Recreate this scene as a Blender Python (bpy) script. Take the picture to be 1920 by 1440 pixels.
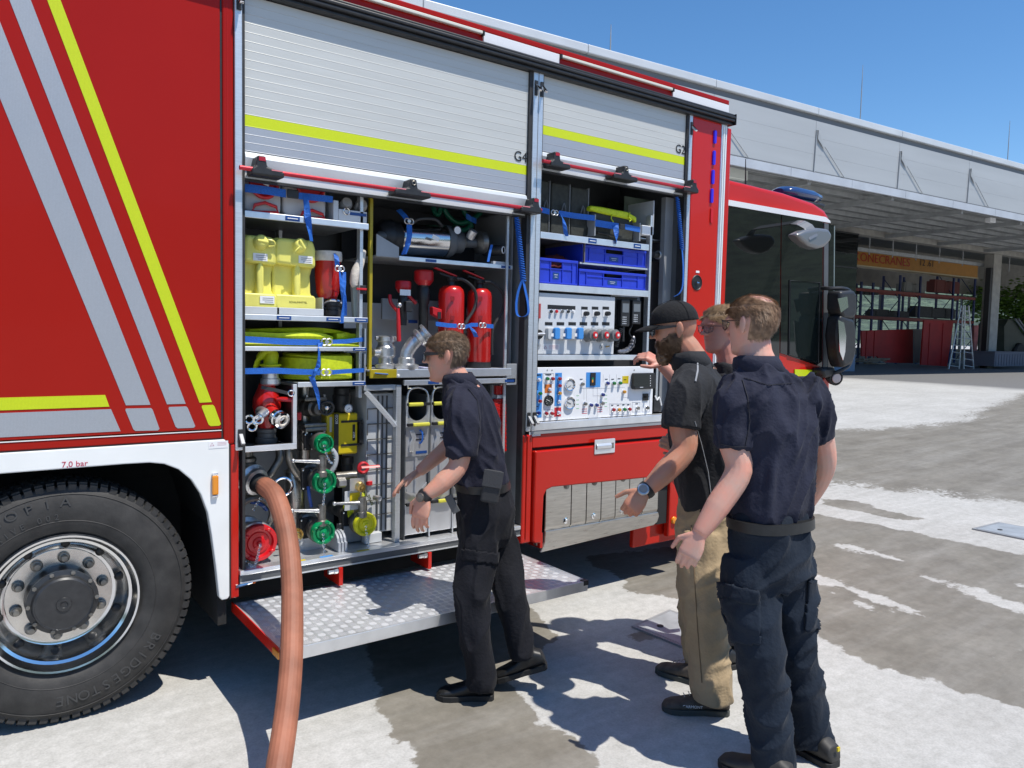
import bpy, bmesh, math, random
import numpy as np
from mathutils import Vector, Matrix, noise
rnd = random.Random(7)
scene = bpy.context.scene
for o in list(bpy.data.objects): bpy.data.objects.remove(o)
C0 = scene.collection
PI = math.pi
V = Vector

# ---------------------------------------------------------------- camera
FPX = 1442.0
CAM_R = V((0.80760355, -0.58933666, 0.02141994))
CAM_U = V((0.02129643, 0.06544345, 0.997629))
CAM_F = V((0.58934114, 0.80523255, -0.06540313))
CAM_C = V((0.0, -3.62, 1.70))
cd = bpy.data.cameras.new('camera'); cam = bpy.data.objects.new('camera', cd); C0.objects.link(cam)
cd.sensor_width = 36.0; cd.lens = FPX / 1920 * 36.0; cd.clip_start = 0.05; cd.clip_end = 9000
cam.matrix_world = Matrix(((CAM_R.x, CAM_U.x, -CAM_F.x, CAM_C.x), (CAM_R.y, CAM_U.y, -CAM_F.y, CAM_C.y),
                           (CAM_R.z, CAM_U.z, -CAM_F.z, CAM_C.z), (0, 0, 0, 1)))
scene.camera = cam

# ---------------------------------------------------------------- world, sun, exposure
SUN_TO = V((0.19, -0.42, 1.0)).normalized()
w = bpy.data.worlds.new('World'); scene.world = w; w.use_nodes = True
nt = w.node_tree; bg = nt.nodes['Background']
sky = nt.nodes.new('ShaderNodeTexSky'); sky.sky_type = 'NISHITA'; sky.sun_disc = False
sky.sun_elevation = math.asin(SUN_TO.z); sky.sun_rotation = math.atan2(SUN_TO.x, SUN_TO.y)
sky.altitude = 900; sky.air_density = 1.0; sky.dust_density = 0.25; sky.ozone_density = 2.2
hsv = nt.nodes.new('ShaderNodeHueSaturation'); hsv.inputs['Saturation'].default_value = 1.24; nt.links.new(sky.outputs[0], hsv.inputs['Color'])
nt.links.new(hsv.outputs[0], bg.inputs[0]); bg.inputs[1].default_value = 0.15
sd = bpy.data.lights.new('sun', 'SUN'); sun = bpy.data.objects.new('sun', sd); C0.objects.link(sun)
sd.energy = 4.9; sd.angle = math.radians(0.53); sd.color = (1.0, 0.95, 0.865)
sun.rotation_euler = (-SUN_TO).to_track_quat('-Z', 'Y').to_euler()
scene.view_settings.view_transform = 'Standard'; scene.view_settings.look = 'None'
scene.view_settings.exposure = 0.13; scene.view_settings.gamma = 1.0

# ---------------------------------------------------------------- measuring helpers (photo pixel -> place at a known distance)
def ray(px, py): return CAM_F + CAM_R * ((px - 960) / FPX) - CAM_U * ((py - 720) / FPX)
def P(px, py, Y=0.0):
    d = ray(px, py); return CAM_C + d * ((Y - CAM_C.y) / d.y)
def G(px, py, Z=0.0):
    d = ray(px, py); return CAM_C + d * ((Z - CAM_C.z) / d.z)
def Q(px, py, depth): return CAM_C + ray(px, py) * depth
def rect(xl, xr, yt, yb, Y=0.0):
    xm, ym = (xl + xr) / 2, (yt + yb) / 2
    return P(xl, ym, Y).x, P(xr, ym, Y).x, P(xm, yb, Y).z, P(xm, yt, Y).z
def pxm(px, py, Y): return (P(px, py - 50, Y).z - P(px, py + 50, Y).z) / 100     # metres per pixel (vertical)

# ---------------------------------------------------------------- materials
MATS = {}
def mat(name, col, rough=0.5, metal=0.0, var=0.0, vscale=8.0, bump=0.0, bscale=60.0, coat=0.0, spec=0.5, stretch=None, trans=0.0, emit=0.0, alpha=1.0, vcol=None, rvar=0.0, sheen=0.0):
    if name in MATS: return MATS[name]
    m = bpy.data.materials.new(name); m.use_nodes = True; t = m.node_tree; b = t.nodes['Principled BSDF']
    b.inputs['Base Color'].default_value = (*col, 1); b.inputs['Roughness'].default_value = rough
    b.inputs['Metallic'].default_value = metal; b.inputs['Coat Weight'].default_value = coat
    b.inputs['Coat Roughness'].default_value = 0.04
    b.inputs['Specular IOR Level'].default_value = spec; b.inputs['Transmission Weight'].default_value = trans
    b.inputs['Sheen Weight'].default_value = sheen
    if emit: b.inputs['Emission Color'].default_value = (*col, 1); b.inputs['Emission Strength'].default_value = emit
    if alpha < 1: b.inputs['Alpha'].default_value = alpha
    tc = t.nodes.new('ShaderNodeTexCoord'); src = tc.outputs['Object']
    if stretch:
        mp = t.nodes.new('ShaderNodeMapping'); mp.inputs['Scale'].default_value = stretch
        t.links.new(src, mp.inputs[0]); src = mp.outputs[0]
    if var or rvar:
        n = t.nodes.new('ShaderNodeTexNoise'); n.inputs['Scale'].default_value = vscale; n.inputs['Detail'].default_value = 5
        t.links.new(src, n.inputs['Vector'])
        if var:
            mx = t.nodes.new('ShaderNodeMixRGB'); c2 = vcol or tuple(min(1, c * (1 + var * 1.5)) for c in col)
            c1 = tuple(c * (1 - var) for c in col)
            cr = t.nodes.new('ShaderNodeValToRGB'); cr.color_ramp.elements[0].position = 0.32; cr.color_ramp.elements[1].position = 0.68
            t.links.new(n.outputs['Fac'], cr.inputs[0]); t.links.new(cr.outputs[0], mx.inputs[0])
            mx.inputs[1].default_value = (*c1, 1); mx.inputs[2].default_value = (*c2, 1)
            t.links.new(mx.outputs[0], b.inputs['Base Color'])
        if rvar:
            mr = t.nodes.new('ShaderNodeMapRange'); mr.inputs[3].default_value = max(0.02, rough - rvar); mr.inputs[4].default_value = rough + rvar
            t.links.new(n.outputs['Fac'], mr.inputs[0]); t.links.new(mr.outputs[0], b.inputs['Roughness'])
    if bump:
        n2 = t.nodes.new('ShaderNodeTexNoise'); n2.inputs['Scale'].default_value = bscale; n2.inputs['Detail'].default_value = 4
        t.links.new(src, n2.inputs['Vector'])
        bp = t.nodes.new('ShaderNodeBump'); bp.inputs['Strength'].default_value = bump; bp.inputs['Distance'].default_value = 0.01
        t.links.new(n2.outputs['Fac'], bp.inputs['Height']); t.links.new(bp.outputs[0], b.inputs['Normal'])
    MATS[name] = m; return m
def tape(name, col, metal=0.0, rough=0.35):
    m = mat(name, col, rough, metal); t = m.node_tree; b = t.nodes['Principled BSDF']
    tc = [n for n in t.nodes if n.type == 'TEX_COORD'][0]
    v = t.nodes.new('ShaderNodeTexVoronoi'); v.inputs['Scale'].default_value = 210; v.inputs['Randomness'].default_value = 0.12
    t.links.new(tc.outputs['Object'], v.inputs['Vector'])
    r = t.nodes.new('ShaderNodeValToRGB'); r.color_ramp.elements[0].color = (*[min(1, c * 1.18) for c in col], 1); r.color_ramp.elements[1].color = (*[c * 0.8 for c in col], 1)
    r.color_ramp.elements[1].position = 0.75
    t.links.new(v.outputs['Distance'], r.inputs[0]); t.links.new(r.outputs[0], b.inputs['Base Color'])
    n = t.nodes.new('ShaderNodeTexNoise'); n.inputs['Scale'].default_value = 3; t.links.new(tc.outputs['Object'], n.inputs['Vector'])
    mr = t.nodes.new('ShaderNodeMapRange'); mr.inputs[3].default_value = rough - 0.1; mr.inputs[4].default_value = rough + 0.1
    t.links.new(n.outputs['Fac'], mr.inputs[0]); t.links.new(mr.outputs[0], b.inputs['Roughness'])
    return m
M = dict(
 red=mat('red_paint', (0.325, 0.008, 0.003), 0.3, coat=0.04, spec=0.2, var=0.03, vscale=1.5, rvar=0.04),
 red2=mat('red_paint_door', (0.49, 0.014, 0.006), 0.25, coat=0.15, spec=0.35, var=0.03, vscale=1.5),
 white=mat('white_paint', (0.80, 0.81, 0.79), 0.3, coat=0.4, var=0.03, vscale=4),
 alu=mat('anodised_aluminium', (0.66, 0.68, 0.69), 0.42, 0.75, var=0.06, vscale=20, stretch=(1, 1, 12)),
 alubright=mat('bright_aluminium', (0.80, 0.81, 0.82), 0.35, 0.8, var=0.06, vscale=14),
 alupaint=mat('grey_powder_coat', (0.62, 0.65, 0.66), 0.38, 0.25, var=0.03, vscale=5),
 slat=mat('shutter_slat_aluminium', (0.52, 0.525, 0.50), 0.45, 0.12, var=0.03, vscale=3, stretch=(0.6, 1, 8)),
 steel=mat('stainless_steel', (0.55, 0.52, 0.47), 0.3, 0.95, var=0.10, vscale=10, stretch=(1, 1, 9), rvar=0.08, bump=0.03, bscale=20),
 chrome=mat('chrome', (0.80, 0.80, 0.80), 0.1, 1.0),
 chromeb=mat('polished_rim', (0.78, 0.79, 0.80), 0.13, 1.0, rvar=0.05, vscale=30),
 cast=mat('cast_light_metal', (0.55, 0.55, 0.55), 0.35, 0.85, var=0.12, vscale=40, bump=0.1, bscale=120),
 castdark=mat('dark_cast_metal', (0.22, 0.21, 0.19), 0.42, 0.8, var=0.25, vscale=25, bump=0.15, bscale=100),
 black=mat('black_plastic', (0.018, 0.018, 0.019), 0.45, var=0.2, vscale=30, bump=0.05, bscale=200),
 rubber=mat('black_rubber', (0.022, 0.022, 0.023), 0.6, var=0.2, vscale=20),
 tyre=mat('tyre_rubber', (0.026, 0.025, 0.024), 0.66, var=0.3, vscale=14, bump=0.08, bscale=90, vcol=(0.040, 0.038, 0.036)),
 dark=mat('dark_interior', (0.03, 0.03, 0.032), 0.6, var=0.2, vscale=6),
 under=mat('underbody', (0.015, 0.015, 0.015), 0.85, var=0.3, vscale=6),
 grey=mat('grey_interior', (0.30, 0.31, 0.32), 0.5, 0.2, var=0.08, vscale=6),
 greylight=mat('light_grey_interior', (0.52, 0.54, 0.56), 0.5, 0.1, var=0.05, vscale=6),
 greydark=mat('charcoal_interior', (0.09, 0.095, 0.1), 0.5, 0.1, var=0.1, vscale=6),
 blue=mat('blue_webbing', (0.012, 0.115, 0.47), 0.65, var=0.18, vscale=200, bump=0.2, bscale=400),
 bluecrate=mat('blue_crate_plastic', (0.018, 0.045, 0.52), 0.38, var=0.1, vscale=12),
 bluelabel=mat('blue_label', (0.01, 0.055, 0.22), 0.4),
 bluelbl2=mat('sky_blue_print', (0.055, 0.27, 0.66), 0.4),
 yel=mat('yellow_can_plastic', (0.77, 0.71, 0.16), 0.36, var=0.08, vscale=9, spec=0.4),
 neon=mat('neon_yellow_hose', (0.56, 0.64, 0.008), 0.6, var=0.1, vscale=60, bump=0.15, bscale=300),
 neoncap=mat('yellow_cap', (0.70, 0.66, 0.02), 0.38, var=0.06, vscale=15),
 yellow=mat('yellow_paint', (0.60, 0.46, 0.01), 0.4, var=0.06, vscale=15),
 yframe=mat('yellow_frame', (0.36, 0.28, 0.01), 0.4, var=0.06, vscale=15),
 green=mat('green_cap', (0.0, 0.22, 0.075), 0.33, var=0.12, vscale=20),
 gold=mat('brass', (0.55, 0.38, 0.13), 0.3, 0.95, var=0.1, vscale=40),
 redplastic=mat('red_plastic', (0.50, 0.012, 0.018), 0.35, var=0.1, vscale=20),
 redcap=mat('red_cap', (0.55, 0.008, 0.014), 0.28, var=0.06, vscale=20),
 redext=mat('extinguisher_red', (0.46, 0.012, 0.01), 0.25, coat=0.5, var=0.04, vscale=8),
 bar=mat('red_anodised_bar', (0.50, 0.025, 0.04), 0.3, 0.35, var=0.06, vscale=20),
 orange=mat('orange_cable', (0.62, 0.12, 0.01), 0.45),
 amber=mat('amber_lens', (0.75, 0.26, 0.01), 0.2, coat=0.5),
 hose=mat('terracotta_hose', (0.28, 0.105, 0.06), 0.62, var=0.22, vscale=7, bump=0.05, bscale=80),
 tapesilver=tape('silver_reflective_tape', (0.42, 0.44, 0.47), 0.35, 0.42),
 tapeyellow=tape('yellow_reflective_tape', (0.58, 0.68, 0.005), 0.0, 0.4),
 tapewhite=tape('white_reflective_tape', (0.78, 0.78, 0.80), 0.0, 0.45),
 glass=mat('tinted_cab_glass', (0.006, 0.007, 0.007), 0.03, spec=0.7),
 glassclear=mat('door_glass', (0.010, 0.015, 0.015), 0.03, spec=0.4),
 bluelens=mat('blue_beacon_lens', (0.02, 0.05, 0.16), 0.12, coat=0.6),
 bluelight=mat('blue_warning_led', (0.03, 0.015, 0.55), 0.25, emit=0.15),
 print=mat('black_print', (0.012, 0.012, 0.012), 0.5),
 redprint=mat('red_print', (0.45, 0.01, 0.06), 0.5),
 label=mat('white_label', (0.80, 0.80, 0.80), 0.5),
 panel=mat('white_control_panel', (0.80, 0.81, 0.83), 0.4, var=0.02, vscale=3),
 greyknob=mat('grey_socket', (0.16, 0.165, 0.17), 0.45),
 plate=mat('tread_plate_aluminium', (0.60, 0.61, 0.63), 0.36, 0.6, var=0.12, vscale=6, rvar=0.08),
 greenhose=mat('green_corrugated_hose', (0.0, 0.10, 0.055), 0.45),
 maroon=mat('maroon_cloth', (0.14, 0.022, 0.024), 0.85, var=0.25, vscale=30),
 canvas=mat('off_white_canvas', (0.60, 0.54, 0.46), 0.85, var=0.15, vscale=25, bump=0.2, bscale=80),
 bag=mat('dark_bag_fabric', (0.03, 0.033, 0.028), 0.75, var=0.25, vscale=40, bump=0.2, bscale=120),
 silverpaint=mat('silver_paint', (0.22, 0.225, 0.23), 0.3, 0.5),
)

# ---------------------------------------------------------------- mesh builder
class MB:
    def __init__(s): s.v = []; s.f = []; s.mi = []; s.m = 0
    def add(s, vs, fs):
        b = len(s.v); s.v += [tuple(p) for p in vs]; s.f += [tuple(i + b for i in q) for q in fs]; s.mi += [s.m] * len(fs); return s
    def box(s, x0, x1, y0, y1, z0, z1, T=None):
        vs = [V((x, y, z)) for x in (x0, x1) for y in (y0, y1) for z in (z0, z1)]
        if T: vs = [T @ p for p in vs]
        return s.add(vs, [(0, 1, 3, 2), (4, 6, 7, 5), (0, 4, 5, 1), (2, 3, 7, 6), (0, 2, 6, 4), (1, 5, 7, 3)])
    def prism(s, poly, a, b, axis='y', T=None):
        # poly: list of 2D points; extruded along axis from a to b
        n = len(poly)
        def mk(u, w_, t): return {'y': (u, t, w_), 'x': (t, u, w_), 'z': (u, w_, t)}[axis]
        vs = [V(mk(u, w_, a)) for u, w_ in poly] + [V(mk(u, w_, b)) for u, w_ in poly]
        if T: vs = [T @ p for p in vs]
        return s.add(vs, [tuple(range(n)), tuple(range(2 * n - 1, n - 1, -1))] + [(i, i + n, (i + 1) % n + n, (i + 1) % n) for i in range(n)])
    def ring(s, c, r, d, n=16):
        pass
    def tube(s, pts, rad, n=10, cap=True, ell=None, closed=False):
        pts = [V(p) for p in pts]; k = len(pts)
        if not hasattr(rad, '__len__'): rad = [rad] * k
        base = len(s.v); up = None; vs = []
        for i, p in enumerate(pts):
            if closed: d = pts[(i + 1) % k] - pts[i - 1]
            else: d = (pts[min(i + 1, k - 1)] - pts[max(i - 1, 0)])
            d = d.normalized() if d.length > 1e-9 else V((0, 0, 1))
            if up is None:
                a = V((0, 0, 1)) if abs(d.z) < 0.9 else V((1, 0, 0)); up = (a - d * a.dot(d)).normalized()
            else:
                up = up - d * up.dot(d); up = up.normalized() if up.length > 1e-6 else V((1, 0, 0))
            sd_ = d.cross(up); r = rad[i]; ra, rb = (r if hasattr(r, '__len__') else (r, r))
            for j in range(n):
                t = 2 * PI * j / n; vs.append(p + sd_ * (math.cos(t) * ra) + up * (math.sin(t) * rb))
        fs = []
        for i in range(k if closed else k - 1):
            for j in range(n):
                a = i * n + j; b = i * n + (j + 1) % n; i2 = (i + 1) % k
                fs.append((a, b, i2 * n + (j + 1) % n, i2 * n + j))
        if cap and not closed: fs += [tuple(range(n - 1, -1, -1)), tuple(range((k - 1) * n, k * n))]
        return s.add(vs, fs)
    def lathe(s, prof, c, axis, n=24, cap=True):
        # prof: (radius, distance along axis) list
        c = V(c); d = V(axis).normalized(); a = V((0, 0, 1)) if abs(d.z) < 0.9 else V((1, 0, 0))
        u = (a - d * a.dot(d)).normalized(); w_ = d.cross(u); vs = []
        for r, h in prof:
            for j in range(n):
                t = 2 * PI * j / n; vs.append(c + d * h + (u * math.cos(t) + w_ * math.sin(t)) * r)
        fs = []
        for i in range(len(prof) - 1):
            for j in range(n): fs.append((i * n + j, i * n + (j + 1) % n, (i + 1) * n + (j + 1) % n, (i + 1) * n + j))
        if cap: fs += [tuple(range(n - 1, -1, -1)), tuple(range((len(prof) - 1) * n, len(prof) * n))]
        return s.add(vs, fs)
    def torus(s, c, axis, R, r, n=24, k=8, a0=0, a1=2 * PI):
        c = V(c); d = V(axis).normalized(); a = V((0, 0, 1)) if abs(d.z) < 0.9 else V((1, 0, 0))
        u = (a - d * a.dot(d)).normalized(); w_ = d.cross(u); full = abs(a1 - a0 - 2 * PI) < 1e-6
        pts = [c + (u * math.cos(a0 + (a1 - a0) * i / n) + w_ * math.sin(a0 + (a1 - a0) * i / n)) * R for i in range(n if full else n + 1)]
        return s.tube(pts, r, k, closed=full)
    def ball(s, c, rx, ry=None, rz=None, n=14, k=9, T=None):
        ry = ry or rx; rz = rz or rx; c = V(c); vs = []; fs = []
        for i in range(k + 1):
            ph = -PI / 2 + PI * i / k
            for j in range(n):
                t = 2 * PI * j / n; p = V((math.cos(ph) * math.cos(t) * rx, math.cos(ph) * math.sin(t) * ry, math.sin(ph) * rz))
                vs.append(c + (T @ p if T else p))
        for i in range(k):
            for j in range(n): fs.append((i * n + j, i * n + (j + 1) % n, (i + 1) * n + (j + 1) % n, (i + 1) * n + j))
        return s.add(vs, fs)
    def strip(s, pts, wv, th):
        # flat strap along pts; wv: half-width vector (or list); th: thickness vector
        k = len(pts); vs = []
        for i, p in enumerate(pts):
            p = V(p); wvi = wv[i] if isinstance(wv, list) else wv; t = V(th) / 2
            vs += [p - wvi - t, p + wvi - t, p + wvi + t, p - wvi + t]
        fs = []
        for i in range(k - 1):
            a = i * 4; b = a + 4
            fs += [(a, a + 1, b + 1, b), (a + 1, a + 2, b + 2, b + 1), (a + 2, a + 3, b + 3, b + 2), (a + 3, a, b, b + 3)]
        fs += [(0, 3, 2, 1), (4 * k - 4, 4 * k - 3, 4 * k - 2, 4 * k - 1)]
        return s.add(vs, fs)
    def mesh(s, name, mats, smooth=False):
        me = bpy.data.meshes.new(name); me.from_pydata(s.v, [], s.f); 
        for m_ in (mats if isinstance(mats, (list, tuple)) else [mats]): me.materials.append(m_)
        me.polygons.foreach_set('material_index', s.mi)
        bm = bmesh.new(); bm.from_mesh(me)
        bmesh.ops.recalc_face_normals(bm, faces=bm.faces); bm.to_mesh(me); bm.free()
        if smooth:
            me.polygons.foreach_set('use_smooth', [True] * len(me.polygons))
            if smooth != 'all': me.set_sharp_from_angle(angle=math.radians(smooth if smooth is not True else 40))
        return me
    def build(s, name, mats, parent=None, smooth=False, bevel=0, seg=2, kind=None, label=None):
        o = bpy.data.objects.new(name, s.mesh(name, mats, smooth)); C0.objects.link(o)
        if parent: attach(o, parent)
        if bevel:
            b = o.modifiers.new('bevel', 'BEVEL'); b.width = bevel; b.segments = seg; b.limit_method = 'ANGLE'; b.angle_limit = math.radians(35)
        if kind: o['kind'] = kind
        if label: o['label'] = label
        return o
def wmat(o):
    m = o.matrix_basis.copy()
    if o.parent: m = wmat(o.parent) @ o.matrix_parent_inverse @ m
    return m
def attach(o, parent):
    o.parent = parent; o.matrix_parent_inverse = wmat(parent).inverted()
def thing(name, label, cat, loc=(0, 0, 0), group=None):
    o = bpy.data.objects.new(name, None); C0.objects.link(o); o.location = loc; o.empty_display_size = 0.1
    return tag(o, label, cat, group)
def tag(o, label, cat, group=None):
    o['label'] = label; o['category'] = cat
    if group: o['group'] = group
    return o
def struct(o): o['kind'] = 'structure'; return o
def part(name, parent, loc=(0, 0, 0)):
    o = bpy.data.objects.new(name, None); C0.objects.link(o); o.location = loc; o.empty_display_size = 0.05
    w0 = wmat(parent).inverted(); o.parent = parent; o.matrix_parent_inverse = w0
    return o
def copy_of(o, name, parent, loc=None):
    c = bpy.data.objects.new(name, o.data); C0.objects.link(c)
    for md in o.modifiers:
        if md.type == 'BEVEL':
            b = c.modifiers.new('bevel', 'BEVEL'); b.width = md.width; b.segments = md.segments; b.limit_method = 'ANGLE'; b.angle_limit = md.angle_limit
    if parent: attach(c, parent)
    if loc is not None: c.location = loc
    return c
def box(name, m, x0, x1, y0, y1, z0, z1, parent=None, bevel=0.0, T=None, **k):
    return MB().box(x0, x1, y0, y1, z0, z1, T).build(name, m, parent, bevel=bevel, **k)
def text_mesh(txt, size, depth=0.0006):
    cu = bpy.data.curves.new('lettering', 'FONT'); cu.body = txt; cu.size = size; cu.extrude = depth; cu.align_x = 'CENTER'; cu.align_y = 'CENTER'; cu.resolution_u = 3
    o = bpy.data.objects.new('lettering', cu); C0.objects.link(o)
    dg = bpy.context.evaluated_depsgraph_get(); me = bpy.data.meshes.new_from_object(o.evaluated_get(dg)); bpy.data.objects.remove(o); bpy.data.curves.remove(cu)
    return me
def text(txt, size, m, loc, parent, rot=None, name='lettering', sx=1.0):
    me = text_mesh(txt, size); me.materials.clear(); me.materials.append(m)
    Rm = (rot or Matrix.Rotation(PI / 2, 4, 'X')) ; me.transform(Matrix.Translation(V(loc)) @ Rm @ Matrix.Diagonal((sx, 1, 1, 1)))
    o = bpy.data.objects.new(name, me); C0.objects.link(o)
    if parent: attach(o, parent)
    return o
def arc(cx, cz, r, a0, a1, n=8): return [(cx + r * math.cos(math.radians(a0 + (a1 - a0) * i / n)), cz + r * math.sin(math.radians(a0 + (a1 - a0) * i / n))) for i in range(n + 1)]
def rrect(x0, x1, z0, z1, r, n=4):
    return arc(x1 - r, z1 - r, r, 0, 90, n) + arc(x0 + r, z1 - r, r, 90, 180, n) + arc(x0 + r, z0 + r, r, 180, 270, n) + arc(x1 - r, z0 + r, r, 270, 360, n)
def spline(pts, n=8):
    pts = [V(p) for p in pts]; out = []
    for i in range(len(pts) - 1):
        p0 = pts[max(i - 1, 0)]; p1 = pts[i]; p2 = pts[i + 1]; p3 = pts[min(i + 2, len(pts) - 1)]
        for j in range(n):
            t = j / n; out.append(0.5 * ((2 * p1) + (p2 - p0) * t + (2 * p0 - 5 * p1 + 4 * p2 - p3) * t * t + (3 * p1 - p0 - 3 * p2 + p3) * t ** 3))
    out.append(pts[-1]); return out
# ================================================================ ground
def gz(x, y=0):
    t = min(max((x - 4.0) / 18.0, 0), 1); a = 0.45 * (t * t * (3 - 2 * t) * 0.5 + t * 0.5)
    return a
def GP(px, py):
    z = 0.0
    for _ in range(12): p = G(px, py, z); z = 0.5 * z + 0.5 * gz(p.x, p.y)
    return p
def make_ground():
    xs = [-1.2 + 0.045 * i for i in range(210)]; st = 0.045
    while xs[-1] < 60: st *= 1.05; xs.append(xs[-1] + st)
    while xs[-1] < 4000: st *= 1.45; xs.append(xs[-1] + st)
    st = 0.2; lo = []
    x = -1.2
    while x > -4000: st *= 1.4; x -= st; lo.append(x)
    xs = lo[::-1] + xs
    ys = [-3.1 + 0.045 * i for i in range(80)]; st = 0.045
    while ys[-1] < 14: st *= 1.02; ys.append(ys[-1] + st)
    while ys[-1] < 4000: st *= 1.45; ys.append(ys[-1] + st)
    st = 0.1; lo = []; y = -3.1
    while y > -4000: st *= 1.4; y -= st; lo.append(y)
    ys = lo[::-1] + ys
    X, Y = np.meshgrid(np.array(xs), np.array(ys), indexing='ij')
    n, k = X.shape; Z = np.vectorize(gz)(X[:, 0])[:, None] * np.ones((1, k))
    ver = np.stack([X, Y, Z], -1).reshape(-1, 3)
    idx = np.arange(n * k).reshape(n, k)
    fc = np.stack([idx[:-1, :-1], idx[1:, :-1], idx[1:, 1:], idx[:-1, 1:]], -1).reshape(-1, 4)
    me = bpy.data.meshes.new('ground'); me.from_pydata(ver.tolist(), [], fc.tolist())
    def sdist(poly):
        px = ver[:, 0]; py = ver[:, 1]; dm = np.full(len(px), 1e9); ins = np.zeros(len(px), bool); m_ = len(poly)
        for i in range(m_):
            ax, ay = poly[i]; bx, by = poly[(i + 1) % m_]; ex, ey = bx - ax, by - ay
            t = np.clip(((px - ax) * ex + (py - ay) * ey) / (ex * ex + ey * ey + 1e-12), 0, 1)
            dm = np.minimum(dm, np.hypot(px - ax - t * ex, py - ay - t * ey))
            c = ((ay > py) != (by > py)) & (px < (bx - ax) * (py - ay) / ((by - ay) + 1e-12) + ax); ins ^= c
        return np.where(ins, dm, -dm)
    near = (np.abs(ver[:, 0] - 12) < 30) & (ver[:, 1] > -6) & (ver[:, 1] < 16)
    nz = np.zeros(len(ver)); nz2 = np.zeros(len(ver))
    for i in np.nonzero(near)[0]:
        p = ver[i]; nz[i] = noise.noise((p[0] * 3.1, p[1] * 3.1, 1.7)) * 0.6 + noise.noise((p[0] * 9, p[1] * 9, 4.1)) * 0.4
    def pol(pts): return [(lambda q: (q.x, q.y))(GP(a, b)) for a, b in pts]
    def mask(pts, wd=0.03, amp=0.10, cut=0.0):
        return np.clip((sdist(pol(pts)) - cut + nz * amp) / wd * 0.5 + 0.5, 0, 1)
    wet = mask([(690, 1190), (700, 1290), (706, 1345), (735, 1385), (762, 1412), (770, 1480), (1135, 1480), (1110, 1425), (1082, 1395), (1046, 1366), (1008, 1345), (960, 1310), (945, 1270), (975, 1235), (1060, 1192), (960, 1110), (800, 1120)], 0.04, 0.12)
    far_ = 0.10
    wet = np.maximum(wet, mask([(1480, 815), (1560, 806), (1680, 803), (1798, 790), (1860, 760), (1920, 738), (2050, 722), (2050, 965), (1920, 944), (1793, 931), (1680, 920), (1560, 907), (1480, 902)], 0.5, 0.5))
    c = mask([(1100, 1045), (1300, 1020), (1532, 968), (1650, 985), (1782, 1012), (1920, 1039), (2050, 1066), (2050, 1345), (1920, 1318), (1820, 1299), (1749, 1272), (1663, 1246), (1608, 1238), (1543, 1195), (1516, 1176), (1470, 1160), (1330, 1130), (1200, 1110)], 0.05, 0.18)
    wet = np.maximum(wet, c)
    for pts in ([(1549, 1014), (1600, 1020), (1706, 1051), (1700, 1056), (1610, 1036), (1555, 1024)], [(1719, 1076), (1790, 1093), (1850, 1102), (1890, 1120), (1940, 1133), (1940, 1158), (1850, 1137), (1800, 1115), (1760, 1097)],
                [(1500, 1068), (1560, 1083), (1640, 1110), (1700, 1135), (1771, 1164), (1740, 1160), (1640, 1128), (1560, 1102), (1500, 1090)], [(1713, 1043), (1762, 1058), (1755, 1062), (1712, 1049)],
                [(1880, 1085), (1940, 1098), (1940, 1112), (1895, 1098)], [(1850, 1220), (1890, 1228), (1885, 1234), (1848, 1225)], [(1858, 1230), (1905, 1242), (1900, 1247), (1856, 1236)], [(1898, 1210), (1940, 1218), (1940, 1226), (1900, 1218)],
                [(1540, 1098), (1640, 1140), (1636, 1146), (1545, 1108)]):
        wet = np.minimum(wet, 1 - mask(pts, 0.08, 0.14, 0.05))
    for pts in ([(1532, 935), (1610, 940), (1640, 952), (1725, 973), (1700, 975), (1600, 957), (1540, 946)], [(1180, 1190), (1300, 1150), (1330, 1160), (1200, 1205)]):
        wet = np.maximum(wet, mask(pts, 0.05, 0.12))
    asp = mask([(1470, 700), (1581, 709), (1750, 719), (1920, 731), (2100, 745), (2100, 670), (1800, 680), (1470, 680)], 0.5, 0.3)
    at = me.attributes.new('wet', 'FLOAT', 'POINT'); at.data.foreach_set('value', wet.astype(np.float32))
    at = me.attributes.new('asphalt', 'FLOAT', 'POINT'); at.data.foreach_set('value', asp.astype(np.float32))
    me.polygons.foreach_set('use_smooth', [True] * len(me.polygons))
    m = bpy.data.materials.new('concrete_yard'); m.use_nodes = True; t = m.node_tree; b = t.nodes['Principled BSDF']; L = t.links.new
    tc = t.nodes.new('ShaderNodeTexCoord')
    def nzn(scale, det=6, st=None, rough=0.6):
        n_ = t.nodes.new('ShaderNodeTexNoise'); n_.inputs['Scale'].default_value = scale; n_.inputs['Detail'].default_value = det; n_.inputs['Roughness'].default_value = rough
        if st:
            mp = t.nodes.new('ShaderNodeMapping'); mp.inputs['Scale'].default_value = st; mp.inputs['Rotation'].default_value = (0, 0, 0.63); L(tc.outputs['Object'], mp.inputs[0]); L(mp.outputs[0], n_.inputs['Vector'])
        else: L(tc.outputs['Object'], n_.inputs['Vector'])
        return n_.outputs['Fac']
    def ramp(src, p0, c0, p1, c1):
        r = t.nodes.new('ShaderNodeValToRGB'); r.color_ramp.elements[0].position = p0; r.color_ramp.elements[0].color = (*c0, 1); r.color_ramp.elements[1].position = p1; r.color_ramp.elements[1].color = (*c1, 1); L(src, r.inputs[0]); return r.outputs[0]
    def mix(f, a, b_, typ='MIX'):
        x = t.nodes.new('ShaderNodeMixRGB'); x.blend_type = typ
        if hasattr(f, 'links'): L(f, x.inputs[0])
        else: x.inputs[0].default_value = f
        for s_, q in ((1, a), (2, b_)):
            if hasattr(q, 'links'): L(q, x.inputs[s_])
            else: x.inputs[s_].default_value = (*q, 1)
        return x.outputs[0]
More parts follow.
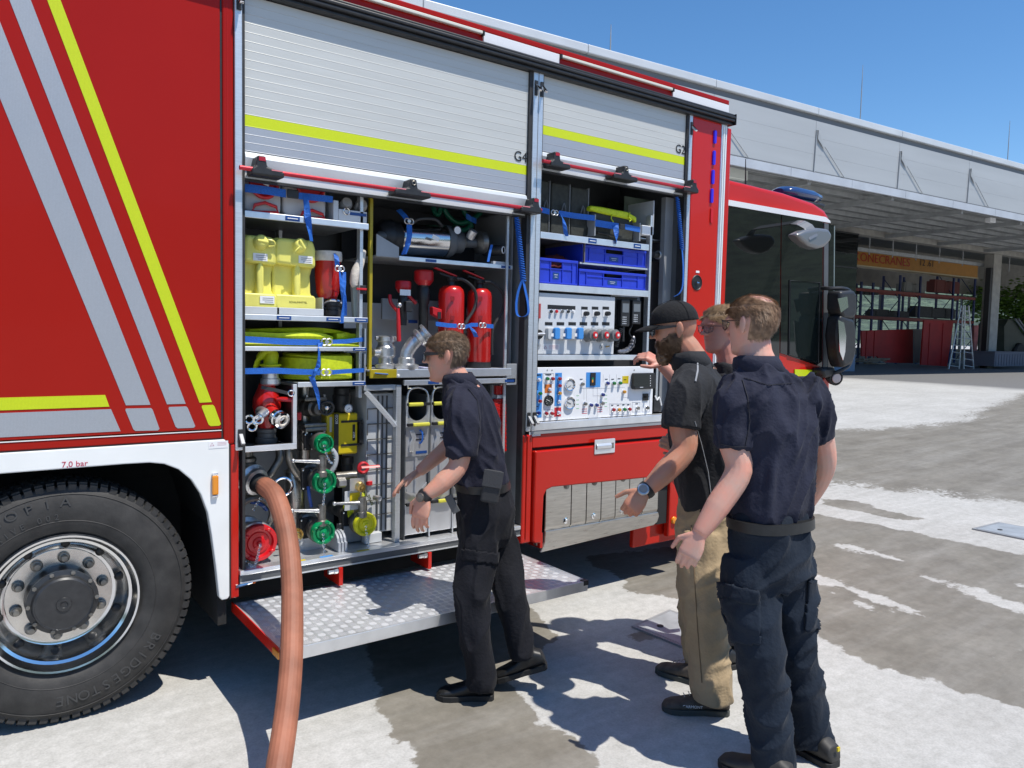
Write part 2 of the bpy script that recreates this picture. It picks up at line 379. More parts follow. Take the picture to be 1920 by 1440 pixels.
    dry = ramp(nzn(1.1, 8), 0.3, (0.42, 0.412, 0.395), 0.7, (0.50, 0.495, 0.48))
    sp = ramp(nzn(16, 6, None, 0.75), 0.34, (0.85, 0.85, 0.84), 0.64, (1.07, 1.07, 1.07)); dry = mix(1.0, dry, sp, 'MULTIPLY')
    fine = ramp(nzn(95, 3), 0.30, (0.86, 0.86, 0.86), 0.6, (1.03, 1.03, 1.03)); dry = mix(1.0, dry, fine, 'MULTIPLY')
    sw = ramp(nzn(5, 4, (0.25, 2.2, 1)), 0.35, (0.92, 0.92, 0.91), 0.7, (1.04, 1.04, 1.04)); dry = mix(1.0, dry, sw, 'MULTIPLY')
    wetc = ramp(nzn(2.5, 6), 0.3, (0.165, 0.150, 0.125), 0.7, (0.235, 0.218, 0.186)); wetc = mix(1.0, wetc, sp, 'MULTIPLY'); wetc = mix(1.0, wetc, sw, 'MULTIPLY')
    aw = t.nodes.new('ShaderNodeAttribute'); aw.attribute_name = 'wet'; aa = t.nodes.new('ShaderNodeAttribute'); aa.attribute_name = 'asphalt'
    # break up the wet edge with fine noise
    ad = t.nodes.new('ShaderNodeMath'); ad.operation = 'ADD'; L(aw.outputs['Fac'], ad.inputs[0])
    ms = t.nodes.new('ShaderNodeMapRange'); L(nzn(22, 4), ms.inputs[0]); ms.inputs[1].default_value = 0.25; ms.inputs[2].default_value = 0.75; ms.inputs[3].default_value = -0.3; ms.inputs[4].default_value = 0.3; L(ms.outputs[0], ad.inputs[1])
    sk = ramp(nzn(1.6, 7, (0.35, 2.6, 1), 0.7), 0.34, (0.8, 0.8, 0.8), 0.56, (1, 1, 1))
    wr = mix(1.0, ramp(ad.outputs[0], 0.42, (0, 0, 0), 0.62, (1, 1, 1)), sk, 'MULTIPLY')
    col = mix(wr, dry, wetc)
    aspc = ramp(nzn(30, 5), 0.3, (0.12, 0.12, 0.12), 0.7, (0.18, 0.178, 0.175)); col = mix(aa.outputs['Fac'], col, aspc)
    L(col, b.inputs['Base Color'])
    rr = t.nodes.new('ShaderNodeMapRange'); L(wr, rr.inputs[0]); rr.inputs[3].default_value = 0.85; rr.inputs[4].default_value = 0.62; L(rr.outputs[0], b.inputs['Roughness'])
    b.inputs['Specular IOR Level'].default_value = 0.35
    bp = t.nodes.new('ShaderNodeBump'); bp.inputs['Strength'].default_value = 0.25; bp.inputs['Distance'].default_value = 0.004; L(nzn(120, 4), bp.inputs['Height']); L(bp.outputs[0], b.inputs['Normal'])
    me.materials.append(m)
    o = bpy.data.objects.new('ground', me); C0.objects.link(o); struct(o); return o
make_ground()

# ================================================================ hills all round the yard
def make_hills():
    mb = MB(); na, nr = 240, 26; vs = []
    for i in range(na):
        a = 2 * PI * i / na
        for j in range(nr):
            t = j / (nr - 1); r = 420 + 1900 * t ** 1.3
            p = (math.cos(a) * 3.2, math.sin(a) * 3.2, t * 2)
            h = (0.055 + 0.10 * max(0, 0.5 + noise.noise(p) * 1.1)) * 1.15
            z = -3 + r * h * (t ** 0.7) * 0.95 + noise.noise((math.cos(a) * r * 0.012, math.sin(a) * r * 0.012, 3)) * 14 * t
            vs.append((math.cos(a) * r, math.sin(a) * r, z))
    fs = [(i * nr + j, ((i + 1) % na) * nr + j, ((i + 1) % na) * nr + j + 1, i * nr + j + 1) for i in range(na) for j in range(nr - 1)]
    mb.add(vs, fs)
    m = mat('forest_slope', (0.045, 0.075, 0.06), 0.9, var=0.55, vscale=0.035, bump=1.0, bscale=0.12, vcol=(0.11, 0.16, 0.10))
    m.node_tree.nodes['Bump'].inputs['Distance'].default_value = 12
    o = mb.build('hills', m, smooth='all'); struct(o)
make_hills()

# ================================================================ hall with canopy
HO = V((17.05, 9.9, 0)); HA = -math.atan2(0.0685, 0.9976)
HT = Matrix.Translation(HO) @ Matrix.Rotation(HA, 4, 'Z'); HTI = HT.inverted()
def HL(px, py, d):      # photo pixel on the vertical plane d metres behind the canopy front -> local (s, z)
    c = HTI @ CAM_C; r_ = HTI.to_3x3() @ ray(px, py); t = (d - c.y) / r_.y; q = c + r_ * t; return q.x, q.z
hall = thing('industrial_hall', 'long grey industrial hall with a metal-clad canopy and an open gate behind the fire engine', 'building', HO)
hallgrey = mat('cladding_panel', (0.42, 0.435, 0.44), 0.5, 0.15, var=0.04, vscale=0.7, stretch=(0.3, 1, 3), bump=0.03, bscale=90)
hallwhite = mat('cladding_cap', (0.60, 0.62, 0.63), 0.45, 0.2, var=0.05, vscale=1)
hallflange = mat('cladding_flange', (0.50, 0.52, 0.55), 0.45, 0.2, var=0.06, vscale=2)
halldark = mat('cladding_recess', (0.16, 0.17, 0.18), 0.6, 0.1)
concrete = mat('hall_concrete', (0.34, 0.325, 0.29), 0.85, var=0.12, vscale=3, bump=0.1, bscale=30)
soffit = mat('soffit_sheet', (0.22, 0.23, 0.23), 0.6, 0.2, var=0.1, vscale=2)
steelgrey = mat('galvanised_beam', (0.38, 0.39, 0.39), 0.55, 0.4, var=0.1, vscale=4)
ztop = 0.5 * (HL(1300, 138, 0)[1] + HL(1900, 306, 0)[1]); zbot = 0.5 * (HL(1361, 306, 0)[1] + HL(1900, 414, 0)[1])
seam = [HL(px, py, 0)[0] for px, py in ((993, 80), (1338, 165), (1585, 290), (1752, 330), (1884, 380))]
pitch = 4.2
S = [seam[1] + pitch * k for k in range(-6, 22)]
S0, S1 = S[0], S[-1]
def hb(name, m, s0, s1, d0, d1, z0, z1, bevel=0, par=hall): return MB().box(s0, s1, d0, d1, z0, z1, HT).build(name, m, par, bevel=bevel)
zc = ztop - 0.20
for a, b_ in zip(S[:-1], S[1:]):
    zr = zbot + 0.28; h3 = (zc - 0.16 - zr) / 3
    for k in range(3):
        tl = 0.05 * (2 - k)
        hb('cladding_panel', hallgrey, a + 0.006, b_ - 0.006, -0.03, 0.05, zr + k * h3 + 0.0015, zr + (k + 1) * h3 - 0.0015)
hb('panel_backing', halldark, S0, S1, 0.055, 0.11, zbot + 0.2, ztop - 0.1)
hb('recess_band', halldark, S0, S1, 0.0, 0.05, zc - 0.155, zc - 0.002)
for a, b_ in zip(S[:-1], S[1:]): hb('roof_capping', hallwhite, a + 0.006, b_ - 0.006, -0.10, 0.4, zc, ztop, 0.02)
for k in range(40):
    a = S0 + (S1 - S0) * k / 40; hb('edge_flange', hallflange, a + 0.005, a + (S1 - S0) / 40 - 0.005, -0.06, 0.02, zbot, zbot + 0.24, 0.006)
hb('gutter_line', halldark, S0, S1, -0.045, 0.02, zbot + 0.242, zbot + 0.278)
for s_ in S[2:]:
    mb = MB(); zg = zbot + 0.25
    mb.prism([(s_ - 0.05, zg), (s_ - 0.02, zg), (s_ + 0.02, zg + 1.15), (s_ + 0.005, zg + 1.2)], -0.07, -0.032, 'y', HT)
    mb.add([HT @ V(q) for q in ((s_ + 0.03, -0.05, zg + 1.2), (s_ + 0.03, -0.10, zg + 1.2), (s_ + 0.42, -0.07, zg + 0.80), (s_ + 0.36, -0.07, zg + 0.72), (s_ + 0.04, -0.08, zg + 0.95))], [(0, 1, 2), (1, 3, 2), (1, 4, 3), (0, 4, 3, 2)])
    mb.build('gusset', hallgrey, hall)
    MB().tube([HT @ V((s_ + 0.38, -0.07, zg + 0.78)), HT @ V((s_ + 1.35, -0.07, zg + 0.02))], 0.012, 6).build('tie_rod', steelgrey, hall)
for px, yb, yt in ((1613, 222, 120), (1889, 303, 225), (1144, 106, 45)):
    s_, z_ = HL(px, yb, 2); zt = HL(px, yt, 2)[1]
    MB().tube([HT @ V((s_, 2, z_ - 0.8)), HT @ V((s_, 2, z_ + (zt - z_) * 0.5)), HT @ V((s_, 2, zt))], [0.02, 0.018, 0.008], 6).build('lightning_rod', steelgrey, hall)
zs = zbot + 0.02; DW = 5.6
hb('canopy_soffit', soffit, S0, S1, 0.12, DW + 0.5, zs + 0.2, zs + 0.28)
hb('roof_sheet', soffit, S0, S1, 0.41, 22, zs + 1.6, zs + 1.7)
for k in range(7):
    d = 0.35 + k * 0.78; hb('purlin', steelgrey, S0, S1, d, d + 0.07, zs + 0.05, zs + 0.195)
for s_ in S[::1]: hb('canopy_beam', steelgrey, s_ - 0.07, s_ + 0.07, 0.12, DW, zs - 0.10, zs + 0.045)
zwb = HL(1800, 466, DW)[1]
hb('wall_beam', concrete, S0, S1, DW, DW + 0.45, zwb, zs + 0.195)
hb('upper_wall', concrete, S0, S1, DW + 0.1, DW + 0.4, zs + 0.3, zs + 1.6)
gfl = 0.5
cols = [HL(1866, 600, DW)[0]]
cols = [cols[0] + 14.5 * k for k in (-3, -2, -1, 0, 1)]
for s_ in cols:
    hb('column', concrete, s_ - 0.42, s_ + 0.36, DW + 0.02, DW + 0.5, 0.0, zwb - 0.005, 0.02)
    hb('gate_guide', M['black'], s_ - 0.62, s_ - 0.43, DW + 0.05, DW + 0.3, 0.0, zs - 0.8)
# closed bays further left (hidden by the engine for the most part)
for a, b_ in zip(cols[:2], cols[1:3]): hb('gate_leaf', halldark, a + 0.4, b_ - 0.65, DW + 0.2, DW + 0.3, 0.3, zs - 0.8)
# folded glass gate leaves at the left of the open bay
s0 = HL(1568, 560, DW - 0.3)[0]; s1 = HL(1603, 560, DW - 0.3)[0]; ztg = HL(1590, 436, DW - 0.3)[1]
gate = part('folding_gate', hall, HT @ V((s0, DW, 0.4)))
for k in range(2): MB().box(s0 - 0.5 + k * 0.03, s1, DW - 0.32 + k * 0.1, DW - 0.26 + k * 0.1, 0.42, ztg, HT).build('gate_leaf', M['glass'], gate)
for k in range(5):
    z_ = 0.5 + (ztg - 0.55) * k / 4; MB().box(s0 - 0.5, s1 + 0.01, DW - 0.345, DW - 0.322, z_, z_ + 0.06, HT).build('gate_rail', M['black'], gate)
hb('gate_rail_track', steelgrey, cols[2] + 3, cols[3], DW + 0.55, DW + 0.65, HL(1700, 482, DW + 0.6)[1], HL(1700, 477, DW + 0.6)[1] + 0.04)
for k in range(7):
    s_ = HL(1630 + 44 * k, 470, DW + 0.6)[0]; z1 = HL(1700, 480, DW + 0.6)[1]; MB().tube([HT @ V((s_, DW + 0.6, z1 + 1.0)), HT @ V((s_, DW + 0.6, z1 - 0.15))], 0.03, 6).build('track_hanger', steelgrey, hall)
# interior: back wall with a long window band, floor is the yard itself
DB = 16.0
zb0 = HL(1740, 622, DB)[1]; zb1 = HL(1740, 548, DB)[1]
wallin = mat('hall_inner_wall', (0.36, 0.34, 0.30), 0.85, var=0.1, vscale=2)
hb('back_wall', wallin, S0, HL(1850, 640, DB)[0], DB, DB + 0.2, 0, zb0 - 1.2)
hb('back_wall', wallin, S0, S1, DB, DB + 0.2, zb1 + 0.1, zs + 1.6)
for k in range(14):
    s_ = HL(1848, 600, DB)[0] - 3.4 * k; hb('window_mullion', halldark, s_ - 0.05, s_ + 0.05, DB + 0.02, DB + 0.15, zb0 - 1.2, zb1 + 0.1)
# lamp under the canopy
lp = HL(1376, 352, 0.9); hb('flood_lamp', mat('lamp_glass', (0.75, 0.78, 0.72), 0.3), lp[0] - 0.35, lp[0] + 0.4, 0.75, 0.95, zs - 0.12, zs + 0.2, 0.02)
lp = HL(1857, 416, 0.5); hb('flood_lamp', M['label'], lp[0] - 0.2, lp[0] + 0.2, 0.4, 0.6, zs - 0.12, zs + 0.05, 0.02)
# crane girder
DC = 9.5
crane = thing('bridge_crane', 'orange bridge crane girder with red and black lettering under the hall roof', 'crane', HT @ V((HL(1700, 500, DC)[0], DC, 4)))
corange = mat('crane_orange', (0.45, 0.20, 0.02), 0.45, var=0.06, vscale=3)
sa, sb = HL(1560, 500, DC)[0], HL(1835, 480, DC)[0]
zl, zh = HL(1640, 500, DC)[1], HL(1640, 468, DC)[1]
MB().box(sa, sb, DC, DC + 0.5, zl, zh, HT).build('girder', corange, crane)
MB().box(sa, sb, DC - 0.08, DC + 0.58, zl - 0.06, zl - 0.003, HT).build('girder_flange', mat('crane_cream', (0.6, 0.5, 0.3), 0.5), crane)
RT = Matrix.Rotation(HA, 4, 'Z') @ Matrix.Rotation(PI / 2, 4, 'X')
text('KONECRANES', 0.62, mat('crane_red', (0.42, 0.015, 0.01), 0.5), HT @ V((HL(1655, 489, DC)[0], DC - 0.02, (zl + zh) / 2 - 0.05)), crane, RT, sx=1.25)
text('12 .61', 0.5, M['print'], HT @ V((HL(1738, 479, DC)[0], DC - 0.02, (zl + zh) / 2 + 0.05)), crane, RT, sx=1.2)
# pallet rack
DR = 10.6
rack = thing('pallet_rack', 'tall storage rack with blue uprights and red beams inside the hall', 'rack', HT @ V((HL(1720, 690, DR)[0], DR, 0.5)))
rblue = mat('rack_blue', (0.012, 0.03, 0.13), 0.5); rred = mat('rack_red', (0.24, 0.025, 0.018), 0.5)
ups = []
for px, yt in ((1617, 528), (1639, 530), (1690, 516), (1728, 518), (1791, 507), (1831, 510)):
    s_, zt = HL(px, yt, DR); ups.append((s_, zt))
for i, (s_, zt) in enumerate(ups):
    for dd in (0, 1.0): MB().box(s_ - 0.06, s_ + 0.06, DR + dd, DR + dd + 0.09, 0.4, zt, HT).build('upright', rblue, rack)
    for q in range(4):
        z0 = 0.6 + q * (zt - 0.8) / 4; z1 = z0 + (zt - 0.8) / 4
        MB().tube([HT @ V((s_, DR + (0.05 if q % 2 else 1.0), z0)), HT @ V((s_, DR + (1.0 if q % 2 else 0.05), z1))], 0.025, 5).build('brace', rblue, rack)
for py in (553, 600):
    z_ = HL(1740, py, DR)[1]
    for dd in (0, 1.0):
        MB().box(ups[0][0] - 3, ups[-1][0], DR + dd - 0.03, DR + dd - 0.002, z_ - 0.09, z_ + 0.06, HT).build('beam', rred, rack)
    MB().box(ups[0][0] - 3, ups[-1][0], DR, DR + 1.0, z_ + 0.062, z_ + 0.09, HT).build('shelf_board', M['dark'], rack)
def goods(px0, px1, py0, py1, m, lab, name='stored_crate', d=0.3):
    s0, z0 = HL(px0, py1, DR + d); s1, z1 = HL(px1, py0, DR + d); mb = MB()
    mb.box(s0, s1, DR + d, DR + d + 0.5, z0, z1 - 0.1, HT); mb.box(s0 + 0.1, s0 + (s1 - s0) * 0.45, DR + d + 0.05, DR + d + 0.4, z1 - 0.1, z1, HT); mb.box(s0 + (s1 - s0) * 0.6, s1 - 0.05, DR + d + 0.05, DR + d + 0.4, z1 - 0.1, z1 - 0.03, HT)
    for k in range(3):
        a = s0 + (s1 - s0) * (k + 0.2) / 3; mb.box(a, a + 0.08, DR + d - 0.02, DR + d, z0, z1 - 0.1, HT)
    tag(mb.build(name, m), lab, 'stored goods')
goods(1637, 1705, 583, 596, M['dark'], 'flat black crate on the lower beam of the rack, left of the blue middle upright')
goods(1716, 1792, 578, 594, M['dark'], 'flat black crate on the lower beam of the rack, right of the blue middle upright')
goods(1695, 1735, 532, 549, mat('goods_grey', (0.25, 0.26, 0.25), 0.7), 'grey boxed goods on the upper beam in the middle of the rack')
goods(1752, 1800, 528, 547, mat('goods_darkred', (0.16, 0.04, 0.035), 0.7), 'dark red and grey goods on the upper beam near the right end of the rack')
goods(1618, 1648, 543, 551, M['dark'], 'small dark box on the upper beam at the left end of the rack')
# red boards, ladder, clutter
def board(pts, d, th, m, name, lab, cat, tilt=0.0, ribs=0):
    q = [HL(a, b_, d) for a, b_ in pts]; zb = min(z for s_, z in q)
    t = thing(name, lab, cat, HT @ V((q[0][0], d, zb)))
    MB().prism([(s_, z) for s_, z in q], d, d + th, 'y', HT).build('board', m, t)
    for k in range(ribs):
        a = q[0][0] + (q[1][0] - q[0][0]) * (k + 0.5) / ribs; MB().box(a - 0.04, a + 0.04, d - 0.03, d - 0.002, zb + 0.1, max(z for _, z in q) - 0.15, HT).build('rib', m, t)
    return t
darkred = mat('dark_red_board', (0.38, 0.018, 0.016), 0.6, var=0.1, vscale=2)
board([(1616, 668), (1645, 668), (1650, 675), (1662, 680), (1712, 681), (1712, 617), (1616, 620)], 8.2, 0.08, darkred, 'red_board', 'long low red board standing inside the hall below the rack', 'board', ribs=2)
board([(1714, 680), (1729, 681), (1731, 617), (1714, 617)], 8.4, 0.3, mat('grey_cabinet', (0.28, 0.29, 0.3), 0.5), 'grey_cabinet', 'narrow grey cabinet between the two red boards in the hall', 'cabinet')
board([(1727, 684), (1776, 687), (1788, 602), (1733, 600)], 7.2, 0.08, darkred, 'red_board', 'tall red board leaning behind the ladder in the hall', 'board', ribs=2)
board([(1824, 686), (1830, 685), (1835, 610), (1827, 610)], 7.2, 0.1, mat('worn_red_plank', (0.36, 0.10, 0.09), 0.7, var=0.3, vscale=3), 'red_plank', 'worn pale red plank standing right of the ladder', 'plank')
lad = thing('step_ladder', 'tall aluminium double ladder standing open in front of the red boards', 'ladder', HT @ V((HL(1800, 696, DW + 0.3)[0], DW + 0.3, 0.55)))
la = mat('ladder_aluminium', (0.62, 0.62, 0.60), 0.45, 0.4)
dl = DW - 0.2
for (b0, t0, b1, t1, dd) in ((1778, 1802, 1798, 1806, 0.0), (1807, 1809, 1826, 1816, -0.3)):
    q = [HL(b0, 695, dl + dd), HL(t0, 573, dl + dd), HL(b1, 698, dl + dd), HL(t1, 573, dl + dd)]
    A0, A1, B0, B1 = [HT @ V((s_, dl + dd, z)) for s_, z in q]
    for p0, p1 in ((A0, A1), (B0, B1)): MB().tube([p0, p1], 0.035, 6).build('rail', la, lad)
    for k in range(9):
        t = 0.08 + k * 0.105; MB().tube([A0.lerp(A1, t), B0.lerp(B1, t)], 0.022, 5).build('rung', la, lad)
# things at the right of the column and by the gate
def hallbox(name, lab, cat, px0, px1, py0, py1, d, dep, m, rib=0):
    s0, z0 = HL(px0, py1, d); s1, z1 = HL(px1, py0, d); mb = MB(); mb.box(s0, s1, d, d + dep, z0, z1, HT)
    mb.box(s0 - 0.04, s1 + 0.04, d - 0.03, d + dep + 0.03, z1 + 0.002, z1 + 0.06, HT)
    for k in range(rib):
        a = s0 + (s1 - s0) * (k + 0.5) / rib; mb.box(a - 0.03, a + 0.03, d - 0.025, d - 0.001, z0 + 0.05, z1 - 0.05, HT)
    return tag(mb.build(name, m, bevel=0.01), lab, cat)
hallbox('grey_skip', 'low grey ribbed metal container at the foot of the concrete column', 'container', 1864, 1935, 662, 687, DW - 0.6, 1.4, mat('skip_grey', (0.16, 0.16, 0.19), 0.6), 14)
hallbox('blue_grey_bin', 'blue-grey box standing behind the engine mirror by the folded gate', 'box', 1560, 1604, 668, 697, DW - 0.9, 0.8, mat('bin_blue', (0.20, 0.26, 0.34), 0.5), 0)
pal = thing('pallet_stack', 'untidy heap of timber offcuts on the hall floor left of the red boards', 'timber', HT @ V((HL(1625, 684, 8)[0], 8, 0.5)))
for k in range(9):
    px = 1606 + rnd.random() * 45; s_, z_ = HL(px, 672 + rnd.random() * 10, 8.0)
    T = HT @ Matrix.Translation((s_, 7.5 + rnd.random() * 0.6, z_)) @ Matrix.Rotation(rnd.uniform(-0.5, 0.5), 4, 'Z')
    MB().box(-0.6, 0.6, -0.08, 0.08, -0.03, 0.03, T).build('plank', mat('timber', (0.22, 0.17, 0.12), 0.8, var=0.3, vscale=4), pal)
dig = thing('olive_machine', 'dark olive machine with a curved hood parked right of the concrete column', 'machine', HT @ V((HL(1905, 660, DW + 4)[0], DW + 4, 0.6)))
olive = mat('olive_paint', (0.06, 0.065, 0.045), 0.5, var=0.1, vscale=3); dd = DW + 4
q = [HL(a, b_, dd) for a, b_ in ((1883, 668), (1883, 612), (1890, 600), (1900, 598), (1915, 622), (1935, 640), (1935, 668), (1925, 656), (1910, 650), (1898, 654), (1892, 668))]
MB().prism(q, dd, dd + 1.6, 'y', HT).build('hood', olive, dig)
for px in (1903, 1909): a, b_ = HL(px, 598, dd - 0.1), HL(px + 22, 628, dd - 0.1); MB().tube([HT @ V((a[0], dd - 0.1, a[1])), HT @ V((b_[0], dd - 0.1, b_[1]))], 0.07, 6).build('strut', M['grey'], dig)
MB().lathe([(0.2, 0), (0.62, 0.02), (0.7, 0.12), (0.7, 0.4), (0.62, 0.5), (0.2, 0.5)], HT @ V((HL(1908, 672, dd)[0], dd - 0.2, 1.1)), HT.to_3x3() @ V((0, 1, 0)), 20).build('wheel', M['rubber'], dig)
# leafy tree beyond the hall
def tree(name, lab, base, h, rad, n, seed, m):
    r_ = random.Random(seed); t = thing(name, lab, 'tree', base); mb = MB(); B = V(base)
    mb.tube([B, B + V((0.1, 0, h * 0.4)), B + V((0.0, 0.1, h * 0.8))], [0.22, 0.16, 0.05], 7)
    for k in range(7):
        a = k * 0.9; mb.tube([B + V((0.05, 0, h * 0.35)), B + V((math.cos(a) * rad * 0.6, math.sin(a) * rad * 0.6, h * (0.55 + 0.05 * k)))], [0.08, 0.02], 5)
    mb.build('trunk', mat('bark', (0.10, 0.08, 0.06), 0.9), t)
    cl = [(r_.gauss(0, 0.45), r_.gauss(0, 0.45), r_.uniform(0.35, 0.95)) for _ in range(26)]; vs = []; fs = []
    for k in range(n):
        c = cl[r_.randrange(len(cl))]; p = B + V((c[0] * rad + r_.gauss(0, 0.22) * rad, c[1] * rad + r_.gauss(0, 0.22) * rad, c[2] * h + r_.gauss(0, 0.09) * h))
        sz = r_.uniform(0.10, 0.22); T = Matrix.Rotation(r_.uniform(0, 6.3), 3, 'Z') @ Matrix.Rotation(r_.uniform(-1.2, 1.2), 3, 'X')
        b_ = len(vs); vs += [p + T @ V(q) for q in ((-sz, 0, 0), (0, -sz * 0.5, 0.02), (sz, 0, 0), (0, sz * 0.5, 0.02))]; fs.append((b_, b_ + 1, b_ + 2, b_ + 3))
    MB().add(vs, fs).build('crown', m, t); return t
leaf = mat('leaf_green', (0.14, 0.26, 0.035), 0.6, var=0.5, vscale=1.3)
leafd = mat('leaf_dark', (0.045, 0.085, 0.025), 0.6, var=0.5, vscale=1.3)
for i, (px, d, h, rad, lab) in enumerate(((1912, 13, 5.4, 2.9, 'bright green bushy tree beyond the olive machine at the right edge'),)):
    s_, _ = HL(px, 640, d); b_ = HT @ V((s_, d, 0.5)); tree('broadleaf_tree', lab, (b_.x, b_.y, 0.6), h, rad, 9000, 5 + i, leaf)
# shaft covers in the yard
def cover(name, lab, pts, th=0.012):
    q = [GP(a, b_) for a, b_ in pts]; t = thing(name, lab, 'floor hatch', q[0])
    c = sum(q, V((0, 0, 0))) / 4
    mb = MB(); o_ = [p + V((0, 0, th)) for p in q]; i_ = [c + (p - c) * 0.90 + V((0, 0, th)) for p in q]; lo = [p - V((0, 0, 0.02)) for p in q]
    mb.add(o_ + i_ + lo, [(k, (k + 1) % 4, 4 + (k + 1) % 4, 4 + k) for k in range(4)] + [(8 + k, 8 + (k + 1) % 4, (k + 1) % 4, k) for k in range(4)]).build('frame', M['grey'], t)
    i2 = [c + (p - c) * 0.885 + V((0, 0, th + 0.001)) for p in q]; i3 = [p - V((0, 0, 0.03)) for p in i2]
    MB().add(i2 + i3, [(0, 1, 2, 3)] + [(k, (k + 1) % 4, 4 + (k + 1) % 4, 4 + k) for k in range(4)]).build('lid', mat('galvanised_lid', (0.40, 0.43, 0.45), 0.5, 0.4, var=0.12, vscale=9), t)
    for k in (0.3, 0.7): MB().lathe([(0.02, 0), (0.02, 0.004)], i2[0].lerp(i2[2], k) + V((0, 0, 0.0)), (0, 0, 1), 10).build('lift_socket', M['dark'], t)
cover('floor_hatch', 'galvanised floor hatch behind the legs of the man in khaki trousers', [(1184, 1177), (1285, 1218), (1350, 1180), (1255, 1146)])
cover('floor_hatch', 'galvanised floor hatch at the right edge of the wet yard', [(1822, 993), (1925, 1014), (1990, 1003), (1872, 981)])
# ================================================================ fire engine
T0 = thing('fire_engine', 'red fire engine with two raised roller shutters, reflective stripes and open equipment lockers', 'fire engine', (1.5, 1.25, 0))
def tb(name, m, x0, x1, y0, y1, z0, z1, bevel=0.0, par=T0, **k): return box(name, m, x0, x1, y0, y1, z0, z1, par, bevel, **k)
XL = -2.2
# --- outer skin
tb('rear_side_panel', M['red'], XL, 1.000, 0.0, 0.03, 1.235, 3.285, 0.004)
tb('panel_seal', M['black'], 1.0005, 1.008, 0.004, 0.03, 1.18, 3.285)
tb('lower_trim_strip', M['red'], XL, 1.000, -0.003, 0.03, 1.192, 1.226, 0.004)
tb('trim_bead', M['white'], XL, 1.000, -0.006, 0.004, 1.2268, 1.2300)
tb('corner_post', M['red'], 1.0085, 1.058, -0.004, 0.05, 1.16, 3.285, 0.008)
tb('corner_post_groove', M['red2'], 1.028, 1.0295, -0.0055, 0.0, 1.2, 3.28)
tb('lower_post', M['red2'], 1.041, 1.078, -0.002, 0.05, 0.43, 1.1595, 0.006)
# --- side frames of the shutters
def frame(x0, x1, z0, z1): tb('shutter_guide', M['alu'], x0, x1, -0.012, 0.05, z0, z1, 0.004)
frame(1.0605, 1.094, 1.13, 3.21); tb('guide_seal', M['rubber'], 1.0945, 1.108, -0.002, 0.05, 0.52, 3.21)
frame(2.752, 2.787, 1.12, 3.21); frame(2.7905, 2.824, 1.12, 3.21)
tb('guide_seal', M['rubber'], 2.728, 2.7515, -0.004, 0.05, 0.52, 3.21); tb('guide_seal', M['rubber'], 2.8245, 2.832, -0.004, 0.05, 1.12, 3.21)
frame(4.092, 4.122, 1.13, 3.21); tb('guide_seal', M['rubber'], 4.072, 4.0915, -0.002, 0.05, 1.12, 3.21)
tb('front_pillar_panel', M['red2'], 4.1235, 4.432, -0.002, 0.05, 0.7, 3.21, 0.004)
tb('pillar_strip', M['red'], 4.1225, 4.134, -0.010, 0.0, 0.7, 3.21)
tb('corner_profile', M['alubright'], 4.433, 4.492, -0.008, 0.07, 0.7, 3.21, 0.006)
for x_ in (4.447, 4.470): tb('corner_profile_rib', M['white'], x_, x_ + 0.009, -0.013, -0.006, 0.7, 3.2)
tb('front_edge', M['red2'], 4.4925, 4.565, 0.012, 0.3, 0.7, 3.2, 0.01)
for k, (a, b_, c, d) in enumerate(((1340, 1341, 245, 270), (1338, 1339, 283, 310), (1336, 1337, 319, 346), (1334, 1335, 354, 381))):
    p = P(a - 1, a and (c + d) / 2, 0); z0, z1 = P(a, d).z, P(a, c).z
    MB().prism(rrect(p.x - 0.012, p.x + 0.012, z0, z1, 0.011), -0.014, 0.0, 'y').build('blue_warning_light', M['bluelight'], T0, smooth=True)
p = P(1333, 403); MB().prism(rrect(p.x - 0.012, p.x + 0.012, P(1332, 418).z, P(1332, 390).z, 0.011), -0.010, 0.0, 'y').build('red_side_light', M['redcap'], T0, smooth=True)
p = P(1306, 530); MB().lathe([(0.0, 0), (0.052, 0.0), (0.055, -0.004), (0.05, -0.008), (0.046, -0.003), (0.0, -0.0025)], p, (0, 1, 0), 24).build('filler_recess', M['print'], T0, smooth=True)
MB().tube([p + V((-0.02, -0.012, -0.006)), p + V((0.012, -0.012, -0.003))], [0.015, 0.006], 8).build('filler_key', M['chrome'], T0)
tb('filler_label', M['label'], p.x - 0.015, p.x + 0.02, -0.005, -0.003, p.z + 0.068, p.z + 0.083)
# --- roof edge
tb('roof_cap', M['red'], XL, 4.51, 0.0, 2.5, 3.352, 3.385, 0.006)
tb('roof_edge_band', M['red'], XL, 4.508, 0.03, 0.3, 3.282, 3.351)
tb('roof_lower_band', M['red'], XL, 4.508, -0.001, 0.03, 3.284, 3.297)
xt = [P(907, 67).x, P(1049, 113).x, P(1262, 171).x, 4.507]
for a, b_ in ((xt[0], xt[1]), (xt[2], xt[3])):
    tb('white_marking', M['tapewhite'], a, b_, -0.001, 0.03, 3.2975, 3.3515, 0.002)
for a, b_ in ((XL, xt[0]), (xt[1], xt[2])):
    MB().box(a, b_, 0.010, 0.03, 3.2975, 3.3515).build('lamp_recess', M['red'], T0)
    MB().box(a + 0.01, b_ - 0.012, -0.012, 0.0098, 3.333, 3.3505).build('strip_lamp', mat('strip_lamp_lens', (0.66, 0.64, 0.56), 0.35), T0, bevel=0.004)
    for e in (a + 0.002, b_ - 0.0115): MB().box(e, e + 0.009, -0.016, 0.0098, 3.326, 3.3515).build('lamp_end_cap', M['black'], T0)
rail = MB()
for z0, z1, y in ((3.206, 3.226, -0.030), (3.2265, 3.246, -0.052), (3.2465, 3.264, -0.058), (3.2645, 3.2815, -0.044)): rail.box(XL, 4.52, y, 0.02, z0, z1)
rail.build('rain_gutter_rail', M['black'], T0, bevel=0.006)
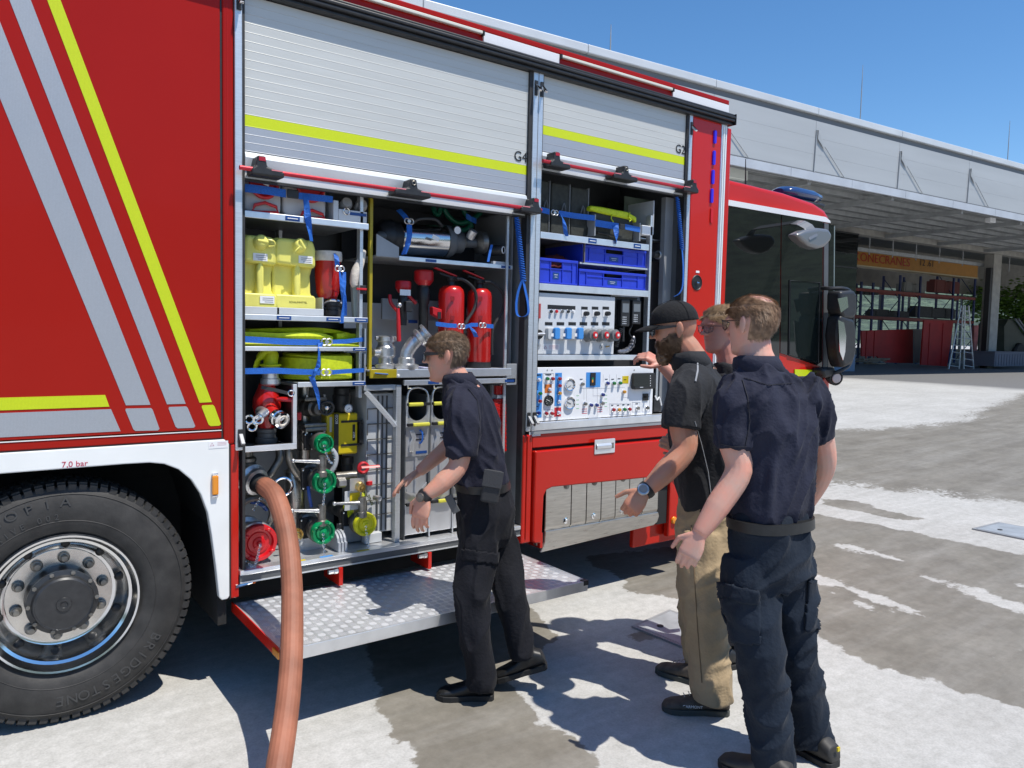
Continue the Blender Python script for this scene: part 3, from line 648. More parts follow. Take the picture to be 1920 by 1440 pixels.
tb('rail_end', M['black'], 4.521, 4.529, -0.056, 0.03, 3.206, 3.282, 0.006)
# --- body block behind
tb('far_side', M['red'], XL, 4.5, 2.46, 2.5, 0.7, 3.285); tb('body_front_wall', M['red'], 4.46, 4.5, 0.071, 2.459, 0.7, 3.285)
tb('rear_wall', M['red'], XL - 0.03, XL - 0.001, 0, 2.5, 0.6, 3.3)
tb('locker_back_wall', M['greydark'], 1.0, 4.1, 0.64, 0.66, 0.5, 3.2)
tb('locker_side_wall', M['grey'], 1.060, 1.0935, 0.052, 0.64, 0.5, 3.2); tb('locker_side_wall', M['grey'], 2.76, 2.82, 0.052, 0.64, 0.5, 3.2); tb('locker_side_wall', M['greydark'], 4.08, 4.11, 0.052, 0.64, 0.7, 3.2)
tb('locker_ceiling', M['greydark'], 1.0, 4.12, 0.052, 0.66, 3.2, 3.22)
# --- reflective stripes
def decal(name, m, pts, y=-0.0016):
    MB().prism([(lambda q: (q.x, q.z))(P(a, b_, 0)) for a, b_ in pts], y, 0.0, 'y').build(name, m, T0)
def slant(name, m, xt0, xt1, xb0, xb1, yb):       # stripe that leans from the top edge to the lower edge
    decal(name, m, [(xt0, -30), (xt1, -30), (xb1, yb - 1), (xb0, yb)])
slant('silver_stripe', M['tapesilver'], -88, -28, 236, 282, 760); slant('silver_stripe', M['tapesilver'], 6, 46, 313, 348, 758); slant('yellow_stripe', M['tapeyellow'], 77, 102, 374, 397, 755)
for m, a, b_, c, d, y0, y1 in ((M['tapesilver'], 235, 285, 252, 299, 765, 808), (M['tapesilver'], 316, 351, 331, 366, 762, 803), (M['tapeyellow'], 378, 401, 393, 414, 759, 799)):
    decal('stripe_end', m, [(a + 1, y0 + 1), (b_ - 2, y0), (b_ + 1, y0 + 3), (d, y1 - 4), (d - 3, y1 - 1), (c + 2, y1), (c - 2, y1 - 3), (a, y0 + 4)])
def hz(px): return P(px, 746).x
q0, q1 = P(0, 747), P(0, 769); zt, zb = q0.z, q1.z
for nm, m, za, zb_, xe0, xe1 in (('yellow_band', M['tapeyellow'], P(100, 743).z, P(100, 766).z, P(197, 741).x, P(205, 762).x), ('silver_band', M['tapesilver'], P(100, 771).z, P(100, 815).z, P(208, 766).x, P(226, 807).x)):
    MB().prism([(XL, za), (xe0, za), (xe1, zb_), (XL, zb_)], -0.0016, 0.0, 'y').build(nm, m, T0)
# --- white wheel arch panel
arch = [(XL, 1.186), (1.034, 1.186), (1.034, 0.445), (1.026, 0.432), (1.0, 0.430), (0.987, 0.445), (0.972, 0.60), (0.955, 0.74), (0.938, 0.85), (0.908, 0.94), (0.868, 1.01), (0.815, 1.062), (0.755, 1.092), (0.694, 1.103), (0.60, 1.105), (0.1, 1.103), (0.04, 1.10), (-0.03, 1.08), (-0.10, 1.03), (-0.16, 0.95), (-0.2, 0.85), (-0.24, 0.6), (-0.26, 0.43), (XL, 0.43)]
MB().prism(arch, -0.004, 0.035, 'y').build('wheel_arch_panel', M['white'], T0, bevel=0.005)
tb('arch_seal', M['rubber'], XL, 1.0405, 0.0, 0.03, 1.1865, 1.1918); tb('arch_seal', M['rubber'], 1.0345, 1.0405, 0.0, 0.03, 0.43, 1.186)
text('7,0 bar', 0.034, M['redprint'], (P(140, 870).x, -0.0048, P(140, 870).z), T0)
tb('warning_sticker', M['label'], P(391, 830).x, P(427, 830).x, -0.0056, -0.0042, P(409, 840).z, P(409, 827).z)
def tri(cx, cz, s, y, par=T0): MB().tube([(cx - s, y, cz - s * 0.8), (cx + s, y, cz - s * 0.8), (cx, y, cz + s * 0.9)], s * 0.12, 4, closed=True).build('warning_triangle', M['redprint'], par)
q = P(397, 833); tri(q.x, q.z, 0.008, -0.0058)
for k in range(3): tb('sticker_line', mat('pale_red_print', (0.6, 0.35, 0.38), 0.6), P(407, 830).x, P(424, 830).x, -0.0062, -0.0057, q.z + 0.006 - k * 0.006, q.z + 0.0075 - k * 0.006)
am = rect(396, 408, 886, 932, 0)
tb('side_marker_lamp', M['amber'], am[0], am[1], -0.022, -0.0045, am[2] + 0.012, am[3] - 0.012, 0.006)
for z_ in (am[2], am[3] - 0.011): tb('marker_clip', M['chrome'], am[0] + 0.002, am[1] - 0.002, -0.018, -0.0045, z_, z_ + 0.0105, 0.002)
# wheel housing
MB().prism([(x_, z_) for x_, z_ in [(0.99, 0.3), (0.99, 0.75), (0.93, 0.95), (0.82, 1.09), (0.69, 1.13), (0.05, 1.13), (-0.12, 1.06), (-0.22, 0.9), (-0.28, 0.3), (-0.34, 0.3), (-0.28, 0.95), (-0.1, 1.15), (0.05, 1.175), (0.7, 1.175), (0.9, 1.1), (1.0, 0.95), (1.03, 0.75), (1.03, 0.3)]], 0.036, 0.75, 'y').build('wheel_housing', M['under'], T0)
tb('housing_inner_wall', M['under'], -0.35, 1.03, 0.751, 0.77, 0.35, 1.18)
# --- wheel
WC = V((0.365, 0.028, 0.522)); RW = 0.515
def make_wheel(c, par):
    w_ = part('wheel', par, c); c = V(c)
    mb = MB(); k = RW
    mb.lathe([(0.292, 0.045), (0.315, 0.020), (0.345, 0.006), (0.40, 0.0), (0.455, 0.008), (0.488, 0.024), (0.497, 0.034), (0.494, 0.05), (0.494, 0.25), (0.49, 0.27), (0.43, 0.295), (0.36, 0.29), (0.292, 0.26)], c, (0, 1, 0), 72, False)
    for r_ in (0.357, 0.468): mb.torus(c + V((0, 0.005 if r_ < 0.4 else 0.0125, 0)), (0, 1, 0), r_, 0.0022, 72, 5)
    mb.build('tyre', M['tyre'], w_, smooth=35)
    tr = MB()
    for i in range(78):
        a = 2 * PI * i / 78; T = Matrix.Translation(c) @ Matrix.Rotation(-a, 4, 'Y')
        tr.box(-0.0145, 0.0145, 0.036, 0.10, 0.485, RW, T); tr.box(-0.0145, 0.0145, 0.106, 0.17, 0.485, RW, T @ Matrix.Rotation(0.03, 4, 'Y')); tr.box(-0.0145, 0.0145, 0.176, 0.25, 0.485, RW, T)
        tr.box(-0.0145, 0.0145, 0.022, 0.0358, 0.478, 0.506, T)
    tr.build('tread_blocks', M['tyre'], w_, kind='stuff')
    rm = MB()
    rm.lathe([(0.294, 0.04), (0.298, 0.018), (0.292, 0.010), (0.284, 0.012), (0.278, 0.03), (0.268, 0.05), (0.256, 0.056), (0.250, 0.07), (0.244, 0.10), (0.232, 0.135), (0.218, 0.152), (0.205, 0.156), (0.0, 0.157), (0.0, 0.2), (0.25, 0.24), (0.292, 0.26)], c, (0, 1, 0), 72, False)
    rm.build('rim', M['chromeb'], w_, smooth=30)
    MB().lathe([(0.205, 0.154), (0.203, 0.150), (0.132, 0.150), (0.13, 0.156)], c, (0, 1, 0), 48, False).build('wheel_disc', mat('bright_wheel_disc', (0.66, 0.64, 0.60), 0.25, 0.9, var=0.08, vscale=20), w_, smooth=30)
    for i in range(10):
        a = 2 * PI * (i + 0.35) / 10; d = V((math.cos(a), 0, math.sin(a)))
        MB().lathe([(0.022, 0.150), (0.024, 0.138), (0.021, 0.133), (0.016, 0.132), (0.0155, 0.112), (0.012, 0.106), (0.0, 0.105)], c + d * 0.168, (0, 1, 0), 12).build('wheel_nut', M['castdark'], w_, smooth=30)
        MB().ball(c + d * 0.232 + V((0, 0.128, 0)), 0.019, 0.012, 0.019, 12, 6).build('vent_hole', M['print'], w_, smooth=True)
    MB().lathe([(0.136, 0.16), (0.134, 0.10), (0.128, 0.075), (0.135, 0.06), (0.136, 0.046), (0.118, 0.040), (0.112, 0.018), (0.104, 0.012), (0.03, 0.010), (0.028, 0.005), (0.015, 0.004), (0.012, 0.008), (0.0, 0.008)], c, (0, 1, 0), 40).build('hub', mat('hub_black', (0.04, 0.041, 0.043), 0.35, 0.3, var=0.15, vscale=30), w_, smooth=30)
    for i in range(10):
        a = 2 * PI * i / 10; MB().lathe([(0.009, 0.05), (0.009, 0.036), (0.0, 0.035)], c + V((math.cos(a), 0, math.sin(a))) * 0.127, (0, 1, 0), 6).build('hub_bolt', M['castdark'], w_)
    return w_
wheel = make_wheel(WC, T0)
raised = mat('raised_tyre_lettering', (0.05, 0.05, 0.05), 0.5)
def arctext(txt, r_, a_mid, size, par, step, flip=False):
    n = len(txt)
    for i, ch in enumerate(txt):
        if ch == ' ': continue
        a = math.radians(a_mid) - (i - (n - 1) / 2) * step * (1 if not flip else 1)
        me = text_mesh(ch, size, 0.0007); me.materials.clear(); me.materials.append(raised)
        # upright letters standing outward: text x along the tangent, y outward
        Rm = Matrix(((math.sin(a), math.cos(a), 0, 0), (0, 0, -1, 0), (-math.cos(a), math.sin(a), 0, 0), (0, 0, 0, 1)))
        rr = r_; me.transform(Matrix.Translation(WC + V((math.cos(a) * rr, 0.0005, math.sin(a) * rr))) @ Rm)
        o = bpy.data.objects.new('tyre_letter', me); C0.objects.link(o); attach(o, par)
arctext('ECOPIA', 0.437, 110, 0.062, wheel, 0.150)
arctext('H-DRIVE 002', 0.377, 117, 0.034, wheel, 0.083)
arctext('BRIDGESTONE', 0.410, -62, 0.060, wheel, 0.108)
for k in range(2):     # wheels on the far side and the front axle
    pass
for nm, cx, cy in (('wheel', 0.365, 2.2), ('wheel', 4.95, 0.06), ('wheel', 4.95, 2.2)):
    w2 = part(nm, T0, (cx, cy, 0.515)); c = V((cx, cy, 0.515))
    MB().lathe([(0.25, 0.04), (0.3, 0.01), (0.4, 0.0), (0.48, 0.02), (0.515, 0.05), (0.515, 0.24), (0.48, 0.28), (0.3, 0.28), (0.25, 0.26)], c, (0, 1, 0), 40, False).build('tyre', M['tyre'], w2, smooth=35)
    MB().lathe([(0.29, 0.03), (0.28, 0.05), (0.2, 0.10), (0.1, 0.06), (0.0, 0.05), (0.0, 0.2), (0.29, 0.25)], c, (0, 1, 0), 32, False).build('rim', M['grey'], w2, smooth=30)
# --- chassis
tb('chassis_rail', M['under'], XL, 5.6, 0.75, 0.85, 0.62, 0.9); tb('chassis_rail', M['under'], XL, 5.6, 1.65, 1.75, 0.62, 0.9)
tb('chassis_tank', M['under'], 1.1, 4.3, 0.66, 1.9, 0.42, 0.60, 0.03); tb('floor_pan', M['under'], 1.05, 4.45, 0.05, 2.45, 0.475, 0.4935); tb('rear_floor_pan', M['under'], XL, -0.3, 0.05, 2.45, 0.45, 0.5)
tb('axle', M['under'], 0.25, 0.5, 0.3, 2.2, 0.42, 0.62)
tb('upper_block', M['under'], XL, 1.0, 0.05, 2.45, 1.19, 3.28); tb('pump_room_block', M['under'], 1.05, 4.4, 0.68, 2.45, 0.5, 3.2)
tb('mid_skirt', M['under'], 1.08, 2.72, 0.35, 0.40, 0.30, 0.474)
# --- roller shutters
def shutter(x0, x1, ztop, zsplit, zy0, zy1, zbot, pit, code):
    s = part('roller_shutter', T0, (x0, 0.02, zbot)); z = zsplit
    proto = None
    zz = zsplit
    def slat(za, zb, m, proto=None):
        h = zb - za
        mb = MB(); mb.prism([(0.0084, za + 0.0002), (0.0080, za + 0.0020), (0.0086, za + 0.0036), (0.0088, zb - 0.0002), (0.03, zb - 0.0002), (0.03, za + 0.0002)], x0, x1, 'x')
        return mb.build('slat', m, s)
    while zz < ztop:
        slat(zz, zz + pit, M['slat']); zz += pit
    zz = zsplit; 
    slat(zy0, zsplit, M['tapeyellow'])
    zb = zy0
    n = max(2, round((zy0 - zy1) / pit)); hp = (zy0 - zy1) / n
    for k in range(n): slat(zy0 - (k + 1) * hp, zy0 - k * hp, M['tapesilver'])
    # bottom rail: rounded profile
    MB().prism([(0.012, zy1 - 0.001), (0.0, zy1 - 0.012), (-0.006, zy1 - 0.03), (0.004, zbot + 0.055), (0.012, zbot + 0.045), (0.010, zbot + 0.012), (0.03, zbot + 0.010), (0.03, zy1 - 0.001)], x0, x1, 'x').build('bottom_rail', M['alupaint'], s, bevel=0.003)
    MB().box(x0, x1, 0.004, 0.03, zbot, zbot + 0.0095).build('bottom_seal', M['rubber'], s)
    text(code, 0.082, M['print'], (x1 - 0.046, 0.0058, zsplit + 0.042), s, sx=0.95)
    return s
sh4 = shutter(1.1085, 2.7275, 3.2, 2.674, 2.621, 2.510, 2.375, 0.0407, 'G4')
sh2 = shutter(2.8325, 4.0715, 3.2, 2.925, 2.872, 2.775, 2.655, 0.0407, 'G2')
def barset(x0, x1, z, sh, mid):
    y = -0.062
    MB().tube([(x0, y, z), (x1, y, z)], 0.0105, 12).build('lift_bar', M['bar'], sh, smooth=40)
    for xc, kind in ((x0 + 0.095, -1), (mid, 0), (x1 - 0.05, 1)):
        mb = MB(); w_ = 0.026
        mb.prism([(xc - 0.018, z + 0.064), (xc + 0.018, z + 0.064), (xc + 0.026, z + 0.018), (xc + (0.105 if kind <= 0 else 0.045), z + 0.002), (xc + (0.105 if kind <= 0 else 0.045), z - 0.024), (xc - (0.105 if kind >= 0 else 0.045), z - 0.024), (xc - (0.105 if kind >= 0 else 0.045), z + 0.002), (xc - 0.026, z + 0.018)], y - 0.017, 0.006, 'y')
        mb.build('bar_clamp', M['black'], sh, bevel=0.008)
        if kind == 0: MB().torus((xc, y - 0.019, z + 0.042), (0, 1, 0), 0.010, 0.003, 14, 6).build('lock_ring', M['castdark'], sh)
        else:
            MB().box(xc - 0.014, xc + 0.016, y - 0.0195, y - 0.017, z + 0.040, z + 0.058).build('brand_tag', M['bar'], sh)
        for sx in ((-1, 1) if kind == 0 else (-kind,)):
            MB().box(xc + sx * 0.07 - 0.026, xc + sx * 0.07 + 0.026, y - 0.018, y + 0.01, z + 0.0025, z + 0.008).build('clamp_insert', mat('pale_red_insert', (0.62, 0.2, 0.22), 0.4), sh)
barset(1.066, 2.787, 2.417, sh4, P(762, 352).x)
barset(2.79, 4.135, 2.70, sh2, P(1158, 328).x)
# shutter latches
def latch(x, z, up=1):
    a = part('shutter_latch', T0, (x, -0.012, z))
    tb('latch_base', M['black'], x - 0.010, x + 0.012, -0.020, -0.0125, z - 0.045, z + 0.04, 0.003, par=a)
    MB().prism([(-0.018, z + 0.02), (-0.024, z + 0.018), (-0.062, z - 0.022), (-0.052, z - 0.03), (-0.02, z)], x - 0.008, x + 0.010, 'x').build('latch_lever', M['chrome'] if up else M['grey'], a, bevel=0.002)
latch(1.078, 3.165); latch(2.765, 3.12); latch(2.808, 3.12); latch(4.106, 3.12)
latch(1.081, 1.19, 0); latch(2.766, 1.195, 0); latch(2.808, 1.195, 0)
# --- lower front part under the control panel
tb('threshold_profile', M['alubright'], 2.79, 4.085, -0.02, 0.05, 1.123, 1.172, 0.004); tb('threshold_lip', M['grey'], 2.79, 4.085, -0.016, 0.05, 1.102, 1.1225)
tb('sill_panel', M['red2'], 2.806, 4.12, -0.006, 0.04, 1.018, 1.1015, 0.004)
tb('drawer_side_post', M['red2'], 2.733, 2.803, -0.012, 0.06, 0.445, 1.10, 0.008); tb('drawer_post_rib', M['red'], 2.760, 2.765, -0.0165, -0.008, 0.47, 1.09)
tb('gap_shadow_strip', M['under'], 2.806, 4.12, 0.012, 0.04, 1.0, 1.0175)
xa, xb = 2.812, 4.085
door = [(xa, 1.0), (xb, 1.0), (xb, 0.72), (xb - 0.03, 0.745), (2.95, 0.77), (2.905, 0.757), (2.885, 0.72), (2.878, 0.45), (2.866, 0.435), (xa + 0.01, 0.44), (xa, 0.455)]
dr = part('locker_door', T0, (xa, 0, 0.44))
MB().prism(door, -0.03, 0.03, 'y').build('door_skin', M['red2'], dr, bevel=0.008)
h = rect(1114, 1152, 823, 850, -0.03)
MB().prism(rrect(h[0], h[1], h[2], h[3], 0.006), -0.036, -0.0305, 'y').build('handle_plate', M['alubright'], dr, bevel=0.002)
tb('handle_recess', M['castdark'], h[0] + 0.01, h[1] - 0.012, -0.0375, -0.0362, h[2] + 0.03, h[3] - 0.028, par=dr)
MB().prism([(-0.0365, h[2] + 0.028), (-0.044, h[2] + 0.034), (-0.046, h[3] - 0.04), (-0.0365, h[3] - 0.026)], h[0] + 0.014, h[1] - 0.035, 'x').build('handle_flap', M['alubright'], dr, bevel=0.002)
tb('warning_sticker', M['label'], P(991, 813).x, P(1012, 813).x, -0.0085, -0.0065, P(1000, 817.5).z, P(1000, 809.5).z); q = P(995, 813); tri(q.x, q.z, 0.007, -0.0092)
# stainless heat shield with slots
hs = part('heat_shield', T0, (2.9, 0, 0.38))
prof = lambda x_: 0
x0, x1 = 2.915, 3.905
ns = 6; edges = [x0 + 0.205 + 0.127 * k for k in range(6)] + [x1]
xs = [x0] + edges
for k in range(len(xs) - 1):
    a, b_ = xs[k] + (0.002 if k else 0), xs[k + 1] - 0.004
    MB().prism([(-0.012, 0.80), (-0.008, 0.80), (-0.001, 0.50), (-0.006, 0.50), (-0.014, 0.52)], a, b_, 'x').build('shield_slat', M['steel'], hs, bevel=0.003)
tb('shield_back', M['print'], x0 + 0.01, x1 - 0.01, 0.004, 0.012, 0.46, 0.80, par=hs)
MB().prism([(x0, 0.4995), (x1, 0.4995), (x1 + 0.012, 0.47), (x1 - 0.005, 0.43), (x1 - 0.04, 0.412), (x0 - 0.035, 0.372), (x0 - 0.005, 0.43)], -0.016, -0.002, 'y').build('shield_apron', M['steel'], hs, bevel=0.004)
tb('shield_side', M['steel'], 2.868, 2.903, 0.0, 0.05, 0.40, 0.79, 0.012, par=hs)
for k in (0, 2, 4, 5):
    cx = (xs[k] + xs[k + 1]) / 2 + (0.06 if k == 0 else 0)
    for z_ in (0.762, 0.545):
        if k == 5 and z_ > 0.7: continue
        MB().lathe([(0.020, 0.0), (0.020, -0.004), (0.012, -0.006), (0.011, -0.010), (0.0, -0.011)], (cx, -0.0135, z_), (0, 1, 0), 14).build('shield_screw', M['castdark'] if z_ > 0.7 else M['chrome'], hs, smooth=30)
tb('shield_bracket', M['under'], 3.93, 4.04, 0.02, 0.06, 0.40, 0.85)
tb('front_skirt', M['red2'], 4.03, 4.22, -0.004, 0.05, 0.30, 0.72, 0.012); tb('front_skirt_lower', M['red2'], 3.75, 4.2, 0.06, 0.1, 0.25, 0.40, 0.01)
q = P(1262, 975); MB().lathe([(0.026, 0), (0.026, -0.008), (0.022, -0.016), (0, -0.019)], (q.x, -0.0045, q.z), (0, 1, 0), 18).build('amber_reflector', M['amber'], T0, smooth=30)
# --- locker sill
tb('sill_profile', M['alubright'], 1.08, 2.727, -0.016, 0.05, 0.535, 0.558, 0.004); tb('sill_front', M['greydark'], 1.08, 2.727, -0.008, 0.05, 0.4945, 0.5345); tb('sill_lip', M['alu'], 1.08, 2.727, -0.012, 0.05, 0.496, 0.503)
tb('locker_floor', M['plate'], 1.094, 2.76, 0.0505, 0.64, 0.53, 0.556)
for px, py in ((634, 1060), (800, 1030), (1008, 1000)):
    x_ = P(px, py, 0.02).x; tb('step_bracket', M['red2'], x_ - 0.012, x_ + 0.010, -0.02, 0.18, 0.40, 0.4935, 0.003)
    MB().lathe([(0.012, -0.05), (0.012, -0.02), (0.016, -0.02), (0.016, 0.0)], (x_ - 0.012, 0.0, 0.475), (1, 0, 0), 8).build('bracket_bolt', M['cast'], T0)
q = P(462, 1096); MB().tube([(q.x - 0.05, 0, q.z), (q.x, 0, q.z + 0.003), (q.x + 0.03, 0, q.z + 0.006)], [0.010, 0.007, 0.005], 8).build('drain_valve', M['chrome'], T0, smooth=40); MB().ball((q.x + 0.035, 0, q.z + 0.007), 0.009).build('drain_knob', M['orange'], T0, smooth=True)
# --- fold-out step with tread plate
st = part('fold_out_step', T0, (1.88, -0.3, 0.39)); sx0, sx1, sy0, sy1, sz = 1.063, 2.73, -0.612, 0.05, 0.388
MB().box(sx0 + 0.006, sx1 - 0.006, sy0 + 0.004, sy1, sz - 0.006, sz).build('tread_plate', M['plate'], st)
MB().box(sx0 + 0.02, sx1, sy0 - 0.004, sy0 + 0.0035, sz - 0.052, sz + 0.002).build('front_edge_profile', M['alubright'], st, bevel=0.002)
MB().box(sx0, sx0 + 0.0055, sy0 + 0.03, sy1 + 0.02, sz - 0.045, sz + 0.002).build('side_flange', M['red2'], st); MB().box(sx1 - 0.0055, sx1, sy0 + 0.03, sy1, sz - 0.045, sz + 0.002).build('side_flange', M['alubright'], st)
MB().box(sx0 + 0.02, sx1 - 0.02, sy0 + 0.02, sy1, sz - 0.05, sz - 0.0075).build('step_frame', M['under'], st)
MB().box(sx0 - 0.006, sx0 - 0.0005, sy0 + 0.015, sy0 + 0.085, sz - 0.04, sz - 0.012).build('step_marker', M['amber'], st)
MB().box(sx1 - 0.03, sx1 + 0.003, sy0 - 0.006, sy0 + 0.028, sz - 0.02, sz + 0.004).build('corner_cap', M['black'], st)
tr = MB(); pit = 0.040
nx, ny = int((sx1 - sx0 - 0.03) / pit), int((sy1 - sy0 - 0.02) / pit)
for i in range(nx):
    for j in range(ny):
        cx, cy = sx0 + 0.025 + pit * (i + 0.5), sy0 + 0.012 + pit * (j + 0.5); hor = (i + j) % 2
        for k in range(5):
            o_ = (k - 2) * 0.0068; L_ = 0.0175 if k in (1, 2, 3) else 0.0135
            a, b_ = (L_, 0.0018) if hor else (0.0018, L_); ox, oy = (0, o_) if hor else (o_, 0)
            tr.add([(cx + ox - a, cy + oy - b_, sz), (cx + ox + a, cy + oy - b_, sz), (cx + ox + a, cy + oy + b_, sz), (cx + ox - a, cy + oy + b_, sz), (cx + ox - a * 0.7, cy + oy, sz + 0.0009), (cx + ox + a * 0.7, cy + oy, sz + 0.0009)] if hor else
                   [(cx + ox - a, cy + oy - b_, sz), (cx + ox + a, cy + oy - b_, sz), (cx + ox + a, cy + oy + b_, sz), (cx + ox - a, cy + oy + b_, sz), (cx + ox, cy + oy - b_ * 0.7, sz + 0.0009), (cx + ox, cy + oy + b_ * 0.7, sz + 0.0009)],
                   [(0, 1, 5, 4), (2, 3, 4, 5), (1, 2, 5), (3, 0, 4)] if hor else [(0, 1, 4), (1, 2, 5, 4), (2, 3, 5), (3, 0, 4, 5)])
tr.build('tread_bars', mat('tread_bar', (0.47, 0.48, 0.50), 0.6, 0.2), st, kind='stuff')
# --- cab
cab = part('cab', T0, (5.2, 1.2, 0.5))
CY = 0.03
def cabp(pts, y0, y1, m, name, bevel=0.0, **k): return MB().prism(pts, y0, y1, 'y').build(name, m, cab, bevel=bevel, **k)
side = [(4.57, 0.55), (6.03, 0.55), (6.05, 0.9), (6.02, 1.55), (5.985, 2.45), (5.95, 2.66), (4.57, 2.66)]
cabp(side, CY + 0.006, 2.47, M['red2'], 'cab_shell', 0.05, seg=3)
roof = [(4.57, 2.6605), (5.95, 2.6605), (5.93, 2.72), (5.86, 2.775), (5.70, 2.815), (5.3, 2.845), (4.57, 2.86)]
cabp(roof, CY + 0.03, 2.45, M['red2'], 'cab_roof', 0.05, seg=4, smooth=50)
q = [(lambda s_: (s_.x, s_.z))(P(a, b_, CY)) for a, b_ in ((1362, 374), (1548, 407), (1556, 414), (1557, 418), (1362, 384.5))]
cabp(q, CY - 0.003, CY + 0.03, M['tapewhite'], 'roof_stripe')
q = [(lambda s_: (s_.x, s_.z))(P(a, b_, CY)) for a, b_ in ((1366, 388), (1464, 402.5), (1461, 690), (1463, 700), (1352, 695))]
cabp(q, CY - 0.001, CY + 0.02, M['glass'], 'rear_side_window')
q = [(lambda s_: (s_.x, s_.z))(P(a, b_, CY)) for a, b_ in ((1465.5, 402.7), (1543, 417), (1541, 688), (1463, 662))]
cabp(q, CY - 0.0015, CY + 0.02, M['glass'], 'door_upper_window')
q = [(lambda s_: (s_.x, s_.z))(P(a, b_, CY)) for a, b_ in ((1482, 527), (1536, 531), (1533, 680), (1480, 664))]
cabp(q, CY - 0.004, CY - 0.002, M['glassclear'], 'door_quarter_window')
q = [P(a, b_, CY - 0.006) for a, b_ in ((1481, 526), (1537, 530), (1534, 682), (1479, 665))]
MB().tube(q, 0.006, 6, closed=True).build('window_frame', M['black'], cab)
q = [(lambda s_: (s_.x, s_.z))(P(a, b_, CY)) for a, b_ in ((1545, 418), (1553, 420), (1551, 692), (1543, 690))]
cabp(q, CY - 0.004, CY + 0.02, M['greydark'], 'a_pillar')
q = [(lambda s_: (s_.x, s_.z))(P(a, b_, CY)) for a, b_ in ((1554, 420), (1563, 422), (1563, 695), (1552, 692))]
cabp(q, CY - 0.003, CY + 0.03, M['glass'], 'corner_glass')
MB().tube([P(1564, 424, CY), P(1563, 560, CY), P(1562, 697, CY)], 0.008, 6).build('windscreen_edge', mat('glass_edge', (0.25, 0.3, 0.29), 0.2), cab)
tb('windscreen', M['glass'], 6.0, 6.02, 0.15, 2.35, 1.5, 2.55, par=cab)
q = [(lambda s_: (s_.x, s_.z))(P(a, b_, CY)) for a, b_ in ((1490, 692.5), (1531, 694), (1531, 706), (1490, 705))]
cabp(q, CY - 0.003, CY + 0.03, M['tapeyellow'], 'cab_yellow_band')
q = [(lambda s_: (s_.x, s_.z))(P(a, b_, CY)) for a, b_ in ((1490, 709), (1541, 709), (1541, 728), (1490, 727))]
cabp(q, CY - 0.003, CY + 0.03, M['tapesilver'], 'cab_silver_band')
q = P(1530, 718, CY); tb('door_handle', M['black'], q.x - 0.08, q.x + 0.02, CY - 0.012, CY - 0.003, q.z - 0.05, q.z + 0.03, 0.008, par=cab)
tb('door_gap', M['print'], P(1541, 720, CY).x, P(1541, 720, CY).x + 0.006, CY - 0.004, CY + 0.01, 0.62, 1.48, par=cab)
q = P(1548, 855, CY); MB().prism(rrect(q.x - 0.12, q.x + 0.05, P(1548, 893, CY).z, P(1548, 822, CY).z, 0.05), CY - 0.03, CY + 0.3, 'y').build('headlamp_housing', M['white'], cab, bevel=0.02)
# beacon
bx0, bx1 = P(1466, 370, 0.35).x, P(1536, 372, 0.35).x; zb0 = P(1505, 382, 0.35).z + 0.03
MB().box(bx0 - 0.1, bx1 - 0.05, 0.25, 2.2, zb0 - 0.06, zb0 - 0.02).build('beacon_base', M['black'], cab, bevel=0.02)
bl = MB()
for x_, s_ in ((0, 0.6), (0.15, 0.95), (0.5, 1.0), (0.85, 0.9), (1, 0.55)): pass
bl.tube([(bx0 - 0.02 + (bx1 - bx0) * t, 0.38, zb0 + 0.035) for t in (0, 0.08, 0.3, 0.7, 0.93, 1.0)], [(0.06, 0.03), (0.11, 0.05), (0.13, 0.062), (0.13, 0.06), (0.10, 0.045), (0.03, 0.02)], 16)
bl.build('beacon', M['bluelens'], cab, smooth=50)
MB().tube([P(1398, 352, 0.3), P(1398, 298, 0.3)], [0.008, 0.003], 6).build('antenna', M['black'], cab)
# silver front mirror
mm = part('front_mirror', cab, P(1516, 440, -0.25)); Ym = -0.22
q = [P(a, b_, Ym) for a, b_ in ((1483, 440), (1493, 452), (1507, 463), (1523, 468), (1536, 464), (1548, 452), (1550, 440), (1543, 430), (1524, 428), (1500, 432))]
MB().prism([(s_.x, s_.z) for s_ in q], Ym - 0.05, Ym + 0.05, 'y').build('mirror_shell', M['silverpaint'], mm, bevel=0.045, seg=4, smooth=50)
MB().strip([P(1490, 417, CY), P(1503, 418, Ym + 0.04), P(1514, 424, Ym), P(1521, 434, Ym - 0.03), P(1524, 446, Ym - 0.05)], V((0.05, 0, 0.02)), (0, 0.02, 0.008)).build('mirror_stalk', M['silverpaint'], mm, bevel=0.004)
# big side mirror
sm = part('side_mirror', cab, P(1560, 620, -0.1)); Ys = -0.12
MB().tube(spline([P(1541, 540, CY - 0.01), P(1556, 541, Ys + 0.06), P(1580, 541, Ys), P(1594, 548, Ys), P(1598, 580, Ys), P(1598, 640, Ys), P(1594, 680, Ys), P(1578, 694, Ys), P(1560, 700, Ys + 0.06), P(1545, 699, CY)], 5), 0.016, 8).build('mirror_arm', M['black'], sm, smooth=40)
def mir(pts, dep, nm):
    q = [P(a, b_, Ys) for a, b_ in pts]; MB().prism([(s_.x, s_.z) for s_ in q], Ys - 0.05, Ys + dep, 'y').build(nm, M['black'], sm, bevel=0.03, seg=3, smooth=50)
mir([(1566, 546), (1592, 544), (1597, 552), (1597, 590), (1590, 598), (1572, 598), (1565, 580)], 0.08, 'wide_angle_mirror')
mir([(1566, 590), (1592, 598), (1596, 620), (1596, 660), (1590, 682), (1572, 690), (1566, 672), (1561, 630)], 0.08, 'main_mirror')
q = [P(a, b_, Ys - 0.052) for a, b_ in ((1571, 600), (1582, 605), (1586, 630), (1584, 660), (1580, 676), (1574, 660))]
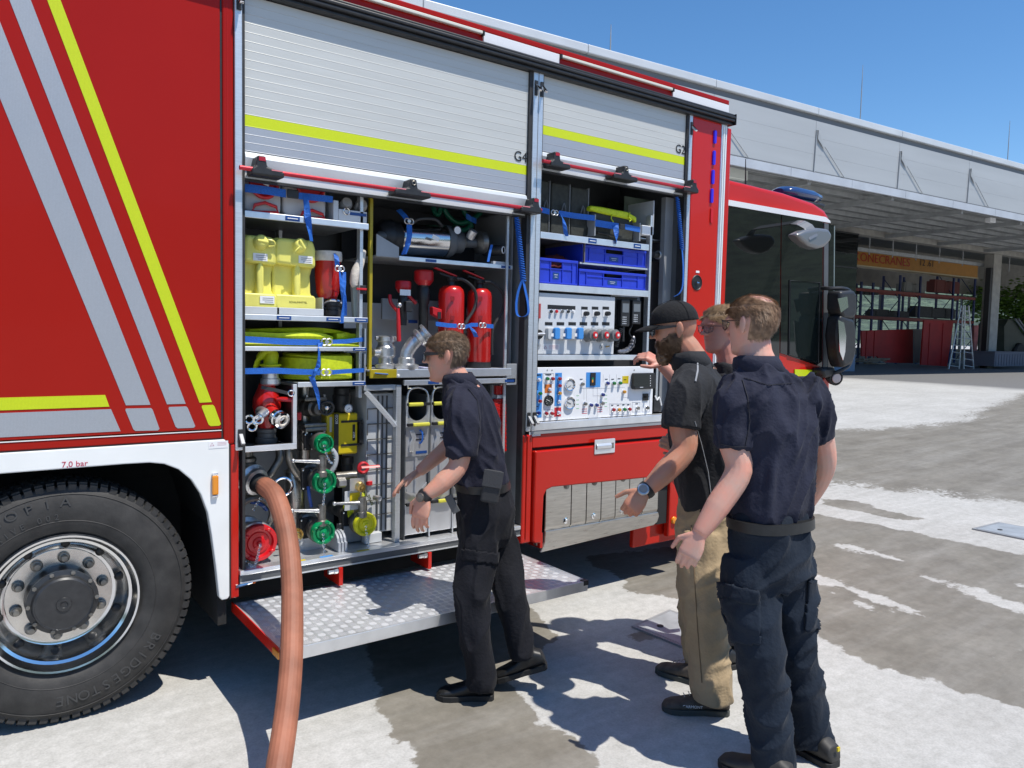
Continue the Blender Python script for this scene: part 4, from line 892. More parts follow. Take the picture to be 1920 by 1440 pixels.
MB().prism([(s_.x, s_.z) for s_ in q], Ys - 0.056, Ys - 0.051, 'y').build('mirror_glass', M['chrome'], sm)
q = [P(a, b_, Ys - 0.052) for a, b_ in ((1570, 560), (1588, 556), (1590, 576), (1576, 586))]
MB().prism([(s_.x, s_.z) for s_ in q], Ys - 0.056, Ys - 0.051, 'y').build('mirror_glass', M['chrome'], sm)
q = [P(a, b_, -0.03) for a, b_ in ((1534, 690), (1556, 688), (1558, 700), (1550, 707), (1538, 708), (1533, 700))]
MB().prism([(s_.x, s_.z) for s_ in q], -0.08, CY, 'y').build('mirror_foot', M['black'], sm, bevel=0.02, smooth=50)
c = P(1564, 708, -0.06); cl = part('work_lamp', cab, c)
MB().lathe([(0.03, 0.09), (0.045, 0.06), (0.06, 0.02), (0.062, -0.03), (0.052, -0.035), (0.048, -0.025), (0, -0.024)], c, (-0.35, -0.8, 0.25) if False else (0.35, 0.8, 0.1), 18).build('lamp_body', M['black'], cl, smooth=40)
MB().lathe([(0.042, -0.034), (0.038, -0.040), (0, -0.042)], c, (0.35, 0.8, 0.1), 16).build('lamp_lens', mat('lamp_lens', (0.5, 0.42, 0.4), 0.15), cl, smooth=40)
MB().tube([c + V((0, 0.03, 0.03)), P(1560, 699, -0.05)], 0.012, 6).build('lamp_bracket', M['black'], cl)
# ================================================================ lockers: racks, pump fittings, equipment
def pbox(name, m, px0, px1, py0, py1, Y, dep, par, bevel=0.0, **k):
    x0, x1, z0, z1 = rect(px0, px1, py0, py1, Y); return box(name, m, x0, x1, Y, Y + dep, z0, z1, par, bevel, **k)
def shelf(x0, x1, zt, h=0.026, Y=0.045, dep=0.55, labels=(), nm='shelf', par=None):
    s = part(nm, par or T0, ((x0 + x1) / 2, Y, zt))
    box('shelf_edge', M['alubright'], x0, x1, Y - 0.012, Y, zt - h, zt, s, 0.003); box('shelf_board', M['grey'], x0, x1, Y + 0.0005, Y + dep, zt - 0.012, zt - 0.004, s)
    for a, b_ in labels:
        box('shelf_label', M['bluelabel'], a, b_, Y - 0.0145, Y - 0.0125, zt - h * 0.85, zt - h * 0.15, s)
        box('label_print', M['label'], a + (b_ - a) * 0.14, b_ - (b_ - a) * 0.14, Y - 0.0155, Y - 0.0147, zt - h * 0.56, zt - h * 0.44, s)
    return s
def X(px, py, Y=0.04): return P(px, py, Y).x
RX0, RX1 = 1.111, 1.745
shelf(RX0, RX1, 2.245, 0.032, labels=[(X(534, 408), X(561, 408))])
shelf(RX0, RX1, 1.766, 0.028, labels=[(X(518, 594), X(545, 594)), (X(611, 597), X(636, 597)), (X(664, 599), X(688, 599))])
shelf(RX0, RX1 - 0.01, 1.614, 0.022, labels=[(X(661, 654), X(686, 654))], nm='hose_tray'); shelf(1.374, RX1 - 0.01, 1.440, 0.026, labels=[(X(660, 718), X(684, 718))], nm='hose_tray')
for z0, z1 in ((1.61, 1.71), (1.44, 1.58)): tb('tray_end_plate', M['greydark'], RX1 - 0.016, RX1 - 0.011, 0.04, 0.55, z0, z1); tb('tray_end_edge', M['alubright'], RX1 - 0.016, RX1 - 0.011, 0.034, 0.0395, z0, z1)
for x_ in (RX1 - 0.036,): tb('rack_post', M['alu'], x_, x_ + 0.018, 0.06, 0.1, 1.35, 2.40, 0.002); tb('rack_post', M['alu'], x_ - 0.25, x_ - 0.232, 0.55, 0.6, 0.56, 2.4)
# small stowage box
fr = part('stowage_box', T0, (1.24, 0.1, 1.12))
box('box_rail', M['alubright'], RX0, 1.368, 0.028, 0.05, 1.112, 1.140, fr, 0.002); box('box_rail', M['alubright'], 1.348, 1.368, 0.028, 0.05, 1.1405, 1.43, fr, 0.002)
box('box_back', M['print'], RX0, 1.36, 0.30, 0.31, 1.12, 1.59, fr); box('box_floor', M['print'], RX0, 1.347, 0.051, 0.30, 1.115, 1.125, fr); box('box_side', M['print'], 1.350, 1.360, 0.051, 0.30, 1.126, 1.42, fr)

def strap(pts, hw, m=None, th=(0, 0.003, 0), par=None, name='strap'): return MB().strip([V(p) for p in pts], hw, th)
def blue_strap(lab, runs, buckles=(), cat='strap'):
    t = thing('lashing_strap', lab, cat, runs[0][0][0])
    for pts, hw in runs: MB().strip(pts, hw, (0, 0.0025, 0)).build('webbing', M['blue'], t)
    for p, s, blk in buckles:
        p = V(p)
        if blk: MB().box(p.x - s, p.x + s, p.y - 0.012, p.y - 0.002, p.z - s * 0.75, p.z + s * 0.75).build('buckle', M['black'], t, bevel=0.004)
        else:
            MB().torus(p + V((-s * 0.6, -0.006, 0)), (0, 1, 0), s * 0.75, 0.0035, 12, 6).build('buckle', M['cast'], t, smooth=True); MB().torus(p + V((s * 0.6, -0.006, 0)), (0, 1, 0), s * 0.75, 0.0035, 12, 6).build('buckle', M['cast'], t, smooth=True)
            MB().box(p.x - s * 0.5, p.x + s * 0.5, p.y - 0.010, p.y - 0.003, p.z - s * 0.3, p.z + s * 0.3).build('buckle_bar', M['cast'], t)
    return t
def hang(p0, p1, n=7, wob=0.006, w0=0.012, w1=0.011, seed=1):
    r_ = random.Random(seed); a, b_ = V(p0), V(p1); pts = []; hw = []
    for i in range(n):
        t = i / (n - 1); p = a.lerp(b_, t) + V((math.sin(t * 5 + seed) * wob, -math.sin(t * 3.1) * 0.012, 0)); pts.append(p)
        tw = math.sin(t * 4 + seed * 2) * 0.8; hw.append(V((math.cos(tw), math.sin(tw), 0.05)) * (w0 + (w1 - w0) * t))
    return pts, hw
# grey containers with red rings on the top shelf
lightcan = mat('pale_grey_container', (0.46, 0.45, 0.44), 0.55, var=0.06, vscale=10)
for (a, b_, y0, y1, cx, cy, hx0, hx1, hy0, hy1, lab) in ((457, 529, 334, 399, 495, 345, 472, 522, 381, 399, 'pale grey container with a red ring and handle, leftmost on the top shelf'), (531, 613, 340, 409, 583, 352, 562, 609, 395, 410, 'pale grey container with a red ring and handle behind the hanging blue strap end')):
    x0, x1, z0, z1 = rect(a, b_, y0, y1, 0.09); t = thing('grey_container', lab, 'container', ((x0 + x1) / 2, 0.25, z0), 'grey containers on the top shelf')
    z0 = 2.246
    MB().prism(rrect(x0, x1 - 0.004, z0, z1, 0.03), 0.09, 0.42, 'y').build('body', lightcan, t, bevel=0.012)
    c = P(cx, cy, 0.075); r_ = 25 * pxm(cx, cy, 0.075)
    MB().torus(c, (0, 1, 0), r_, 0.010, 20, 8).build('ring', M['redplastic'], t, smooth=True); MB().lathe([(r_ * 0.96, 0), (r_ * 0.9, -0.008), (0, -0.008)], c + V((0, 0.012, 0)), (0, 1, 0), 20).build('ring_plate', M['redplastic'], t)
    q = [P(hx0, hy1 - 2, 0.07), P(hx0 + 6, hy0 + 3, 0.07), P((hx0 + hx1) / 2, hy0 - 1, 0.07), P(hx1 - 4, hy0 + 7, 0.07), P(hx1, hy1, 0.07)]
    MB().tube(q, 0.008, 8, closed=True).build('handle', M['redplastic'], t, smooth=True)
    s = P(cx + 4, cy - 2, 0.062); MB().box(s.x - 0.012, s.x + 0.016, s.y - 0.001, s.y, s.z - 0.012, s.z + 0.014, Matrix.Translation(s) @ Matrix.Rotation(0.3, 4, 'Y') @ Matrix.Translation(-s)).build('tag', M['label'], t)
Y = 0.05
blue_strap('blue strap with black buckle across the grey containers, its end hanging down', [([P(457, 352, Y), P(500, 357, Y), P(536, 363, Y)], V((0, 0, 0.019))), ([P(560, 367, Y), P(595, 371, Y), P(624, 374, Y)], V((0, 0, 0.016))), hang(P(571, 366, Y - 0.01), P(583, 452, Y - 0.02), 8, 0.004, 0.013, 0.019, 2)], [(P(548, 364, Y), 0.028, True)])
t = thing('lamp_tray', 'open grey tray holding two rounded lamps at the right end of the top shelf', 'tray', P(661, 415, 0.1))
x0, x1, z0, z1 = rect(635, 688, 397, 420, 0.06); z0 = 2.247
box('tray_front', M['greylight'], x0, x1, 0.06, 0.066, z0, z0 + 0.06, t, 0.002); box('tray_side', M['greylight'], x0 - 0.028, x0 - 0.001, 0.06, 0.35, z0, z0 + 0.10, t, 0.002); box('tray_floor', M['greylight'], x0, x1, 0.0665, 0.35, z0, z0 + 0.004, t)
box('tray_label', M['bluelabel'], x0 + 0.06, x1 - 0.004, 0.058, 0.0595, z0 + 0.035, z0 + 0.05, t)
for px, py in ((646, 388), (674, 391)):
    c = P(px, py, 0.13); MB().lathe([(0.0, -0.05), (0.025, -0.05), (0.032, -0.03), (0.033, 0.06), (0.02, 0.09), (0, 0.09)], c, (0.1, 0.9, -0.4), 18).build('lamp', mat('lamp_grey', (0.36, 0.35, 0.34), 0.5), t, smooth=40)
MB().torus(P(650, 396, 0.055), (0, 1, 0), 0.016, 0.003, 16, 6).build('split_ring', M['chrome'], t, smooth=True)
# yellow foam cans
for i, (a, b_, y0, y1, cx, cy, lab) in enumerate(((457, 521, 440, 579, 490, 453, 'yellow plastic can with a looped cap strap, leftmost on the middle shelf'), (517, 594, 446, 583, 564, 459, 'yellow plastic can with black lettering below the hanging blue strap'))):
    x0, x1, z0, z1 = rect(a, b_, y0, y1, 0.08); z0 = 1.768 + 0.018; H = z1 - z0; W = x1 - x0; xm = (x0 + x1) / 2 + (0.008 if i else 0.0)
    t = thing('foam_can', lab, 'can', (xm, 0.25, z0), 'yellow foam concentrate cans')
    mb = MB(); prof = [(x0, z0), (x1 - 0.004, z0), (x1 - 0.004, z0 + H * 0.22), (x1 - 0.012, z0 + H * 0.27), (x1 - 0.014, z0 + H * 0.5), (x1 - 0.003, z0 + H * 0.62), (x1 - 0.003, z0 + H * 0.88), (x1 - 0.02, z0 + H), (x0 + 0.012, z0 + H), (x0, z0 + H * 0.9)]
    mb.prism(prof, 0.125, 0.44, 'y'); mb.build('body', M['yel'], t, bevel=0.014, seg=3, smooth=50)
    MB().prism([(x0, z0 + H * 0.63), (x1 - 0.004, z0 + H * 0.60), (x1 - 0.004, z0 + H * 0.86), (x1 - 0.018, z0 + H * 0.985), (x0 + 0.012, z0 + H * 0.985), (x0, z0 + H * 0.9)], 0.078, 0.13, 'y').build('upper_bulge', M['yel'], t, bevel=0.018, seg=3, smooth=50)
    MB().prism([(x0, z0), (x1 - 0.004, z0), (x1 - 0.004, z0 + H * 0.19), (x1 - 0.015, z0 + H * 0.225), (x0, z0 + H * 0.225)], 0.078, 0.13, 'y').build('lower_bulge', M['yel'], t, bevel=0.014, seg=3, smooth=50)
    MB().prism([(xm - 0.017, z0 + H * 0.18), (xm + 0.017, z0 + H * 0.18), (xm + 0.016, z0 + H * 0.58), (xm, z0 + H * 0.68), (xm - 0.016, z0 + H * 0.58)], 0.084, 0.13, 'y').build('handle_ridge', M['yel'], t, bevel=0.010, seg=3, smooth=50)
    c = P(cx, cy, 0.06); mb = MB(); mb.lathe([(0.0, -0.022), (0.022, -0.020), (0.031, -0.012), (0.034, 0.0), (0.034, 0.03), (0, 0.03)], c, (0, 0.92, -0.35), 18)
    mb.build('cap', M['yel'], t, smooth=45); MB().box(c.x - 0.026, c.x + 0.026, c.y - 0.03, c.y - 0.015, c.z - 0.006, c.z + 0.006, Matrix.Translation(c) @ Matrix.Rotation(0.1 + 0.9 * i, 4, 'Y') @ Matrix.Translation(-c)).build('cap_grip', M['yel'], t, bevel=0.004)
    MB().tube(spline([c + V((0.03, -0.005, 0.012)), c + V((0.055, -0.01, 0.006)), c + V((0.062, -0.006, -0.012)), c + V((0.035, 0, -0.02))] if i == 0 else [c + V((-0.005, -0.02, -0.005)), c + V((-0.03, -0.02, -0.03)), c + V((-0.036, -0.012, -0.045))], 4), 0.0045, 6).build('cap_strap', M['yel'], t, smooth=True)
    for lx, ly, w_ in (((488, 482, 27), (501, 562, 27)) if i == 0 else ((573, 487, 26),)):
        l_ = rect(lx - w_ / 2, lx + w_ / 2, ly - 7, ly + 7, 0.075); box('can_label', M['label'], l_[0], l_[1], 0.0745, 0.076, l_[2], l_[3], t)
        for k in range(3): box('label_text', mat('grey_print', (0.25, 0.25, 0.25), 0.6), l_[0] + (0.012 if k else 0.022), l_[1] - 0.006, 0.0738, 0.0744, l_[2] + 0.006 + k * 0.009, l_[2] + 0.009 + k * 0.009, t)
    if i: text('SCHAUMMITTEL', 0.0125, mat('can_print', (0.25, 0.22, 0.04), 0.6), (xm, 0.0772, z0 + 0.045), t)
    trx0, trx1 = x0 - 0.001, x1 + (0.002 if not i else 0.03)
    s = thing('can_tray', 'low grey tray under the ' + ('left' if not i else 'right') + ' yellow can', 'tray', (xm, 0.2, 1.767), 'trays under the cans')
    box('tray_lip', M['greylight'], trx0, trx1, 0.062, 0.067, 1.7668, 1.802, s, 0.002); box('tray_bottom', M['greylight'], trx0, trx1, 0.0675, 0.45, 1.7665, 1.772, s); box('tray_wall', M['greylight'], trx1 - 0.004, trx1 - 0.0005, 0.0675, 0.45, 1.7725, 1.80 + 0.06 * i, s)
# red bucket with coupling
c = P(614, 585, 0.16); c.z = 1.768; t = thing('suction_strainer', 'red bucket-shaped strainer with white rim beside the yellow cans', 'strainer', c)
zt = P(614, 472, 0.16).z
MB().lathe([(0.045, 0.09), (0.058, 0.12), (0.066, 0.2), (0.066, zt - c.z - 0.045), (0.0, zt - c.z - 0.045)], c, (0, 0, 1), 24).build('bucket', M['redext'], t, smooth=40)
MB().lathe([(0.070, zt - c.z - 0.05), (0.073, zt - c.z - 0.042), (0.073, zt - c.z - 0.012), (0.070, zt - c.z), (0.062, zt - c.z), (0.0, zt - c.z - 0.02)], c, (0, 0, 1), 24).build('rim', M['canvas'], t, smooth=40)
MB().lathe([(0.036, 0), (0.046, 0.008), (0.046, 0.03), (0.038, 0.034), (0.038, 0.05), (0.044, 0.055), (0.044, 0.075), (0.03, 0.088), (0, 0.088)], c + V((0.02, -0.03, 0)), (0, 0, 1), 20).build('coupling', M['black'], t, smooth=30)
MB().torus(c + V((0.02, -0.03, 0.06)), (0.2, 0.5, 1), 0.045, 0.008, 20, 8).build('coupling_ring', M['chrome'], t, smooth=True)
MB().box(c.x + 0.005, c.x + 0.028, c.y - 0.07, c.y - 0.06, c.z + 0.10, c.z + 0.13).build('lug', M['redplastic'], t, bevel=0.005)
blue_strap('blue strap with silver buckle running down over the red strainer', [hang(P(627, 475, 0.08), P(633, 500, 0.06), 4, 0.002, 0.012, 0.012, 1), hang(P(638, 508, 0.05), P(645, 592, 0.05), 8, 0.004, 0.012, 0.012, 4), hang(P(645, 510, 0.06), P(641, 606, 0.035), 6, 0.002, 0.010, 0.010, 6)], [(P(636, 504, 0.055), 0.018, False)])
# canvas sleeve
t = thing('canvas_sleeve', 'off-white canvas sleeve standing at the right end of the middle shelf', 'sleeve', P(668, 592, 0.09))
MB().tube(spline([P(680, 470, 0.10), P(676, 490, 0.09), P(668, 510, 0.09), P(664, 530, 0.09), P(666, 536, 0.09)], 4), [0.018, 0.019, 0.020, 0.021, 0.022, 0.024, 0.026, 0.027, 0.028, 0.027, 0.026, 0.024, 0.022, 0.021, 0.020, 0.019, 0.018][:17], 12).build('sleeve', M['canvas'], t, smooth=50)
MB().prism([(P(661, 540, 0.1).x, P(661, 536, 0.1).z), (P(674, 540, 0.1).x, P(674, 534, 0.1).z), (P(672, 590, 0.1).x, 1.768), (P(664, 590, 0.1).x, 1.768)], 0.10, 0.13, 'y').build('sleeve_foot', mat('grey_green', (0.30, 0.34, 0.30), 0.7), t, bevel=0.003)
pbox('post_clip', M['black'], 676, 687, 535, 551, 0.05, 0.008, T0, 0.002); pbox('post_clip_lever', M['redplastic'], 669, 688, 540, 544, 0.04, 0.008, T0, 0.002)
# folded flat hose
t = thing('folded_hose', 'flat stack of folded neon yellow hose in the upper hose tray', 'hose', P(565, 648, 0.2))
def layer(px0, px1, z0, z1, Y0, Y1, wav, seed, name='fold'):
    x0, x1 = X(px0, 635, Y0), X(px1, 635, Y0); n = 18; vs = []; fs = []; r_ = random.Random(seed)
    ph = r_.random() * 6
    for i in range(n + 1):
        u = i / n; x_ = x0 + (x1 - x0) * u; dz = wav * math.sin(u * PI) + 0.003 * math.sin(u * 9 + ph); fy = Y0 + 0.015 * math.sin(u * 5 + ph)
        e = 1 - 0.35 * max(0, (u - 0.9) / 0.1)
        for y, z in ((fy, z0), (fy - 0.006, (z0 + z1) / 2 + dz * 0.5), (fy, z1 + dz), (Y1, z1 + dz), (Y1, z0)): vs.append((x_, y, z0 + (z - z0) * e))
    k = 5
    for i in range(n):
        for j in range(k): fs.append((i * k + j, i * k + (j + 1) % k, (i + 1) * k + (j + 1) % k, (i + 1) * k + j))
    fs += [tuple(range(k)), tuple(range(n * k, n * k + k))]
    return MB().add(vs, fs).build(name, M['neon'], t, smooth=35)
zb = 1.616
layer(457, 672, zb, zb + 0.016, 0.07, 0.45, 0.0, 1); layer(457, 668, zb + 0.0165, zb + 0.032, 0.09, 0.45, 0.0, 2); layer(461, 624, zb + 0.0325, zb + 0.062, 0.075, 0.45, 0.004, 3); layer(630, 671, zb + 0.0325, zb + 0.068, 0.11, 0.45, 0.0, 5); layer(470, 655, zb + 0.0665, zb + 0.074, 0.14, 0.45, 0.018, 4)
Y = 0.052
blue_strap('blue strap with silver buckle around the folded hose in the upper tray', [([P(457, 636, Y), P(540, 641, Y), P(600, 642, Y)], V((0, 0, 0.015))), ([P(622, 641, Y), P(650, 640, Y), P(684, 636, Y)], V((0, 0, 0.011))), hang(P(601, 642, Y - 0.008), P(594, 690, Y - 0.012), 7, 0.004, 0.013, 0.011, 3)], [(P(612, 641, Y), 0.021, False)])
# rolled hose
c = P(594, 716, 0.26); c.z = 1.442; t = thing('rolled_hose', 'rolled neon yellow hose lying in the lower hose tray', 'hose', c)
H = P(594, 664, 0.1).z - c.z; mb = MB()
R0 = (X(662, 700, 0.2) - X(528, 700, 0.2)) / 2
for k in range(9):
    r_ = R0 - k * 0.017; h_ = H * (0.86 + 0.06 * math.sin(k * 1.9) + 0.08 * (k > 0))
    pts = [(c.x + math.cos(a) * r_, c.y + math.sin(a) * r_ * 0.95) for a in [2 * PI * i / 40 for i in range(40)]]
    ins = [(c.x + math.cos(a) * (r_ - 0.0145), c.y + math.sin(a) * (r_ - 0.0145) * 0.95) for a in [2 * PI * i / 40 for i in range(40)]]
    n = 40; vs = [(x_, y_, c.z + 0.004) for x_, y_ in pts] + [(x_, y_, c.z + h_ - 0.006 + 0.004 * math.sin(i * 0.35 + k)) for i, (x_, y_) in enumerate(pts)] + [(x_, y_, c.z + h_ + 0.004 * math.sin(i * 0.35 + k)) for i, (x_, y_) in enumerate(ins)] + [(x_, y_, c.z + 0.004) for x_, y_ in ins]
    mb.add(vs, [(a * n + i, a * n + (i + 1) % n, ((a + 1) % 4) * n + (i + 1) % n, ((a + 1) % 4) * n + i) for a in range(4) for i in range(n)])
mb.build('hose_roll', M['neon'], t, smooth=50)
fl = []
for px, py in ((601, 676), (625, 671), (650, 673), (661, 677)): fl.append(P(px, py, 0.055))
MB().strip([V((p.x, 0.052 + 0.004 * i, c.z + H * 0.52)) for i, p in enumerate(fl)], V((0, 0, H * 0.43)), (0, 0.006, 0)).build('hose_flap', M['neon'], t, bevel=0.002)
Y = 0.042
blue_strap('blue strap with silver buckle around the rolled hose, its long end hanging to the valves', [([P(457, 696, Y), P(520, 695, Y), P(560, 697, Y), P(600, 698, Y)], V((0, 0, 0.014))), ([P(622, 698, Y), P(650, 696, Y), P(684, 694, Y)], V((0, 0, 0.011))), hang(P(594, 690, Y - 0.012), P(586, 706, Y - 0.014), 4, 0.002, 0.011, 0.012, 3), hang(P(585, 706, Y - 0.014), P(599, 768, Y - 0.005), 8, 0.003, 0.014, 0.006, 5)], [(P(611, 698, Y), 0.021, False)])
# red branching valve with hand wheel
c = P(500, 824, 0.17); c.z = 1.127; t = thing('branching_valve', 'red branching valve with chrome hand wheel in the stowage box', 'valve', c)
zz = lambda py: P(500, py, 0.17).z - c.z
k_ = pxm(500, 760, 0.17)
MB().lathe([(18 * k_, 0), (20 * k_, 0.01), (20 * k_, 0.03), (17 * k_, 0.035), (17 * k_, 0.055), (19 * k_, 0.06), (19 * k_, 0.075), (13 * k_, 0.082), (0, 0.085)], c, (0, 0, 1), 22).build('foot_coupling', M['greydark'], t, smooth=30)
MB().lathe([(14 * k_, 0.075), (20 * k_, zz(780)), (26 * k_, zz(762)), (25 * k_, zz(745)), (17 * k_, zz(728)), (14 * k_, zz(718)), (0, zz(717))], c, (0, 0, 1), 24).build('valve_body', M['redext'], t, smooth=50)
MB().lathe([(14 * k_, zz(722)), (18 * k_, zz(719)), (18 * k_, zz(710)), (15 * k_, zz(708)), (15 * k_, zz(700)), (19 * k_, zz(698)), (19 * k_, zz(690)), (15 * k_, zz(686)), (0, zz(685))], c + V((0.012, -0.02, 0)), (0, 0, 1), 24).build('top_coupling', M['alubright'], t, smooth=30)
MB().tube(spline([c + V((0.012, -0.02, zz(690))), c + V((0.014, -0.02, zz(675))), c + V((0.018, -0.015, zz(662))), c + V((-0.01, -0.01, zz(660))), c + V((-0.04, 0.0, zz(674))), c + V((-0.05, 0.01, zz(688)))], 4), [(0.034, 0.034)] * 8 + [(0.034, 0.028)] * 4 + [(0.022, 0.02)] * 4 + [(0.03, 0.009)] * 5, 14).build('hose_end', M['neon'], t, smooth=50)
MB().lathe([(19 * k_, 0), (20 * k_, 0.008), (16 * k_, 0.012)], c + V((0.012, -0.02, zz(686))), (0, 0, 1), 20).build('hose_clip', M['neon'], t)
o0 = c + V((0.0, -0.05, zz(765))); o1 = P(523, 785, 0.05)
MB().tube([o0, o0.lerp(o1, 0.6)], [0.034, 0.03], 16).build('outlet_arm', M['redext'], t, smooth=50)
ax = V((0.25, -0.85, -0.25))
MB().lathe([(0.03, -0.03), (0.043, -0.022), (0.043, 0.0), (0.038, 0.006), (0.036, 0.02), (0.041, 0.022), (0.041, 0.03), (0.03, 0.034), (0.026, 0.028), (0, 0.026)], o1, ax, 24).build('outlet_coupling', M['chrome'], t, smooth=30)
MB().torus(o1 + ax.normalized() * 0.032, ax, 0.024, 0.006, 18, 6).build('outlet_seal', M['canvas'], t, smooth=True)
h0 = P(496, 773, 0.06); h1 = P(475, 791, 0.0)
MB().tube([h0 + V((0, 0.06, 0)), h0, h0.lerp(h1, 0.45), h0.lerp(h1, 0.5), h1], [0.026, 0.022, 0.02, 0.012, 0.01], 14).build('spindle', M['cast'], t, smooth=30)
for k in range(3):
    a = k * 2.094 + 0.5; u_, w_ = V((1, -0.35, 0)).normalized(), V((0.15, -0.2, 1)).normalized(); cc = h1 + (u_ * math.cos(a) + w_ * math.sin(a)) * 0.024
    MB().torus(cc, u_.cross(w_), 0.019, 0.006, 16, 7).build('wheel_lobe', M['chrome'], t, smooth=True)
MB().torus(P(546, 737, 0.03), (0.2, 1, 0), 0.014, 0.003, 14, 6).build('clip_ring', M['chrome'], t)
MB().tube([P(520, 748, 0.1), P(549, 750, 0.06)], 0.012, 8).build('lever', M['redext'], t)
MB().strip([P(490, 726, 0.08), P(515, 731, 0.06), P(543, 738, 0.04)], V((0.002, 0, 0.008)), (0, 0.003, 0)).build('tie_strap', M['dark'], t)

# ------------------------------------------------ pump outlets and pipework (fixed to the engine)
def chain(p0, p1, sag, par, r_=0.0055, m=None):
    a, b_ = V(p0), V(p1); L_ = (b_ - a).length + sag; n = max(4, int(L_ / (r_ * 2.4))); mb = MB()
    for i in range(n + 1):
        t = i / n; p = a.lerp(b_, t) + V((0, 0, -4 * sag * t * (1 - t))); mb.torus(p, (1, 0.3, 0) if i % 2 else (0.2, 1, 0.1), r_, 0.0016, 7, 4)
    return mb.build('chain', m or M['chrome'], par)
def storz(px, py, rp, Y, m, par, ax=(0.03, -1, -0.05), nm='blank_cap', knob=True):
    c = P(px, py, Y); r_ = rp * pxm(px, py, Y); d = V(ax).normalized()
    mb = MB(); mb.lathe([(r_ * 0.9, -0.03), (r_ * 0.9, -0.02), (r_, -0.016), (r_, 0.006), (r_ * 0.95, 0.012), (r_ * 0.78, 0.012), (r_ * 0.72, -0.004), (r_ * 0.60, -0.006), (r_ * 0.56, 0.0), (r_ * 0.34, 0.001), (r_ * 0.30, 0.007), (r_ * 0.16, 0.010), (r_ * 0.13, 0.02), (0, 0.022)], c, d, 32)
    u_ = d.cross(V((0, 0, 1))).normalized(); w_ = u_.cross(d)
    for k in range(4):
        a = k * PI / 2 + 0.6; q = c + (u_ * math.cos(a) + w_ * math.sin(a)) * r_ * 0.86 + d * 0.012; mb.ball(q, r_ * 0.16, r_ * 0.10, r_ * 0.10, 8, 6)
    return mb.build(nm, m, par, smooth=35), c, r_, d
for px, py, rp, m, Y, nm in ((608, 832, 18, M['green'], 0.09, ''), (609, 903, 22.5, M['green'], 0.06, ''), (606, 998, 22.5, M['green'], 0.05, ''), (685, 983, 22, M['neoncap'], 0.06, ''), (485, 1018, 34.5, M['redcap'], 0.055, '')):
    u = part('pump_outlet', T0, P(px, py, Y)); o, c, r_, d = storz(px, py, rp, Y, m, u)
    MB().lathe([(r_ * 0.98, 0.03), (r_ * 1.04, 0.036), (r_ * 1.04, 0.06), (r_ * 0.8, 0.066), (r_ * 0.72, 0.16), (r_ * 0.95, 0.17), (r_ * 0.95, 0.2), (r_ * 0.6, 0.21), (r_ * 0.6, 0.4), (0, 0.4)], c, -d, 26).build('outlet_body', M['cast'] if rp > 30 else M['castdark'], u, smooth=35)
    if rp < 30:
        pl = c + V((-r_ * 0.55, 0.12, 0)); MB().box(pl.x - r_ * 0.75, pl.x + r_ * 0.2, pl.y - 0.01, pl.y + 0.01, pl.z - r_ * 0.95, pl.z + r_ * 0.95).build('flange_plate', M['black'], u, bevel=0.008)
        for sx in (-0.62, 0.05):
            for sz_ in (-0.75, 0.75): MB().lathe([(0.006, 0), (0.005, -0.006), (0, -0.007)], (pl.x + sx * r_, pl.y - 0.011, pl.z + sz_ * r_), (0, 1, 0), 8).build('flange_bolt', M['chrome'], u)
for (a, b_, dy) in (((608, 836), (622, 868), 0.02), ((609, 908), (606, 945), 0.012), ((606, 1002), (609, 1045), 0.01), ((686, 988), (691, 1025), 0.01), ((488, 1022), (470, 1058), 0.05)):
    u = chain(P(*a, 0.03), P(*b_, 0.02), dy, T0)
chain(P(488, 1024, 0.02), P(478, 1060, 0.02), 0.0, T0); chain(P(455, 1040, 0.06), P(474, 1062, 0.03), 0.01, T0); chain(P(488, 935, 0.05), P(476, 955, 0.07), 0.0, T0)
u = part('brass_outlet', T0, P(557, 1003, 0.07)); c = P(557, 1003, 0.07)
MB().lathe([(0.03, 0.03), (0.034, 0.0), (0.03, -0.008), (0.024, -0.004), (0.02, -0.012), (0.012, -0.014), (0.008, -0.022), (0, -0.023)], c, (0, 1, 0), 20).build('brass_cap', M['gold'], u, smooth=30); chain(c + V((0, -0.02, -0.02)), c + V((0.005, -0.01, -0.08)), 0, u)
c = P(677, 914, 0.06); u = part('brass_coupling', T0, c)
MB().lathe([(0.02, 0.04), (0.026, 0.03), (0.026, 0.012), (0.021, 0.008), (0.024, 0.0), (0.022, -0.012), (0.013, -0.013), (0.011, -0.004), (0, -0.003)], c, (0.1, 1, 0.1), 18).build('brass_fitting', M['gold'], u, smooth=30); chain(c + V((0.005, -0.01, -0.02)), c + V((0.004, 0, -0.06)), 0, u, m=M['gold'])
MB().prism(rrect(P(657, 905, 0.08).x, P(684, 905, 0.08).x, P(670, 920, 0.08).z, P(670, 897, 0.08).z, 0.004), 0.085, 0.09, 'y').build('fitting_plate', M['alubright'], u)
MB().box(P(648, 925, .09).x, P(680, 925, .09).x, 0.10, 0.104, P(660, 957, .09).z, P(660, 921, .09).z).build('fitting_panel', M['greylight'], u)
MB().box(P(657, 930, .09).x, P(676, 930, .09).x, 0.096, 0.0995, P(660, 940, .09).z, P(660, 925, .09).z).build('yellow_sign', M['yellow'], u)
